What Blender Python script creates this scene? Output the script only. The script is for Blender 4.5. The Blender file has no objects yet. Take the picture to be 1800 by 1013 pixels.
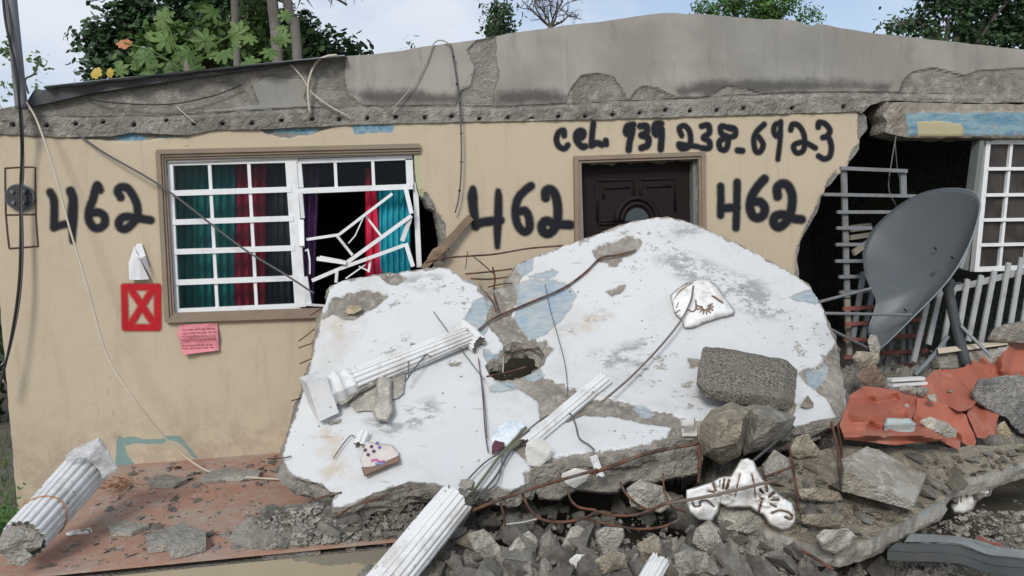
import bpy, bmesh, math, random
import numpy as np
from mathutils import Vector, Matrix

# ------------------------------------------------------------------ camera
FPX = 1400.0                      # focal length in photo pixels (photo 1800 x 1013)
YAW, PITCH, ROLL = math.radians(9.0), math.radians(4.0), math.radians(2.2)
CAM = np.array([0.0, -6.35, 1.75])
R0 = np.array([math.cos(YAW), -math.sin(YAW), 0.0])
F = np.array([math.sin(YAW)*math.cos(PITCH), math.cos(YAW)*math.cos(PITCH), -math.sin(PITCH)])
U0 = np.cross(R0, F)
RR = math.cos(ROLL)*R0 - math.sin(ROLL)*U0
UU = math.cos(ROLL)*U0 + math.sin(ROLL)*R0
scene = bpy.context.scene
C = scene.collection
cam_d = bpy.data.cameras.new('camera'); cam = bpy.data.objects.new('camera', cam_d); C.objects.link(cam)
M = Matrix(((RR[0], UU[0], -F[0], CAM[0]), (RR[1], UU[1], -F[1], CAM[1]), (RR[2], UU[2], -F[2], CAM[2]), (0, 0, 0, 1)))
cam.matrix_world = M
cam_d.sensor_width = 36; cam_d.lens = 36*FPX/1800; cam_d.clip_end = 2000; cam_d.clip_start = 0.05
scene.camera = cam
scene.render.resolution_x = 1024; scene.render.resolution_y = 576

# ------------------------------------------------------------------ sky, sun, exposure
scene.view_settings.view_transform = 'Standard'; scene.view_settings.look = 'None'
scene.view_settings.exposure = 0.55; scene.view_settings.gamma = 1
SUN_EL, SUN_AZ = math.radians(34), math.radians(203)   # azimuth clockwise from +y
world = bpy.data.worlds.new('World'); scene.world = world; world.use_nodes = True
wt = world.node_tree; wt.nodes.clear()
wo = wt.nodes.new('ShaderNodeOutputWorld'); bg = wt.nodes.new('ShaderNodeBackground')
sky = wt.nodes.new('ShaderNodeTexSky'); sky.sky_type = 'NISHITA'; sky.sun_disc = False
sky.sun_elevation = SUN_EL; sky.sun_rotation = SUN_AZ; sky.air_density = 1.0; sky.dust_density = 2.0; sky.ozone_density = 1.2
tc = wt.nodes.new('ShaderNodeTexCoord')
mp = wt.nodes.new('ShaderNodeMapping'); mp.inputs['Scale'].default_value = (1.3, 1.3, 2.6); mp.inputs['Location'].default_value = (0.35, 0.1, 0.2)
ns = wt.nodes.new('ShaderNodeTexNoise'); ns.inputs['Scale'].default_value = 1.5; ns.inputs['Detail'].default_value = 7; ns.inputs['Roughness'].default_value = 0.55
rp = wt.nodes.new('ShaderNodeMapRange'); rp.inputs[1].default_value = 0.38; rp.inputs[2].default_value = 0.56; rp.inputs[3].default_value = 0.25; rp.inputs[4].default_value = 1.0; rp.interpolation_type = 'SMOOTHSTEP'
ns2 = wt.nodes.new('ShaderNodeTexNoise'); ns2.inputs['Scale'].default_value = 3.5; ns2.inputs['Detail'].default_value = 8
cr = wt.nodes.new('ShaderNodeMix'); cr.data_type = 'RGBA'
cr.inputs[6].default_value = (5.0, 5.9, 7.2, 1); cr.inputs[7].default_value = (7.6, 7.9, 8.3, 1)
mx = wt.nodes.new('ShaderNodeMix'); mx.data_type = 'RGBA'
sc = wt.nodes.new('ShaderNodeMix'); sc.data_type = 'RGBA'; sc.blend_type = 'MULTIPLY'; sc.inputs[0].default_value = 1.0
sc.inputs[7].default_value = (1.35, 1.3, 1.3, 1)
L = wt.links.new
L(tc.outputs['Generated'], mp.inputs[0]); L(mp.outputs[0], ns.inputs['Vector']); L(mp.outputs[0], ns2.inputs['Vector'])
L(ns.outputs[0], rp.inputs[0]); L(ns2.outputs[0], cr.inputs[0]); L(sky.outputs[0], sc.inputs[6])
L(rp.outputs[0], mx.inputs[0]); L(sc.outputs[2], mx.inputs[6]); L(cr.outputs[2], mx.inputs[7])
L(mx.outputs[2], bg.inputs[0]); bg.inputs[1].default_value = 0.078; L(bg.outputs[0], wo.inputs[0])
sd = bpy.data.lights.new('sun', 'SUN'); sd.energy = 1.5; sd.angle = math.radians(16); sd.color = (1.0, 0.965, 0.92)
so = bpy.data.objects.new('sun', sd); C.objects.link(so); so.location = (0, -4, 12)
sdir = Vector((math.sin(SUN_AZ)*math.cos(SUN_EL), math.cos(SUN_AZ)*math.cos(SUN_EL), math.sin(SUN_EL)))
so.rotation_euler = sdir.to_track_quat('Z', 'Y').to_euler()

# ------------------------------------------------------------------ pixel <-> world
def rays(px, py):
    px = np.asarray(px, float); py = np.asarray(py, float)
    return F + ((px-900)/FPX)[..., None]*RR + ((506.5-py)/FPX)[..., None]*UU
def at_y(px, py, y):
    d = rays(px, py); t = (np.asarray(y)-CAM[1])/d[..., 1]
    return CAM + d*t[..., None]
def at_z(px, py, z):
    d = rays(px, py); t = (z-CAM[2])/d[..., 2]
    return CAM + d*t[..., None]
def at_plane(px, py, p0, n):
    d = rays(px, py); t = np.dot(p0-CAM, n)/(d@n)
    return CAM + d*t[..., None]
def W(px, py, y=0.0):
    return at_y(float(px), float(py), y)
def proj(P):
    v = np.asarray(P)-CAM; z = v@F
    return 900+FPX*(v@RR)/z, 506.5-FPX*(v@UU)/z

# ------------------------------------------------------------------ numpy noise
def _h(ix, iy, iz, seed):
    n = (ix.astype(np.int64)*374761393 + iy.astype(np.int64)*668265263 + iz.astype(np.int64)*2147483647 + seed*974634777) & 0xffffffff
    n = ((n ^ (n >> 13))*1274126177) & 0xffffffff
    n = ((n ^ (n >> 16))*2246822519) & 0xffffffff
    return ((n ^ (n >> 15)) & 0xffffff)/float(0xffffff)
def vnoise(p, seed=0):
    p = np.asarray(p, float); i = np.floor(p); f = p-i; f = f*f*(3-2*f)
    x, y, z = i[:, 0], i[:, 1], i[:, 2]; r = 0
    for dx in (0, 1):
        for dy in (0, 1):
            for dz in (0, 1):
                w = (f[:, 0] if dx else 1-f[:, 0])*(f[:, 1] if dy else 1-f[:, 1])*(f[:, 2] if dz else 1-f[:, 2])
                r = r + w*_h(x+dx, y+dy, z+dz, seed)
    return r*2-1
def fbm(p, scale, octv=4, seed=0, rough=0.5):
    p = np.asarray(p, float)
    if p.shape[1] == 2: p = np.c_[p, np.zeros(len(p))]
    s = 0; a = 1.0; t = 0
    for k in range(octv):
        s = s + a*vnoise(p*scale*(2**k)+k*7.3, seed+k); t += a; a *= rough
    return s/t

def worley(x, y, sc, seed=0):
    x = x*sc; y = y*sc; ix = np.floor(x); iy = np.floor(y); f1 = np.full(x.shape, 9.); f2 = np.full(x.shape, 9.); rid = np.zeros(x.shape); z0 = np.zeros(x.shape)
    for dx in (-1, 0, 1):
        for dy in (-1, 0, 1):
            cx, cy = ix+dx, iy+dy; d = (cx+_h(cx, cy, z0, seed)-x)**2+(cy+_h(cx, cy, z0, seed+1)-y)**2; r = _h(cx, cy, z0, seed+2); m = d < f1
            f2 = np.where(m, f1, np.minimum(f2, d)); rid = np.where(m, r, rid); f1 = np.where(m, d, f1)
    return np.sqrt(f1), np.sqrt(f2), rid
# ------------------------------------------------------------------ 2-D polygon tools (photo pixels)
def sdf(P, poly):
    """signed distance, positive inside"""
    poly = np.asarray(poly, float); a = poly; b = np.roll(poly, -1, axis=0)
    x, y = P[:, 0], P[:, 1]; best = np.full(len(P), 1e9); ins = np.zeros(len(P), bool)
    for (ax, ay), (bx, by) in zip(a, b):
        dx, dy = bx-ax, by-ay; L2 = dx*dx+dy*dy+1e-9
        t = np.clip(((x-ax)*dx+(y-ay)*dy)/L2, 0, 1)
        d = (x-ax-t*dx)**2+(y-ay-t*dy)**2; best = np.minimum(best, d)
        c = (ay > y) != (by > y)
        if dy != 0: ins ^= c & (x < dx*(y-ay)/dy+ax)
    return np.where(ins, 1, -1)*np.sqrt(best)
def sdfs(P, polys):
    r = np.full(len(P), -1e3)
    for q in polys: r = np.maximum(r, sdf(P, q))
    return r
def dline(P, line):
    line = np.asarray(line, float); x, y = P[:, 0], P[:, 1]; best = np.full(len(P), 1e9)
    for (ax, ay), (bx, by) in zip(line[:-1], line[1:]):
        dx, dy = bx-ax, by-ay; t = np.clip(((x-ax)*dx+(y-ay)*dy)/(dx*dx+dy*dy+1e-9), 0, 1)
        best = np.minimum(best, (x-ax-t*dx)**2+(y-ay-t*dy)**2)
    return np.sqrt(best)
def rough(poly, amp, seed=0, step=5.0, scale=0.06):
    poly = np.asarray(poly, float); out = []
    for a, b in zip(poly, np.roll(poly, -1, axis=0)):
        n = max(1, int(np.linalg.norm(b-a)/step)); out += [a+(b-a)*k/n for k in range(n)]
    out = np.array(out); q = np.c_[out, np.zeros(len(out))]
    return out + amp*np.c_[fbm(q, scale, 4, seed, 0.65), fbm(q, scale, 4, seed+50, 0.65)]
def catmull(pts, n=6, closed=False):
    P = np.asarray(pts, float)
    if len(P) < 3: return P
    if closed: Q = np.vstack([P[-1], P, P[0], P[1]])
    else: Q = np.vstack([2*P[0]-P[1], P, 2*P[-1]-P[-2]])
    out = []
    for i in range(1, len(Q)-2):
        p0, p1, p2, p3 = Q[i-1], Q[i], Q[i+1], Q[i+2]
        for k in range(n):
            t = k/n
            out.append(.5*((2*p1)+(-p0+p2)*t+(2*p0-5*p1+4*p2-p3)*t*t+(-p0+3*p1-3*p2+p3)*t**3))
    if not closed: out.append(P[-1])
    return np.array(out)
def rbf(ctrl):
    """thin plate spline: (px, py) -> world y"""
    c = np.array(ctrl, float); X = c[:, :2]/500.0; v = c[:, 2]; n = len(X)
    def k(r2): return np.where(r2 > 1e-12, r2*np.log(r2+1e-12), 0)
    A = np.zeros((n+3, n+3)); A[:n, :n] = k(((X[:, None]-X[None])**2).sum(-1)) + 1e-4*np.eye(n)
    A[:n, n] = 1; A[:n, n+1:] = X; A[n, :n] = 1; A[n+1:, :n] = X.T
    w = np.linalg.solve(A, np.r_[v, 0, 0, 0])
    def f(px, py):
        q = np.c_[np.ravel(px), np.ravel(py)]/500.0
        return (k(((q[:, None]-X[None])**2).sum(-1))@w[:n] + w[n] + q@w[n+1:]).reshape(np.shape(px))
    return f

# ------------------------------------------------------------------ objects
ORI = {}
def thing(name, label, cat, loc, group=None):
    o = bpy.data.objects.new(name, None); C.objects.link(o); o.location = Vector(loc); ORI[o.name] = np.array(loc, float)
    o.empty_display_size = 0.1
    o['label'] = label; o['category'] = cat
    if group: o['group'] = group
    return o
def mk(name, verts, faces, mat, parent=None, label=None, cat=None, group=None, kind=None, smooth=False, attrs=None, mi=None):
    V = np.asarray(verts, float).reshape(-1, 3)
    if parent is not None: org = ORI[parent.name]
    else:
        org = V.mean(0); org = np.array([org[0], org[1], V[:, 2].min()])
        if kind == 'structure': org = np.zeros(3)
    me = bpy.data.meshes.new(name)
    me.from_pydata((V-org).tolist(), [], [tuple(int(i) for i in f) for f in faces]); me.update()
    mats = mat if isinstance(mat, (list, tuple)) else [mat]
    for m in mats: me.materials.append(m)
    if mi is not None: me.polygons.foreach_set('material_index', np.asarray(mi, np.int32))
    if smooth: me.polygons.foreach_set('use_smooth', np.ones(len(me.polygons), bool))
    for k, v in (attrs or {}).items():
        a = me.attributes.new(k, 'FLOAT', 'POINT'); a.data.foreach_set('value', np.asarray(v, np.float32))
    o = bpy.data.objects.new(name, me); C.objects.link(o)
    if parent is not None: o.parent = parent
    else: o.location = Vector(org)
    ORI[o.name] = org
    if label: o['label'] = label
    if cat: o['category'] = cat
    if group: o['group'] = group
    if kind: o['kind'] = kind
    return o
class MB:
    def __init__(s): s.v = []; s.f = []; s.n = 0
    def add(s, v, f):
        v = np.asarray(v, float).reshape(-1, 3); s.v.append(v); s.f += [tuple(int(i)+s.n for i in q) for q in f]; s.n += len(v); return s
    def bar(s, a, b, w, d, up=(0, -1, 0)):
        """rectangular bar a->b; d measured along up, w across"""
        a = np.asarray(a, float); b = np.asarray(b, float); t = b-a; t = t/np.linalg.norm(t)
        up = np.asarray(up, float); sd_ = np.cross(t, up); sd_ /= np.linalg.norm(sd_); up = np.cross(sd_, t)
        v = [p+sx*sd_*w/2+sy*up*d/2 for p in (a, b) for sx, sy in ((-1, -1), (1, -1), (1, 1), (-1, 1))]
        return s.add(v, [(0, 1, 2, 3), (7, 6, 5, 4), (0, 4, 5, 1), (1, 5, 6, 2), (2, 6, 7, 3), (3, 7, 4, 0)])
    def box(s, lo, hi):
        x0, y0, z0 = lo; x1, y1, z1 = hi
        v = [(x0, y0, z0), (x1, y0, z0), (x1, y1, z0), (x0, y1, z0), (x0, y0, z1), (x1, y0, z1), (x1, y1, z1), (x0, y1, z1)]
        return s.add(v, [(3, 2, 1, 0), (4, 5, 6, 7), (0, 1, 5, 4), (1, 2, 6, 5), (2, 3, 7, 6), (3, 0, 4, 7)])
    def tube(s, pts, r, sides=7, sm=4):
        P = catmull(pts, sm) if sm > 1 else np.asarray(pts, float); n = len(P)
        R = np.interp(np.linspace(0, 1, n), np.linspace(0, 1, len(np.atleast_1d(r))), np.atleast_1d(r))
        T = np.gradient(P, axis=0); T /= np.linalg.norm(T, axis=1)[:, None]+1e-12
        ref = np.array([0, 0, 1.0]) if abs(T[0][2]) < .9 else np.array([1.0, 0, 0])
        u = np.cross(T[0], ref); u /= np.linalg.norm(u); V = []
        for i in range(n):
            u = u-T[i]*np.dot(u, T[i]); u /= np.linalg.norm(u)+1e-12; w = np.cross(T[i], u)
            for k in range(sides):
                a = 2*math.pi*k/sides; V.append(P[i]+R[i]*(math.cos(a)*u+math.sin(a)*w))
        Fc = []
        for i in range(n-1):
            for k in range(sides):
                a, b = i*sides+k, i*sides+(k+1) % sides; Fc.append((a, b, b+sides, a+sides))
        Fc.append(tuple(range(sides-1, -1, -1))); Fc.append(tuple(range((n-1)*sides, n*sides)))
        return s.add(V, Fc)
    def build(s, name, mat, parent=None, **k):
        return mk(name, np.vstack(s.v), s.f, mat, parent, **k)

def px_grid(outline, holes, step):
    o = np.asarray(outline, float); x0, y0 = o.min(0)-step; x1, y1 = o.max(0)+step
    nx = int((x1-x0)/step)+1; ny = int((y1-y0)/step)+1
    gx, gy = np.meshgrid(x0+np.arange(nx+1)*step, y0+np.arange(ny+1)*step); G = np.c_[gx.ravel(), gy.ravel()]
    cx, cy = np.meshgrid(x0+(np.arange(nx)+.5)*step, y0+(np.arange(ny)+.5)*step); CC = np.c_[cx.ravel(), cy.ravel()]
    def inside(P, poly):
        poly = np.asarray(poly); ins = np.zeros(len(P), bool); x, y = P[:, 0], P[:, 1]
        for (ax, ay), (bx, by) in zip(poly, np.roll(poly, -1, axis=0)):
            c = (ay > y) != (by > y)
            if by != ay: ins ^= c & (x < (bx-ax)*(y-ay)/(by-ay)+ax)
        return ins
    keep = inside(CC, o)
    for h in holes: keep &= ~inside(CC, h)
    idx = np.nonzero(keep)[0]; j, i = idx//nx, idx % nx; w = nx+1
    q = np.c_[j*w+i, j*w+i+1, (j+1)*w+i+1, (j+1)*w+i]
    # image y goes down: reverse so the face looks at the camera
    q = q[:, ::-1]
    used, inv = np.unique(q, return_inverse=True); q = inv.reshape(q.shape)
    V = G[used]
    e = np.vstack([q[:, [k, (k+1) % 4]] for k in range(4)]); key = e[:, 0]*10**7+e[:, 1]; rev = e[:, 1]*10**7+e[:, 0]
    bd = e[~np.isin(key, rev)]
    bv = np.unique(bd); best = np.full(len(bv), 1e9); tgt = V[bv].copy()
    for poly in [o]+[np.asarray(h, float) for h in holes]:
        for a, b in zip(poly, np.roll(poly, -1, axis=0)):
            d = b-a; L2 = d@d+1e-9; t = np.clip(((V[bv]-a)@d)/L2, 0, 1); p = a+t[:, None]*d; dd = ((V[bv]-p)**2).sum(1)
            m = dd < best; best[m] = dd[m]; tgt[m] = p[m]
    m = best < (1.1*step)**2; V[bv[m]] = tgt[m]
    return V, q, bd
def sheet(name, outline, holes, step, fmap, back, mat, mat_edge, layers=1, jag=0.0, disp=None, attrs=None, seed=0, **k):
    """closed slab: front surface = fmap(px,py) (+disp), thickness = vector `back`"""
    P2, q, bd = px_grid(outline, holes, step); P = fmap(P2[:, 0], P2[:, 1]); n = len(P)
    back = np.asarray(back, float); nb = -back/np.linalg.norm(back)
    A = attrs(P2, P) if attrs else {}
    if disp is not None: P = P+disp(P2, P, A)[:, None]*nb
    V = [P]; faces = [tuple(f) for f in q]; mi = [0]*len(q)
    bv = np.unique(bd); loc = -np.ones(n, int); loc[bv] = np.arange(len(bv)); prev = bv.copy(); base = n
    # outward direction of the rim, from neighbours
    out = np.zeros((n, 3)); cen = np.zeros((n, 3)); cnt = np.zeros(n)
    for a, b in bd:
        t = P[b]-P[a]; o_ = np.cross(t, nb); L_ = np.linalg.norm(o_)+1e-9; out[a] += o_/L_; out[b] += o_/L_
    out = out[bv]; out /= np.linalg.norm(out, axis=1)[:, None]+1e-9
    for l in range(1, layers+1):
        f = l/layers; L_ = P[bv]+back*f
        if jag: L_ = L_ + out*(jag*fbm(L_, 6, 4, seed+l*3, .7)*1.5+jag*.4)[:, None]*(1 if l < layers else .6)
        V.append(L_); cur = base+np.arange(len(bv)); base += len(bv)
        for a, b in bd:
            ia, ib = loc[a], loc[b]; faces.append((prev[ia], cur[ia], cur[ib], prev[ib])); mi.append(1)
        prev = cur
    # back face: reuse front grid shifted
    inner = np.setdiff1d(np.arange(n), bv); V.append(P[inner]+back); m2 = np.empty(n, int); m2[inner] = base+np.arange(len(inner)); m2[bv] = prev
    faces += [tuple(m2[f][::-1]) for f in q]; mi += [1]*len(q)
    VV = np.vstack(V); AA = {}
    for kk, v in A.items():
        full = np.zeros(len(VV)); full[:n] = v; AA[kk] = full
    return mk(name, VV, faces, [mat, mat_edge], mi=mi, attrs=AA, **k)

def chunk(name, outline, y, thick, mat, bevel=10, facets=4, amp=.012, step=4, seed=0, asp=.5, jag=3, nscale=9, layers_back=True, tilt=0.0, bulge=1.0, attrs=None, smooth=False, hfun=None, **k):
    """broken solid: outline in photo pixels at world depth y, bulging towards and away from the viewer"""
    o = rough(outline, jag, seed, 5, .05) if jag else np.asarray(outline, float)
    V2, q, bd = px_grid(o, [], step); s = sdf(V2, o); rng = random.Random(seed)
    yy = y(V2[:, 0], V2[:, 1]) if callable(y) else np.full(len(V2), float(y))
    c = V2.mean(0); P = at_y(V2[:, 0], V2[:, 1], yy-tilt*(c[1]-V2[:, 1])/220.0*0+tilt*(c[1]-V2[:, 1])/220.0)
    dirc = CAM-P.mean(0); dirc /= np.linalg.norm(dirc); ext = (V2-c)/(np.abs(V2-c).max()+1e-6)
    e = np.clip(s/bevel, 0, 1); prof = np.sqrt(1-(1-e)**2)
    hf = np.full(len(V2), 1.0); hb = np.full(len(V2), 1.0)
    for kf in range(facets):
        a = 6.28*(kf+rng.uniform(.1, .9))/facets; g = rng.uniform(.6, 1.5); b = rng.uniform(.5, .95)
        hf = np.minimum(hf, b+g*(ext[:, 0]*math.cos(a)+ext[:, 1]*math.sin(a)))
        a = rng.uniform(0, 6.28); hb = np.minimum(hb, b+g*(ext[:, 0]*math.cos(a)+ext[:, 1]*math.sin(a)))
    hf = np.clip(hf, .12, 1); hb = np.clip(hb, .12, 1)
    if hfun is not None: hf = hfun(V2, s)
    h = np.minimum(prof, hf)*thick*asp*bulge; b = np.minimum(prof, hb)*thick*(1-asp)
    nz = fbm(P, nscale, 4, seed, .6)*amp*np.clip(e*2, 0, 1)
    Pf = P+dirc*(h+nz)[:, None]; isb = np.zeros(len(P), bool); isb[np.unique(bd)] = True; inner = np.nonzero(~isb)[0]
    Pb = P[inner]-dirc*(b[inner]+np.abs(fbm(P[inner], nscale, 3, seed+9))*amp)[:, None]
    m = np.arange(len(P)); m[inner] = len(P)+np.arange(len(inner))
    faces = [tuple(f) for f in q]+[tuple(m[f][::-1]) for f in q]
    A = {}
    if attrs:
        for kk, v in attrs(V2, P).items():
            full = np.full(len(P)+len(inner), -50.0); full[:len(P)] = v; A[kk] = full
    return mk(name, np.vstack([Pf, Pb]), faces, mat, attrs=A, smooth=smooth, **k)

# ------------------------------------------------------------------ materials
class NT:
    def __init__(s, name):
        s.m = bpy.data.materials.new(name); s.m.use_nodes = True; s.t = s.m.node_tree; s.t.nodes.clear()
        s.out = s.t.nodes.new('ShaderNodeOutputMaterial')
        s.geo = s.t.nodes.new('ShaderNodeTexCoord')
    def new(s, k): return s.t.nodes.new('ShaderNode'+k)
    def lk(s, a, b): s.t.links.new(a, b)
    def put(s, sock, v):
        if isinstance(v, bpy.types.NodeSocket): s.lk(v, sock)
        elif isinstance(v, (tuple, list)): sock.default_value = (*v, 1) if len(v) == 3 and len(sock.default_value) == 4 else v
        else: sock.default_value = v
    def noise(s, scale, detail=5, rough=.55, vec=None, dist=0, out=0, seed=0):
        n = s.new('TexNoise'); n.inputs['Scale'].default_value = scale; n.inputs['Detail'].default_value = detail
        n.inputs['Roughness'].default_value = rough; n.inputs['Distortion'].default_value = dist
        v = vec or s.geo.outputs['Object']
        if seed:
            a = s.new('VectorMath'); a.operation = 'ADD'; s.lk(v, a.inputs[0]); a.inputs[1].default_value = (seed*3.1, seed*1.7, seed*2.3); v = a.outputs[0]
        s.lk(v, n.inputs['Vector']); return n.outputs[out]
    def scaled(s, sc):
        n = s.new('Mapping'); s.lk(s.geo.outputs['Object'], n.inputs[0]); n.inputs['Scale'].default_value = sc; return n.outputs[0]
    def vor(s, scale, feat='F1', out='Distance', vec=None):
        n = s.new('TexVoronoi'); n.feature = feat; n.inputs['Scale'].default_value = scale; s.lk(vec or s.geo.outputs['Object'], n.inputs['Vector']); return n.outputs[out]
    def attr(s, name):
        n = s.new('Attribute'); n.attribute_name = name; return n.outputs['Fac']
    def rnd(s): return s.new('ObjectInfo').outputs['Random']
    def math(s, op, a, b=0.0, c=0.0):
        n = s.new('Math'); n.operation = op; s.put(n.inputs[0], a); s.put(n.inputs[1], b); s.put(n.inputs[2], c); return n.outputs[0]
    def rng(s, v, a, b, c=0.0, d=1.0, sm=True):
        n = s.new('MapRange'); n.interpolation_type = 'SMOOTHSTEP' if sm else 'LINEAR'; s.put(n.inputs[0], v)
        for i, x in enumerate((a, b, c, d)): s.put(n.inputs[i+1], x)
        return n.outputs[0]
    def mix(s, f, a, b, mode='MIX'):
        n = s.new('Mix'); n.data_type = 'RGBA'; n.blend_type = mode; s.put(n.inputs[0], f); s.put(n.inputs[6], a); s.put(n.inputs[7], b); return n.outputs[2]
    def bump(s, h, strength=.4, dist=.01, normal=None):
        n = s.new('Bump'); n.inputs['Strength'].default_value = strength; n.inputs['Distance'].default_value = dist; s.put(n.inputs['Height'], h)
        if normal is not None: s.lk(normal, n.inputs['Normal'])
        return n.outputs[0]
    def done(s, col, rough_=.8, normal=None, metal=0.0, spec=.3, alpha=None, trans=0.0):
        p = s.new('BsdfPrincipled'); s.put(p.inputs['Base Color'], col); s.put(p.inputs['Roughness'], rough_); s.put(p.inputs['Metallic'], metal)
        p.inputs['Specular IOR Level'].default_value = spec
        if alpha is not None: s.put(p.inputs['Alpha'], alpha)
        if normal is not None: s.lk(normal, p.inputs['Normal'])
        s.lk(p.outputs[0], s.out.inputs[0]); return s.m

def m_simple(name, col, r=.6, var=.12, scale=8, bump=.15, metal=0.0, spec=.3, dirt=None, dirt_amt=.35, bscale=60):
    n = NT(name); f = n.noise(scale, 5); c = n.mix(f, tuple(x*(1-var) for x in col), tuple(min(1, x*(1+var)) for x in col))
    if dirt:
        d = n.rng(n.noise(scale*.6, 7, .7, seed=3), .48, .7, 0, dirt_amt); c = n.mix(d, c, dirt)
    return n.done(c, r, n.bump(n.noise(bscale, 3), bump, .004), metal, spec)
def concrete_col(n, base, dark, light, sc=1.0):
    c = n.mix(n.rng(n.noise(2.2*sc, 6, .6), .35, .65), dark, base)
    c = n.mix(n.rng(n.noise(14*sc, 6, .65, seed=2), .45, .75, 0, .8), c, light)
    ag = n.rng(n.vor(70*sc), .12, .3, .65, 0); c = n.mix(ag, c, tuple(x*.55 for x in base))
    return c
def concrete_h(n, sc=1.0):
    return n.math('ADD', n.math('MULTIPLY', n.noise(18*sc, 8, .7), 1.0), n.math('MULTIPLY', n.vor(60*sc), .35))
def m_conc(name, base, dark=None, light=None, sc=1.0, b=.9, rand=.35, bd=.03):
    n = NT(name); dark = dark or tuple(x*.62 for x in base); light = light or tuple(min(1, x*1.4) for x in base)
    c = concrete_col(n, base, dark, light, sc)
    if rand:
        r = n.rng(n.rnd(), 0, 1, 1-rand, 1+rand*.8, False)
        cc = n.new('CombineColor'); n.put(cc.inputs[0], r); n.put(cc.inputs[1], r); n.put(cc.inputs[2], n.math('MULTIPLY', r, .985)); c = n.mix(1.0, c, cc.outputs[0], 'MULTIPLY')
    return n.done(c, .92, n.bump(concrete_h(n, sc), b, bd), spec=.15)

CONC = (.42, .40, .355)
M_conc = m_conc('rough_concrete', CONC, (.25, .235, .20), (.56, .54, .49), rand=.3)
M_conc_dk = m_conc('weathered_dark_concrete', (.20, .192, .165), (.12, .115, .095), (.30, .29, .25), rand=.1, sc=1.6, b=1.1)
M_conc_tan = m_conc('tan_concrete', (.36, .32, .25), rand=.2)
M_conc_lt = m_conc('pale_concrete', (.46, .44, .39), rand=.2)
M_edge = m_conc('broken_edge_concrete', (.31, .29, .25), rand=0)
M_white_tube = m_simple('white_painted_metal', (.66, .69, .70), .45, .06, 12, .05, dirt=(.3, .28, .24), dirt_amt=.35)
M_alum = m_simple('white_aluminium', (.72, .74, .75), .4, .04, 10, .04, dirt=(.38, .37, .34), dirt_amt=.3)
M_grille = m_simple('weathered_grey_paint', (.19, .205, .215), .6, .15, 14, .1, dirt=(.14, .08, .05), dirt_amt=.7)
M_pink_rust = m_simple('faded_red_primer', (.24, .085, .065), .75, .2, 14, .2, dirt=(.1, .06, .05), dirt_amt=.5)
M_dish = m_simple('slate_grey_dish_paint', (.072, .084, .09), .42, .15, 1.5, .02, spec=.45, dirt=(.2, .21, .2), dirt_amt=.25)
M_dishrim = m_simple('dish_rim_metal', (.17, .2, .215), .45, .1, 6, .03, spec=.5)
M_darkpole = m_simple('dark_grey_steel', (.055, .065, .07), .5, .15, 8, .05, dirt=(.14, .13, .12))
M_mast = m_simple('grey_conduit_plastic', (.165, .17, .185), .5, .1, 5, .05, dirt=(.1, .1, .1))
M_wire = m_simple('black_cable', (.02, .02, .022), .5, .1)
M_wire_grey = m_simple('grey_cable', (.10, .10, .10), .6, .15)
M_cord = m_simple('dirty_white_cord', (.52, .47, .38), .7, .15, 6)
M_wood = m_simple('splintered_wood', (.20, .145, .10), .85, .35, 18, .5, dirt=(.10, .08, .06))
M_black = m_simple('black_plastic', (.018, .022, .027), .35, .1, spec=.5)
M_trimd = m_simple('brown_grey_trim_plaster', (.25, .20, .148), .8, .1, 9, .2, dirt=(.15, .12, .09))
M_door = m_simple('dark_brown_painted_door', (.017, .011, .011), .6, .15, 5, .05, spec=.15)
M_jamb = m_simple('grey_green_jamb', (.16, .18, .17), .7, .15, 10, .1, dirt=(.07, .06, .05))
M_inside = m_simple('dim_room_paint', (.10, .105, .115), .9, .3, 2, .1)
def m_rust():
    n = NT('rusty_steel'); c = n.mix(n.rng(n.noise(20, 5), .4, .62), (.06, .038, .03), (.15, .068, .04)); c = n.mix(n.rng(n.noise(7, 4, seed=4), .5, .66), c, (.12, .105, .095))
    return n.done(c, .85, n.bump(n.noise(90, 4), .6, .004), spec=.2)
M_rust = m_rust()
def m_leaf(name, a, b, yel=None):
    n = NT(name); c = n.mix(n.rng(n.noise(1.7, 4), .3, .7), a, b)
    if yel: c = n.mix(n.rng(n.noise(6, 2, seed=5), .62, .7), c, yel)
    p = n.new('BsdfPrincipled'); n.put(p.inputs['Base Color'], c); p.inputs['Roughness'].default_value = .5; p.inputs['Specular IOR Level'].default_value = .35
    t = n.new('BsdfTranslucent'); n.put(t.inputs[0], c); m = n.new('MixShader'); m.inputs[0].default_value = .25
    n.lk(p.outputs[0], m.inputs[1]); n.lk(t.outputs[0], m.inputs[2]); n.lk(m.outputs[0], n.out.inputs[0]); return n.m
def m_glass(name, tint=(.03, .04, .05), k=.45):
    n = NT(name); t = n.new('BsdfTransparent'); t.inputs[0].default_value = (.8, .86, .86, 1); g = n.new('BsdfPrincipled'); n.put(g.inputs['Base Color'], tint); g.inputs['Roughness'].default_value = .12
    m = n.new('MixShader'); m.inputs[0].default_value = k; n.lk(t.outputs[0], m.inputs[1]); n.lk(g.outputs[0], m.inputs[2]); n.lk(m.outputs[0], n.out.inputs[0]); return n.m
def m_cloth(name, col):
    n = NT(name); c = n.mix(n.noise(5, 4), tuple(x*.75 for x in col), tuple(x*1.2 for x in col)); return n.done(c, .85, n.bump(n.noise(200, 2), .1, .002), spec=.15)

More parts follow.
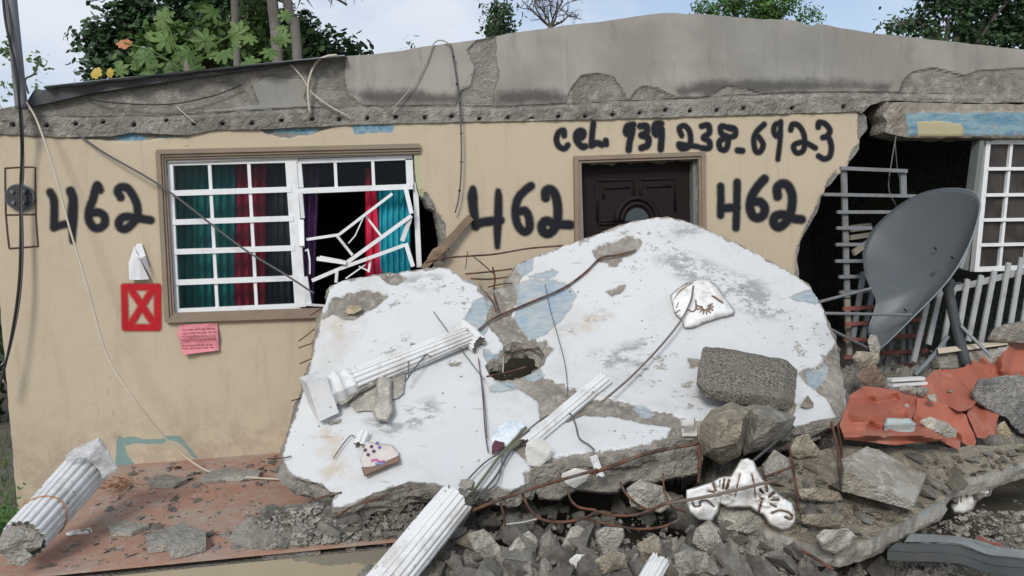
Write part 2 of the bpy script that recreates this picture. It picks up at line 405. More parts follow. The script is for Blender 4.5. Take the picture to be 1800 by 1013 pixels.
# ================================================================== GROUND
FZ = 0.10
EDGE_Y = float(at_z(450, 973, FZ)[1])
def m_ground():
    n = NT('dusty_ground'); c = n.mix(n.noise(1.2, 8, .7), (.13, .115, .09), (.22, .2, .17)); c = n.mix(n.rng(n.noise(.35, 6, .7, seed=2), .48, .6), c, (.12, .105, .075))
    return n.done(c, .95, n.bump(n.noise(40, 6, .7), .8, .02), spec=.1)
def m_asph():
    n = NT('asphalt'); return n.done(n.mix(n.noise(30, 5), (.05, .05, .052), (.085, .085, .085)), .9, n.bump(n.noise(200, 2), .3, .003), spec=.2)
M_ground = m_ground()
mk('ground', [(-300, -60, -.35), (300, -60, -.35), (300, 500, -.35), (-300, 500, -.35)], [(0, 1, 2, 3)], M_ground, kind='structure')
mk('road', [(-60, 9, -.344), (-5.5, 9, -.344), (-5.5, 14, -.344), (-60, 14, -.344)], [(0, 1, 2, 3)], m_asph(), kind='structure')
mk('pavement', *(lambda b: (np.vstack(b.v), b.f))(MB().box((-60, 7.6, -.35), (-5.5, 8.996, -.22))), m_simple('pavement_concrete', (.3, .3, .28), .9, .1), kind='structure')

# ================================================================== HOUSE
house = thing('house', 'earthquake damaged single storey house with beige walls, grey gable and spray painted numbers', 'house', (1.5, 0, -.35))
def m_wall():
    n = NT('beige_wall_paint')
    base = n.mix(n.noise(1.1, 4), (.455, .388, .285), (.52, .447, .332))
    base = n.mix(n.rng(n.noise(5, 7, .7, seed=4), .55, .75, 0, .25), base, (.27, .23, .175))
    st = n.noise(3, 6, .7, vec=n.scaled((2.5, 2.5, .35))); base = n.mix(n.rng(st, .52, .72, 0, .32), base, (.27, .23, .175)); base = n.mix(n.rng(n.noise(1.8, 7, .75, seed=15), .55, .62, 0, .25), base, (.50, .44, .34))
    spl = n.math('MULTIPLY', n.rng(n.attr('low'), 0, 1), n.rng(n.noise(7, 7, .75, seed=17), .40, .62)); base = n.mix(n.math('MULTIPLY', spl, .55), base, (.30, .24, .18)); fl = n.rng(n.noise(38, 3, .6, seed=7), .735, .76, 0, .7); base = n.mix(fl, base, (.5, .48, .42))
    cc = concrete_col(n, (.25, .24, .215), (.15, .145, .13), (.36, .35, .31))
    a = n.math('ADD', n.attr('conc'), n.math('MULTIPLY', n.math('SUBTRACT', n.noise(22, 6, .65), .5), 12.0))
    fa = n.rng(a, -.8, .8); b = n.math('ADD', n.attr('blue'), n.math('MULTIPLY', n.math('SUBTRACT', n.noise(25, 6, .7, seed=3), .5), 12.0))
    blue = n.mix(n.rng(n.noise(20, 5, .7), .35, .65), (.10, .22, .31), (.22, .33, .38))
    c = n.mix(fa, base, cc); c = n.mix(n.rng(b, -.8, .8), c, blue)
    g = n.math('ADD', n.attr('green'), n.math('MULTIPLY', n.math('SUBTRACT', n.noise(30, 6, .7, seed=9), .5), 14.0))
    c = n.mix(n.rng(g, -1, 1, 0, .8), c, (.40, .43, .25))
    cr = n.rng(n.attr('crack'), .35, 1.0, 1, 0); c = n.mix(n.math('MULTIPLY', cr, .75), c, (.10, .08, .06))
    tl = n.math('ADD', n.attr('teal'), n.math('MULTIPLY', n.math('SUBTRACT', n.noise(18, 6, .7, seed=6), .5), 6.0))
    c = n.mix(n.rng(tl, -.6, .6), c, n.mix(n.noise(12, 5), (.12, .24, .23), (.26, .34, .31)))
    h = n.math('ADD', n.math('ADD', n.math('MULTIPLY', n.noise(9, 4), .5), n.math('MULTIPLY', n.noise(45, 6, .7, seed=21), .45)), n.math('MULTIPLY', n.math('MULTIPLY', concrete_h(n), fa), 2.2))
    return n.done(c, .82, n.bump(h, .5, .012), spec=.25)
M_wall = m_wall()
def m_gable():
    n = NT('bare_gable_render')
    pl = n.mix(n.rng(n.noise(1.3, 6, .6), .35, .65), (.255, .243, .218), (.345, .33, .30))
    pl = n.mix(n.rng(n.noise(3, 6, .7, vec=n.scaled((3, 3, .5)), seed=5), .52, .7, 0, .35), pl, (.155, .15, .14))
    pl = n.mix(n.rng(n.noise(2.6, 3, .5, vec=n.scaled((4, 4, .35)), seed=8), .62, .72, 0, .5), pl, (.36, .35, .33))
    pl = n.mix(n.rng(n.noise(1.0, 4, seed=12), .5, .7, 0, .5), pl, (.21, .225, .215))
    stn = n.math('ADD', n.attr('stain'), n.math('MULTIPLY', n.math('SUBTRACT', n.noise(7, 6, .7, seed=1), .5), 34.0))
    pl = n.mix(n.rng(stn, -8, 12, 0, .8), pl, (.06, .058, .052))
    a = n.math('ADD', n.attr('conc'), n.math('MULTIPLY', n.math('SUBTRACT', n.noise(16, 6, .65), .5), 12.0)); fa = n.rng(a, -.8, .8)
    cc = concrete_col(n, (.29, .278, .248), (.17, .162, .142), (.40, .385, .35))
    cc = n.mix(n.rng(n.noise(5, 6, .75, vec=n.scaled((1, 1, 4)), seed=11), .52, .62, 0, .6), cc, (.15, .142, .125))
    c = n.mix(fa, pl, cc)
    rim = n.math('MULTIPLY', n.rng(a, -2.5, -.8), n.rng(a, -.8, .6, 1, 0)); c = n.mix(n.math('MULTIPLY', rim, .6), c, (.09, .085, .075))
    cr = n.rng(n.attr('crack'), .5, 1.5, 1, 0); c = n.mix(n.math('MULTIPLY', cr, .85), c, (.03, .03, .028))
    h = n.math('ADD', n.math('MULTIPLY', n.noise(6, 4), .6), n.math('MULTIPLY', n.math('MULTIPLY', concrete_h(n), fa), 2.5))
    return n.done(c, .9, n.bump(h, .6, .015), spec=.15)
M_gable = m_gable()

GL = [(-37, 236), (0, 236), (110, 242), (190, 240), (235, 234), (330, 238), (380, 228), (450, 228), (520, 224), (575, 222), (610, 220), (700, 217), (900, 213), (1075, 210), (1220, 205), (1350, 201), (1510, 196)]
BL = proj((-2.80, 0, -.35)); TL = proj((-2.80, 0, 2.62))
wall_out = [(TL[0], GL[0][1]-2)]+[(x, y-3) for x, y in GL[1:]]+[(1516, 197), (1524, 205), (1526, 228), (1512, 245), (1513, 262), (1492, 290), (1478, 300), (1462, 322), (1450, 333), (1444, 352), (1438, 372), (1424, 398), (1408, 425), (1404, 450), (1406, 500), (1412, 560), (1418, 640), proj((3.35, 0, .3)), proj((3.3, 0, -.3)), tuple(BL)]
WX0, WX1 = -2.80, 6.6
WIN_HOLE = [(283, 272), (726, 262), (728, 300), (745, 340), (752, 362), (764, 370), (774, 405), (775, 432), (772, 452), (762, 490), (745, 556), (300, 562)]
WIN_HOLE = [(291, 281), (727, 266), (731, 318), (737, 343), (748, 352), (752, 364), (766, 372), (772, 398), (775, 425), (772, 448), (760, 490), (745, 550), (302, 557)]
DOOR_HOLE = [(1022, 286), (1227, 279), (1228, 400), proj((2.62, 0, FZ)), proj((1.62, 0, FZ)), (1024, 420)]
def wall_disp(P2, P, A):
    d = .004*fbm(P, 1.3, 3, 4) + .0015*fbm(P, 9, 3, 14)
    c = np.clip((A['conc']+2)/4, 0, 1)
    return d - c*(.014+.012*fbm(P, 12, 4, 3, .7))
wall_conc = [[(1508, 190), (1535, 190), (1535, 250), (1512, 250), (1508, 240)], [(1500, 262), (1514, 250), (1520, 300), (1494, 300), (1490, 288)],
             [(1455, 318), (1470, 300), (1490, 330), (1465, 345), (1450, 335)], [(1432, 370), (1445, 340), (1460, 360), (1440, 410), (1410, 440), (1410, 520), (1395, 520), (1400, 440), (1412, 410)],
             [(1395, 490), (1420, 490), (1430, 700), (1395, 700)], [(105, 225), (200, 225), (340, 225), (330, 238), (255, 246), (200, 248), (130, 242)],
             [(440, 215), (600, 212), (575, 228), (545, 236), (505, 242), (470, 236)], [(735, 335), (752, 340), (785, 400), (782, 460), (740, 460)]]
wall_blue = [[(197, 234), (256, 236), (254, 248), (200, 246)], [(280, 230), (325, 228), (318, 240), (284, 243)], [(478, 222), (562, 226), (545, 236), (482, 234)], [(617, 220), (692, 219), (690, 232), (622, 236)]]
cr1 = [(196, 660), (190, 690), (198, 720), (202, 760), (205, 790)]
teal = [[(206, 768), (213, 766), (216, 780), (224, 800), (238, 818), (200, 822), (204, 795)], [(212, 772), (232, 767), (250, 772), (285, 772), (292, 766), (316, 767), (334, 788), (350, 806), (340, 806), (318, 780), (296, 773), (285, 781), (240, 780), (222, 784)]]
def wall_attrs(P2, P):
    return dict(conc=sdfs(P2, wall_conc), blue=sdfs(P2, wall_blue), green=sdfs(P2, [[(727, 250), (739, 252), (744, 345), (752, 380), (730, 340)]]),
                crack=np.minimum.reduce([dline(P2, cr1), dline(P2, [(278, 242), (285, 250), (300, 254), (345, 259)]), dline(P2, teal[1][:5]), dline(P2, [(120, 700), (135, 745), (128, 780)])+.6, dline(P2, [(740, 262), (748, 250), (752, 236)])+.5, dline(P2, [(1245, 268), (1262, 255), (1270, 238), (1284, 226)])+.7, dline(P2, [(1011, 276), (990, 268), (975, 262)])+.7, dline(P2, [(300, 570), (290, 610), (298, 650), (288, 700)])+.8, dline(P2, [(828, 300), (850, 330), (845, 360)])+.8, dline(P2, [(1425, 330), (1400, 300), (1395, 270)])+.7]), low=np.clip((.75-P[:, 2])/.7, 0, 1), teal=sdfs(P2, teal))
f0 = lambda px, py: at_y(px, py, 0.0)
sheet('wall', rough(wall_out, 2.5, 5, 5, .05), [rough(WIN_HOLE, 1.0, 6), DOOR_HOLE], 4, f0, (0, .15, 0), M_wall, M_edge, layers=3, jag=.025, disp=wall_disp, attrs=wall_attrs, parent=house)

# ---- gable
GT = [(-38, 199), (-20, 196), (20, 186), (60, 178), (130, 160), (300, 133), (500, 107), (600, 99), (645, 97), (700, 90), (745, 82), (830, 71), (905, 58), (960, 50), (1000, 44), (1045, 40), (1110, 30), (1160, 24), (1190, 23), (1215, 25), (1250, 26), (1330, 33), (1400, 36), (1415, 42), (1425, 48), (1436, 42), (1550, 60), (1640, 70), (1740, 81), (1800, 88), (2010, 112)]
gab_out = GT+[(2010, 182), (1800, 180), (1700, 181), (1600, 178), (1555, 177), (1530, 185), (1512, 200)]+GL[::-1]
crack_l = [(60, 203), (150, 205), (300, 203), (450, 194), (520, 190), (620, 187), (760, 186), (900, 187), (1030, 181), (1110, 176), (1220, 172), (1300, 167), (1400, 163), (1520, 162), (1600, 164), (1720, 166), (1800, 165)]
g_conc = [[(-90, 200)]+crack_l+[(1800, 250), (-90, 260)],
          [(-90, 210), (-20, 190), (75, 170), (250, 135), (400, 118), (530, 102), (606, 104), (604, 140), (612, 168), (640, 186), (620, 190), (545, 186), (535, 170), (545, 140), (470, 132), (440, 150), (455, 182), (300, 200), (150, 203), (60, 203)],
          [(822, 88), (838, 72), (870, 66), (872, 100), (876, 140), (866, 165), (868, 186), (800, 187), (812, 160), (828, 152), (832, 132), (836, 120)],
          [(995, 182), (1002, 160), (1010, 148), (1022, 134), (1050, 129), (1078, 136), (1088, 150), (1100, 170), (1103, 178)],
          [(1108, 176), (1118, 160), (1130, 152), (1155, 156), (1175, 165), (1190, 172)],
          [(1582, 160), (1590, 140), (1605, 127), (1640, 120), (1665, 126), (1695, 134), (1720, 125), (1800, 120), (1900, 120), (1900, 185), (1575, 178)],
          [(1250, 168), (1275, 152), (1310, 156), (1340, 165)]]
g_stain = [[(612, 160), (660, 155), (720, 158), (800, 165), (822, 150), (812, 182), (760, 186), (640, 184)], [(870, 158), (960, 156), (1000, 168), (990, 184), (872, 186)],
           [(1180, 158), (1230, 140), (1290, 140), (1400, 138), (1500, 142), (1570, 148), (1560, 160), (1400, 164), (1200, 172)]]
pits = [(22, 220), (82, 221), (132, 218), (181, 215), (235, 220), (292, 212), (341, 218), (391, 218), (443, 217), (495, 212), (549, 210), (596, 210), (646, 208), (696, 206), (747, 207), (794, 205), (843, 209), (893, 207), (935, 209), (982, 205), (1029, 205), (1078, 202), (1125, 199), (1170, 194), (1214, 195), (1261, 194), (1308, 191), (1394, 190), (1484, 188)]
def g_attrs(P2, P):
    pit = np.full(len(P2), 1e3)
    for x, y in pits: pit = np.minimum(pit, np.hypot((P2[:, 0]-x)/1.15, P2[:, 1]-y))
    ck = np.minimum.reduce([dline(P2+np.c_[0*P2[:, 0], 2.5*fbm(P2, .04, 3, 4)], crack_l), dline(P2, [(838, 72), (837, 100), (833, 125), (812, 155)])+.3, dline(P2, [(1290, 34), (1292, 70), (1289, 100)])+1.0, dline(P2, [(971, 60), (972, 80)])+.6, pit-2.2])  # pit term paints the shade inside the sockets, along with the cracks
    return dict(conc=sdfs(P2, g_conc), stain=sdfs(P2, g_stain), crack=ck, pit=pit)
def g_disp(P2, P, A):
    c = np.clip((A['conc']+1.5)/3, 0, 1); low = np.clip((sdf(P2, g_conc[0]))/8, 0, 1)
    d = .006*fbm(P, 1.2, 3, 8)+.002*fbm(P, 8, 3, 18)
    d = d-c*(.015+.010*fbm(P, 10, 4, 3, .7)) + low*(.012+.03*np.abs(fbm(P, 14, 4, 31, .7)))
    return d - .06*np.clip(1-A['pit']/4.5, 0, 1)
sheet('gable', rough(gab_out, 1.6, 15, 5, .05), [], 3.2, lambda a, b: at_y(a, b, -.02), (0, .16, 0), M_gable, M_edge, layers=2, jag=.012, disp=g_disp, attrs=g_attrs, parent=house)

# ---- roof, side walls, room
top = [W(*p) for p in GT]; xs = [p[0] for p in top]; zs = [p[2] for p in top]
def rz(x): return float(np.interp(x, xs, zs))
M_roof = m_simple('roof_concrete', (.25, .24, .22), .9, .2, 2, .5)
b = MB()
for (x0, z0), (x1, z1) in zip(zip(xs[:-1], zs[:-1]), zip(xs[1:], zs[1:])):
    x0 = max(x0, WX0); x1 = min(x1, WX1)
    if x1 <= x0: continue
    v = [(x, y, z) for y in (.14, 5.3) for x, z in ((x0, z0-.13), (x1, z1-.13), (x1, z1-.012), (x0, z0-.012))]
    b.add(v, [(0, 1, 2, 3), (7, 6, 5, 4), (3, 2, 6, 7), (1, 0, 4, 5), (0, 3, 7, 4), (2, 1, 5, 6)])
b.build('roof', M_roof, house)
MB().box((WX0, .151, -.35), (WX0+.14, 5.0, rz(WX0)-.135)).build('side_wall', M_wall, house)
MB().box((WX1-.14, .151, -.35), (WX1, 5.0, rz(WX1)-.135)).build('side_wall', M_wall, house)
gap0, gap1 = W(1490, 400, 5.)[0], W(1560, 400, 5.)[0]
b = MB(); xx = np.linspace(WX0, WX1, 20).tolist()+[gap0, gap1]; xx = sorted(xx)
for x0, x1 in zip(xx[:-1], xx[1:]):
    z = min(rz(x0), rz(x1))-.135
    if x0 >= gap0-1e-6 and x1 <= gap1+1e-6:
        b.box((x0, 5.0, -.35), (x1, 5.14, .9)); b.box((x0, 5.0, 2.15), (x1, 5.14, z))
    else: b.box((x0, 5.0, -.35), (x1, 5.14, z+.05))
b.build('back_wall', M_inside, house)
b = MB().box((3.45, .16, FZ), (3.55, 4.99, 2.75)); b.build('added_partition', M_inside, house)  # added wall, keeps light from the broken room off the curtains
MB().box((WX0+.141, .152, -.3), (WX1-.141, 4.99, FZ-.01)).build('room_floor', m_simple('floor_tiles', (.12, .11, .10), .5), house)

# ---- right hand beam with blue paint
def m_beam():
    n = NT('blue_painted_beam'); c = concrete_col(n, (.30, .275, .23), (.2, .18, .15), (.42, .40, .35))
    a = n.math('ADD', n.attr('blue'), n.math('MULTIPLY', n.math('SUBTRACT', n.noise(14, 6, .7), .5), 14.0))
    blue = n.mix(n.rng(n.noise(9, 6, .7, vec=n.scaled((.6, .6, 2))), .35, .65), (.11, .22, .30), (.24, .36, .40))
    blue = n.mix(n.rng(n.noise(12, 5, .7, seed=5), .58, .66, 0, .8), blue, (.33, .32, .29))
    c = n.mix(n.rng(a, -1, 1), c, blue); y = n.math('ADD', n.attr('yel'), n.math('MULTIPLY', n.math('SUBTRACT', n.noise(30, 5), .5), 8.0))
    c = n.mix(n.rng(y, -1, 1), c, (.42, .37, .235)); return n.done(c, .85, n.bump(concrete_h(n), .6, .012), spec=.2)
M_beam = m_beam()
beam_out = [(1560, 178), (1700, 182), (2010, 184), (2010, 243), (1720, 242), (1600, 242), (1572, 238), (1556, 232), (1562, 215), (1554, 200)]
def bm_attr(P2, P): return dict(blue=sdfs(P2, [[(1592, 199), (2020, 197), (2020, 238), (1598, 238)]]), yel=sdfs(P2, [[(1612, 215), (1645, 212), (1690, 219), (1694, 228), (1692, 242), (1614, 242)]]))
def bm_disp(P2, P, A):
    r = np.clip((1600-P2[:, 0])/20, 0, 1); return .003*fbm(P, 6, 3, 1)+r*.05*fbm(P, 9, 4, 3, .7)+np.clip(A['yel']/2, 0, 1)*.008-.015*np.clip(-A['blue']/3, 0, 1)
sheet('lintel_beam', rough(beam_out, 2.5, 3), [], 3.2, lambda a, b_: at_y(a, b_, -.03), (0, .2, 0), M_beam, M_edge, layers=3, jag=.02, disp=bm_disp, attrs=bm_attr, parent=house)

# ---- window surround trim
def frame_bars(b, q, w, d, y):
    """q: four px corners clockwise; bars butted, centre line inside"""
    P = [W(*p, y) for p in q]; n = 4
    for i in range(4): b.bar(P[i], P[(i+1) % 4], w, d)
b = MB()
def strip(b, p, q, w, y0, d):
    """bar on the facade between photo pixels p,q, width w metres, front face at y0, depth d"""
    a, c = W(*p, y0), W(*q, y0); a[1] = c[1] = y0+d/2; b.bar(a, c, w, d); return b
def mould(name, pts, closed, parent, mat):
    b = MB(); n = len(pts)
    for i in range(n if closed else n-1):
        p, q = np.array(pts[i], float), np.array(pts[(i+1) % n], float); c = np.array([500., 420.]) if closed else np.array([1125., 420.])
        m = (p+q)/2; nrm = np.array([-(q-p)[1], (q-p)[0]]); nrm /= np.linalg.norm(nrm); nrm *= np.sign(np.dot(c-m, nrm))
        t = (q-p)/np.linalg.norm(q-p)
        for off, w, y0, d in ((3.2, .034, -.050, .052), (9.0, .028, -.034, .036), (14.2, .022, -.020, .022)):
            strip(b, p+nrm*off-t*(-off if (closed or i > 0) else 0), q+nrm*off-t*(off if (closed or i < n-2) else 0), w, y0+.002*(i % 2), d)
    return b.build(name, mat, parent)
mould('window_surround', [(274, 264), (738, 253), (741, 262)][0:2], False, house, M_trimd)
b = MB()
for off, w, y0, d in ((3.2, .034, -.050, .052), (9.0, .028, -.034, .036), (14.2, .022, -.020, .022)):
    strip(b, (274+off, 264+off), (290+off, 570-off), w, y0+.002, d); strip(b, (290+off, 567-off), (742, 552-off), w, y0, d)
b.build('window_surround', M_trimd, house)
b = MB()
for off, w, y0, d in ((3.2, .034, -.050, .052), (8.8, .028, -.034, .036)):
    strip(b, (1010+off, 275+off), (1012+off, 440), w, y0, d); strip(b, (1010, 275+off), (1241, 267+off), w, y0+.002, d); strip(b, (1240-off, 270+off), (1242-off, 440), w, y0, d)
b.build('door_surround', M_trimd, house)

# ---- left window
win = mk('window', *(lambda b: (np.vstack(b.v), b.f))(
    strip(strip(strip(strip(MB(), (297, 288), (308, 552), .055, .02, .06), (291, 287), (524, 281), .04, .022, .06), (303, 549), (528, 539), .05, .022, .06), (511, 283), (528, 540), .085, .018, .06)), M_alum, house)
b = MB()
for (xa, ya, xb, yb) in ((300, 340, 512, 333), (303, 391, 516, 384), (306, 443, 518, 436), (309, 497, 522, 489)): strip(b, (xa, ya), (xb, yb), .042, .012, .05)
for (xa, ya, xb, yb) in ((368, 288, 382, 546), (437, 285, 451, 544)): strip(b, (xa, ya), (xb, yb), .024, .026, .03)
b.build('muntin', M_alum, win)
strip(MB(), (293, 280), (727, 266), .05, .0, .1).build('frame', m_simple('greyed_frame_head', (.42, .42, .40), .6, .1, 6, .05, dirt=(.2, .17, .14)), win)
# right sash: transom and side post
b = MB(); strip(b, (526, 284), (725, 277), .035, .03, .05); strip(b, (524, 336), (726, 328), .042, .012, .055); strip(b, (523, 284), (527, 330), .055, .028, .05)
strip(b, (589, 285), (591, 330), .024, .034, .03); strip(b, (655, 282), (657, 328), .024, .034, .03); strip(b, (719, 279), (721, 326), .055, .03, .05)
strip(b, (729, 300), (737, 470), .04, .05, .06)
b.build('frame', M_alum, win)
M_gl = m_glass('window_glass', (.02, .025, .03), .16)
def pane(q, y, parent, name='pane'):
    a = [W(*p, y) for p in q]; bk = [p+np.array([0, .005, 0]) for p in a]
    mk(name, a+bk, [(3, 2, 1, 0), (4, 5, 6, 7), (0, 1, 5, 4), (1, 2, 6, 5), (2, 3, 7, 6), (3, 0, 4, 7)], M_gl, parent)
pane([(299, 290), (510, 283), (523, 536), (306, 545)], .045, win); pane([(524, 287), (722, 280), (723, 325), (527, 332)], .055, win)
# bent bars of the broken sash (photo px from a 2.979x crop)
Z = lambda x, y: (260+x/2.979, 240+y/2.979)
BR = [([(830, 540), (1000, 515), (1280, 300)], .028), ([(990, 520), (1070, 620)], .026), ([(1140, 415), (1220, 520)], .022), ([(1130, 420), (1085, 520), (1050, 560)], .012),
      ([(885, 640), (1040, 662), (1380, 415)], .038), ([(900, 628), (1020, 650)], .014), ([(860, 755), (1010, 690), (1150, 640), (1340, 570)], .036), ([(1350, 275), (1380, 405)], .042), ([(1375, 420), (1332, 545)], .045), ([(1350, 560), (1388, 682)], .042),
      ([(1165, 650), (1155, 712)], .022), ([(1105, 680), (1150, 702)], .014), ([(990, 710), (985, 765)], .03), ([(1035, 745), (1140, 670)], .014), ([(800, 292), (812, 427)], .036), ([(805, 440), (808, 577)], .044), ([(823, 600), (838, 590), (848, 650), (848, 720)], .016),
      ([(823, 735), (845, 875)], .05), ([(820, 880), (925, 886)], .022)]
for i, (pts, w) in enumerate(BR):
    b = MB(); rr = random.Random(i)
    for p, q in zip(pts[:-1], pts[1:]):
        y0, y1 = rr.uniform(-.03, .03), rr.uniform(-.04, .03)
        b.bar(W(*Z(*p), y0), W(*Z(*q), y1), w*.78, w*.9)
    b.build('bent_bar', M_alum, win)
# ---- door
Z = lambda x, y: (1010+x/5.958, 255+y/5.958)
dY = .11
d0 = W(1020, 283, dY); d1 = W(1229, 278, dY)
door = mk('door', *(lambda b: (np.vstack(b.v), b.f))(MB().box((d0[0]-.05, dY, FZ), (d1[0]+.04, dY+.05, 2.36))), M_door, house)
def arc(cx, cy, rx, ry, a0, a1, n=18): return [(cx+rx*math.cos(a0+(a1-a0)*k/n), cy+ry*math.sin(a0+(a1-a0)*k/n)) for k in range(n+1)]
def relief(lines, w, name='panel_moulding'):
    b = MB()
    for ln in lines: b.tube([W(*Z(*p), dY-.004) for p in ln], w, 6, 1)
    b.build(name, M_door, door, smooth=True)
cxa, cya = 655, 800
relief([[(235, 370), (620, 362), (620, 560)], [(235, 370), (240, 800)], [(300, 450), (580, 440)], [(300, 450), (305, 560)], [(690, 362), (1050, 352), (1055, 700)], [(690, 362), (690, 560)], [(750, 435), (1010, 430)], [(240, 800), (440, 795)], [(240, 830), (440, 825)]], .012)
relief([arc(cxa, cya, 215, 245, math.pi, 2*math.pi)], .024, 'arch_moulding'); relief([arc(cxa, cya, 160, 185, math.pi, 2*math.pi)], .02, 'arch_moulding')
fan = [W(*Z(*p), dY-.003) for p in arc(cxa, cya, 125, 140, math.pi, 2*math.pi)]+[W(*Z(cxa, cya), dY-.003)]
mk('pane', fan+[p+np.array([0, .002, 0]) for p in fan], [tuple(range(len(fan)))[::-1], tuple(range(len(fan), 2*len(fan)))], m_simple('fanlight_glass', (.05, .065, .07), .2, .1), door)
strip(MB(), (1223, 283), (1224, 440), .05, .035, .08).build('jamb', M_jamb, door)
strip(MB(), (1020, 288), (1024, 440), .02, .03, .1).build('jamb', M_alum, door)

# ---- right window, hanging in its frame
rwin = mk('window', *(lambda b: (np.vstack(b.v), b.f))(strip(strip(strip(MB(), (1738, 250), (1717, 478), .045, .06, .06), (1733, 249), (1960, 250), .045, .064, .06), (1713, 474), (1935, 466), .045, .064, .06)), M_alum, house)
b = MB()
for y0_, y1_, xo in ((297, 296, 1735), (343, 341, 1731), (387, 384, 1727), (431, 426, 1722)): strip(b, (xo, y0_), (1950, y1_), .03, .056, .045)
for xa, xb in ((1779, 1758), (1824, 1803), (1869, 1848), (1914, 1893)): strip(b, (xa, 252), (xb, 472), .026, .07, .03)
b.build('muntin', M_alum, rwin)
a = [W(*p, .1) for p in ((1738, 250), (1960, 250), (1935, 466), (1716, 474))]
def m_jal():
    n = NT('brown_jalousie_glass'); wv = n.new('TexWave'); wv.bands_direction = 'X'; wv.inputs['Scale'].default_value = 9; n.lk(n.geo.outputs['Object'], wv.inputs['Vector']); wv.inputs['Distortion'].default_value = 1.5
    return n.done(n.mix(n.rng(n.noise(4, 4), .4, .6), (.03, .026, .023), (.055, .048, .042)), .35, n.bump(wv.outputs[0], .4, .01))
mk('pane', a+[p+np.array([0, .02, 0]) for p in a], [(3, 2, 1, 0), (4, 5, 6, 7)], m_jal(), rwin)
strip(MB(), (1727, 247), (1698, 475), .045, .02, .1).build('jamb', M_jamb, house)
strip(MB(), (1712, 400), (1690, 472), .03, -.02, .05).build('jamb', m_simple('pale_splintered_jamb', (.3, .29, .3), .8, .2, 20, .3), house)

# ---- graffiti: thin coats of spray paint, each number its own part
def m_spray(name, col):
    n = NT(name); a = n.attr('ink'); a2 = n.math('ADD', a, n.math('MULTIPLY', n.math('SUBTRACT', n.noise(60, 5, .7), .5), .35)); al = n.rng(a2, .10, .88)
    c = n.mix(n.noise(25, 4), tuple(x*.75 for x in col), tuple(x*1.35 for x in col))
    t = n.new('BsdfTransparent'); p = n.new('BsdfPrincipled'); n.put(p.inputs['Base Color'], c); p.inputs['Roughness'].default_value = .7; p.inputs['Specular IOR Level'].default_value = .2
    m = n.new('MixShader'); n.lk(al, m.inputs[0]); n.lk(t.outputs[0], m.inputs[1]); n.lk(p.outputs[0], m.inputs[2]); n.lk(m.outputs[0], n.out.inputs[0]); return n.m
M_ink = m_spray('black_spray_paint', (.010, .012, .017)); M_red = m_spray('red_spray_paint', (.42, .012, .02))
def spray(name, strokes, mat, label=None, step=1.8, soft=5.5, y=-.0085, sm=True):
    """strokes: list of (points, half width px) ; point may carry its own width as third value"""
    S = []
    for pts, w in strokes:
        q = np.array([(p[0], p[1], p[2] if len(p) > 2 else w) for p in pts], float); S.append(catmull(q, 5) if sm and len(q) > 2 else q)
    al = np.vstack(S); lo = al[:, :2].min(0)-14; hi = al[:, :2].max(0)+14
    gx, gy = np.meshgrid(np.arange(lo[0], hi[0], step), np.arange(lo[1], hi[1], step)); P = np.c_[gx.ravel(), gy.ravel()]; ny, nx = gx.shape
    ink = np.zeros(len(P))
    for q in S:
        for a, c in zip(q[:-1], q[1:]):
            d = c[:2]-a[:2]; t = np.clip(((P-a[:2])@d)/(d@d+1e-9), 0, 1); dist = np.hypot(*(P-a[:2]-t[:, None]*d).T); w = a[2]+(c[2]-a[2])*t
            ink = np.maximum(ink, np.clip(1-(dist-w+soft*.5)/(soft*1.6), 0, 1))
    I = ink.reshape(ny, nx); m = np.maximum.reduce([I[:-1, :-1], I[1:, :-1], I[:-1, 1:], I[1:, 1:]]) > .01
    j, i = np.nonzero(m); q = np.c_[j*nx+i, (j+1)*nx+i, (j+1)*nx+i+1, j*nx+i+1]; u, inv = np.unique(q, return_inverse=True)
    mk(name, at_y(P[u, 0], P[u, 1], y), inv.reshape(q.shape), mat, house, label=label, attrs=dict(ink=ink[u]))
def T(sx, sy, ox, oy, lines): return [([(ox+x/sx, oy+y/sy)+tuple(r) for x, y, *r in l], w) for l, w in lines]
spray('painted_number', T(8.443, 8.443, 70, 310, [
    ([(150, 235), (200, 330), (212, 480), (210, 640), (205, 760)], 5.2), ([(205, 760), (300, 725), (470, 690)], 4.8), ([(450, 215), (490, 330), (485, 480, 7), (480, 640, 7), (480, 800, 5), (480, 960, 3.4)], 6),
    ([(885, 200), (850, 130), (820, 200), (780, 350), (730, 500), (725, 640), (790, 750), (880, 765), (960, 700), (950, 590), (870, 535), (770, 540)], 5.4),
    ([(1195, 310), (1150, 220), (1200, 160), (1290, 170), (1370, 270), (1440, 430), (1440, 600), (1370, 700), (1270, 780), (1190, 760), (1170, 670), (1250, 600), (1400, 610), (1640, 650)], 5.3)]), M_ink, 'black painted number 462 left of the window')
spray('painted_number', T(7.79, 7.79, 810, 310, [
    ([(165, 170, 4), (160, 260, 7), (165, 380, 6.5), (180, 500, 6), (205, 690, 5)], 6), ([(210, 650), (340, 620), (540, 600)], 6), ([(510, 200, 3), (515, 300, 5), (510, 550, 5.5), (500, 750, 5), (500, 960, 3)], 5),
    ([(960, 130), (880, 190), (790, 290), (750, 430), (755, 580), (800, 700), (880, 760), (940, 700), (930, 560), (880, 470), (810, 480)], 5.4),
    ([(1160, 290), (1165, 200), (1230, 180), (1290, 250), (1325, 400), (1325, 580), (1290, 700), (1210, 780), (1130, 760), (1110, 670), (1170, 610), (1300, 650), (1500, 665)], 6.2)]), M_ink, 'black painted number 462 between the window and the door')
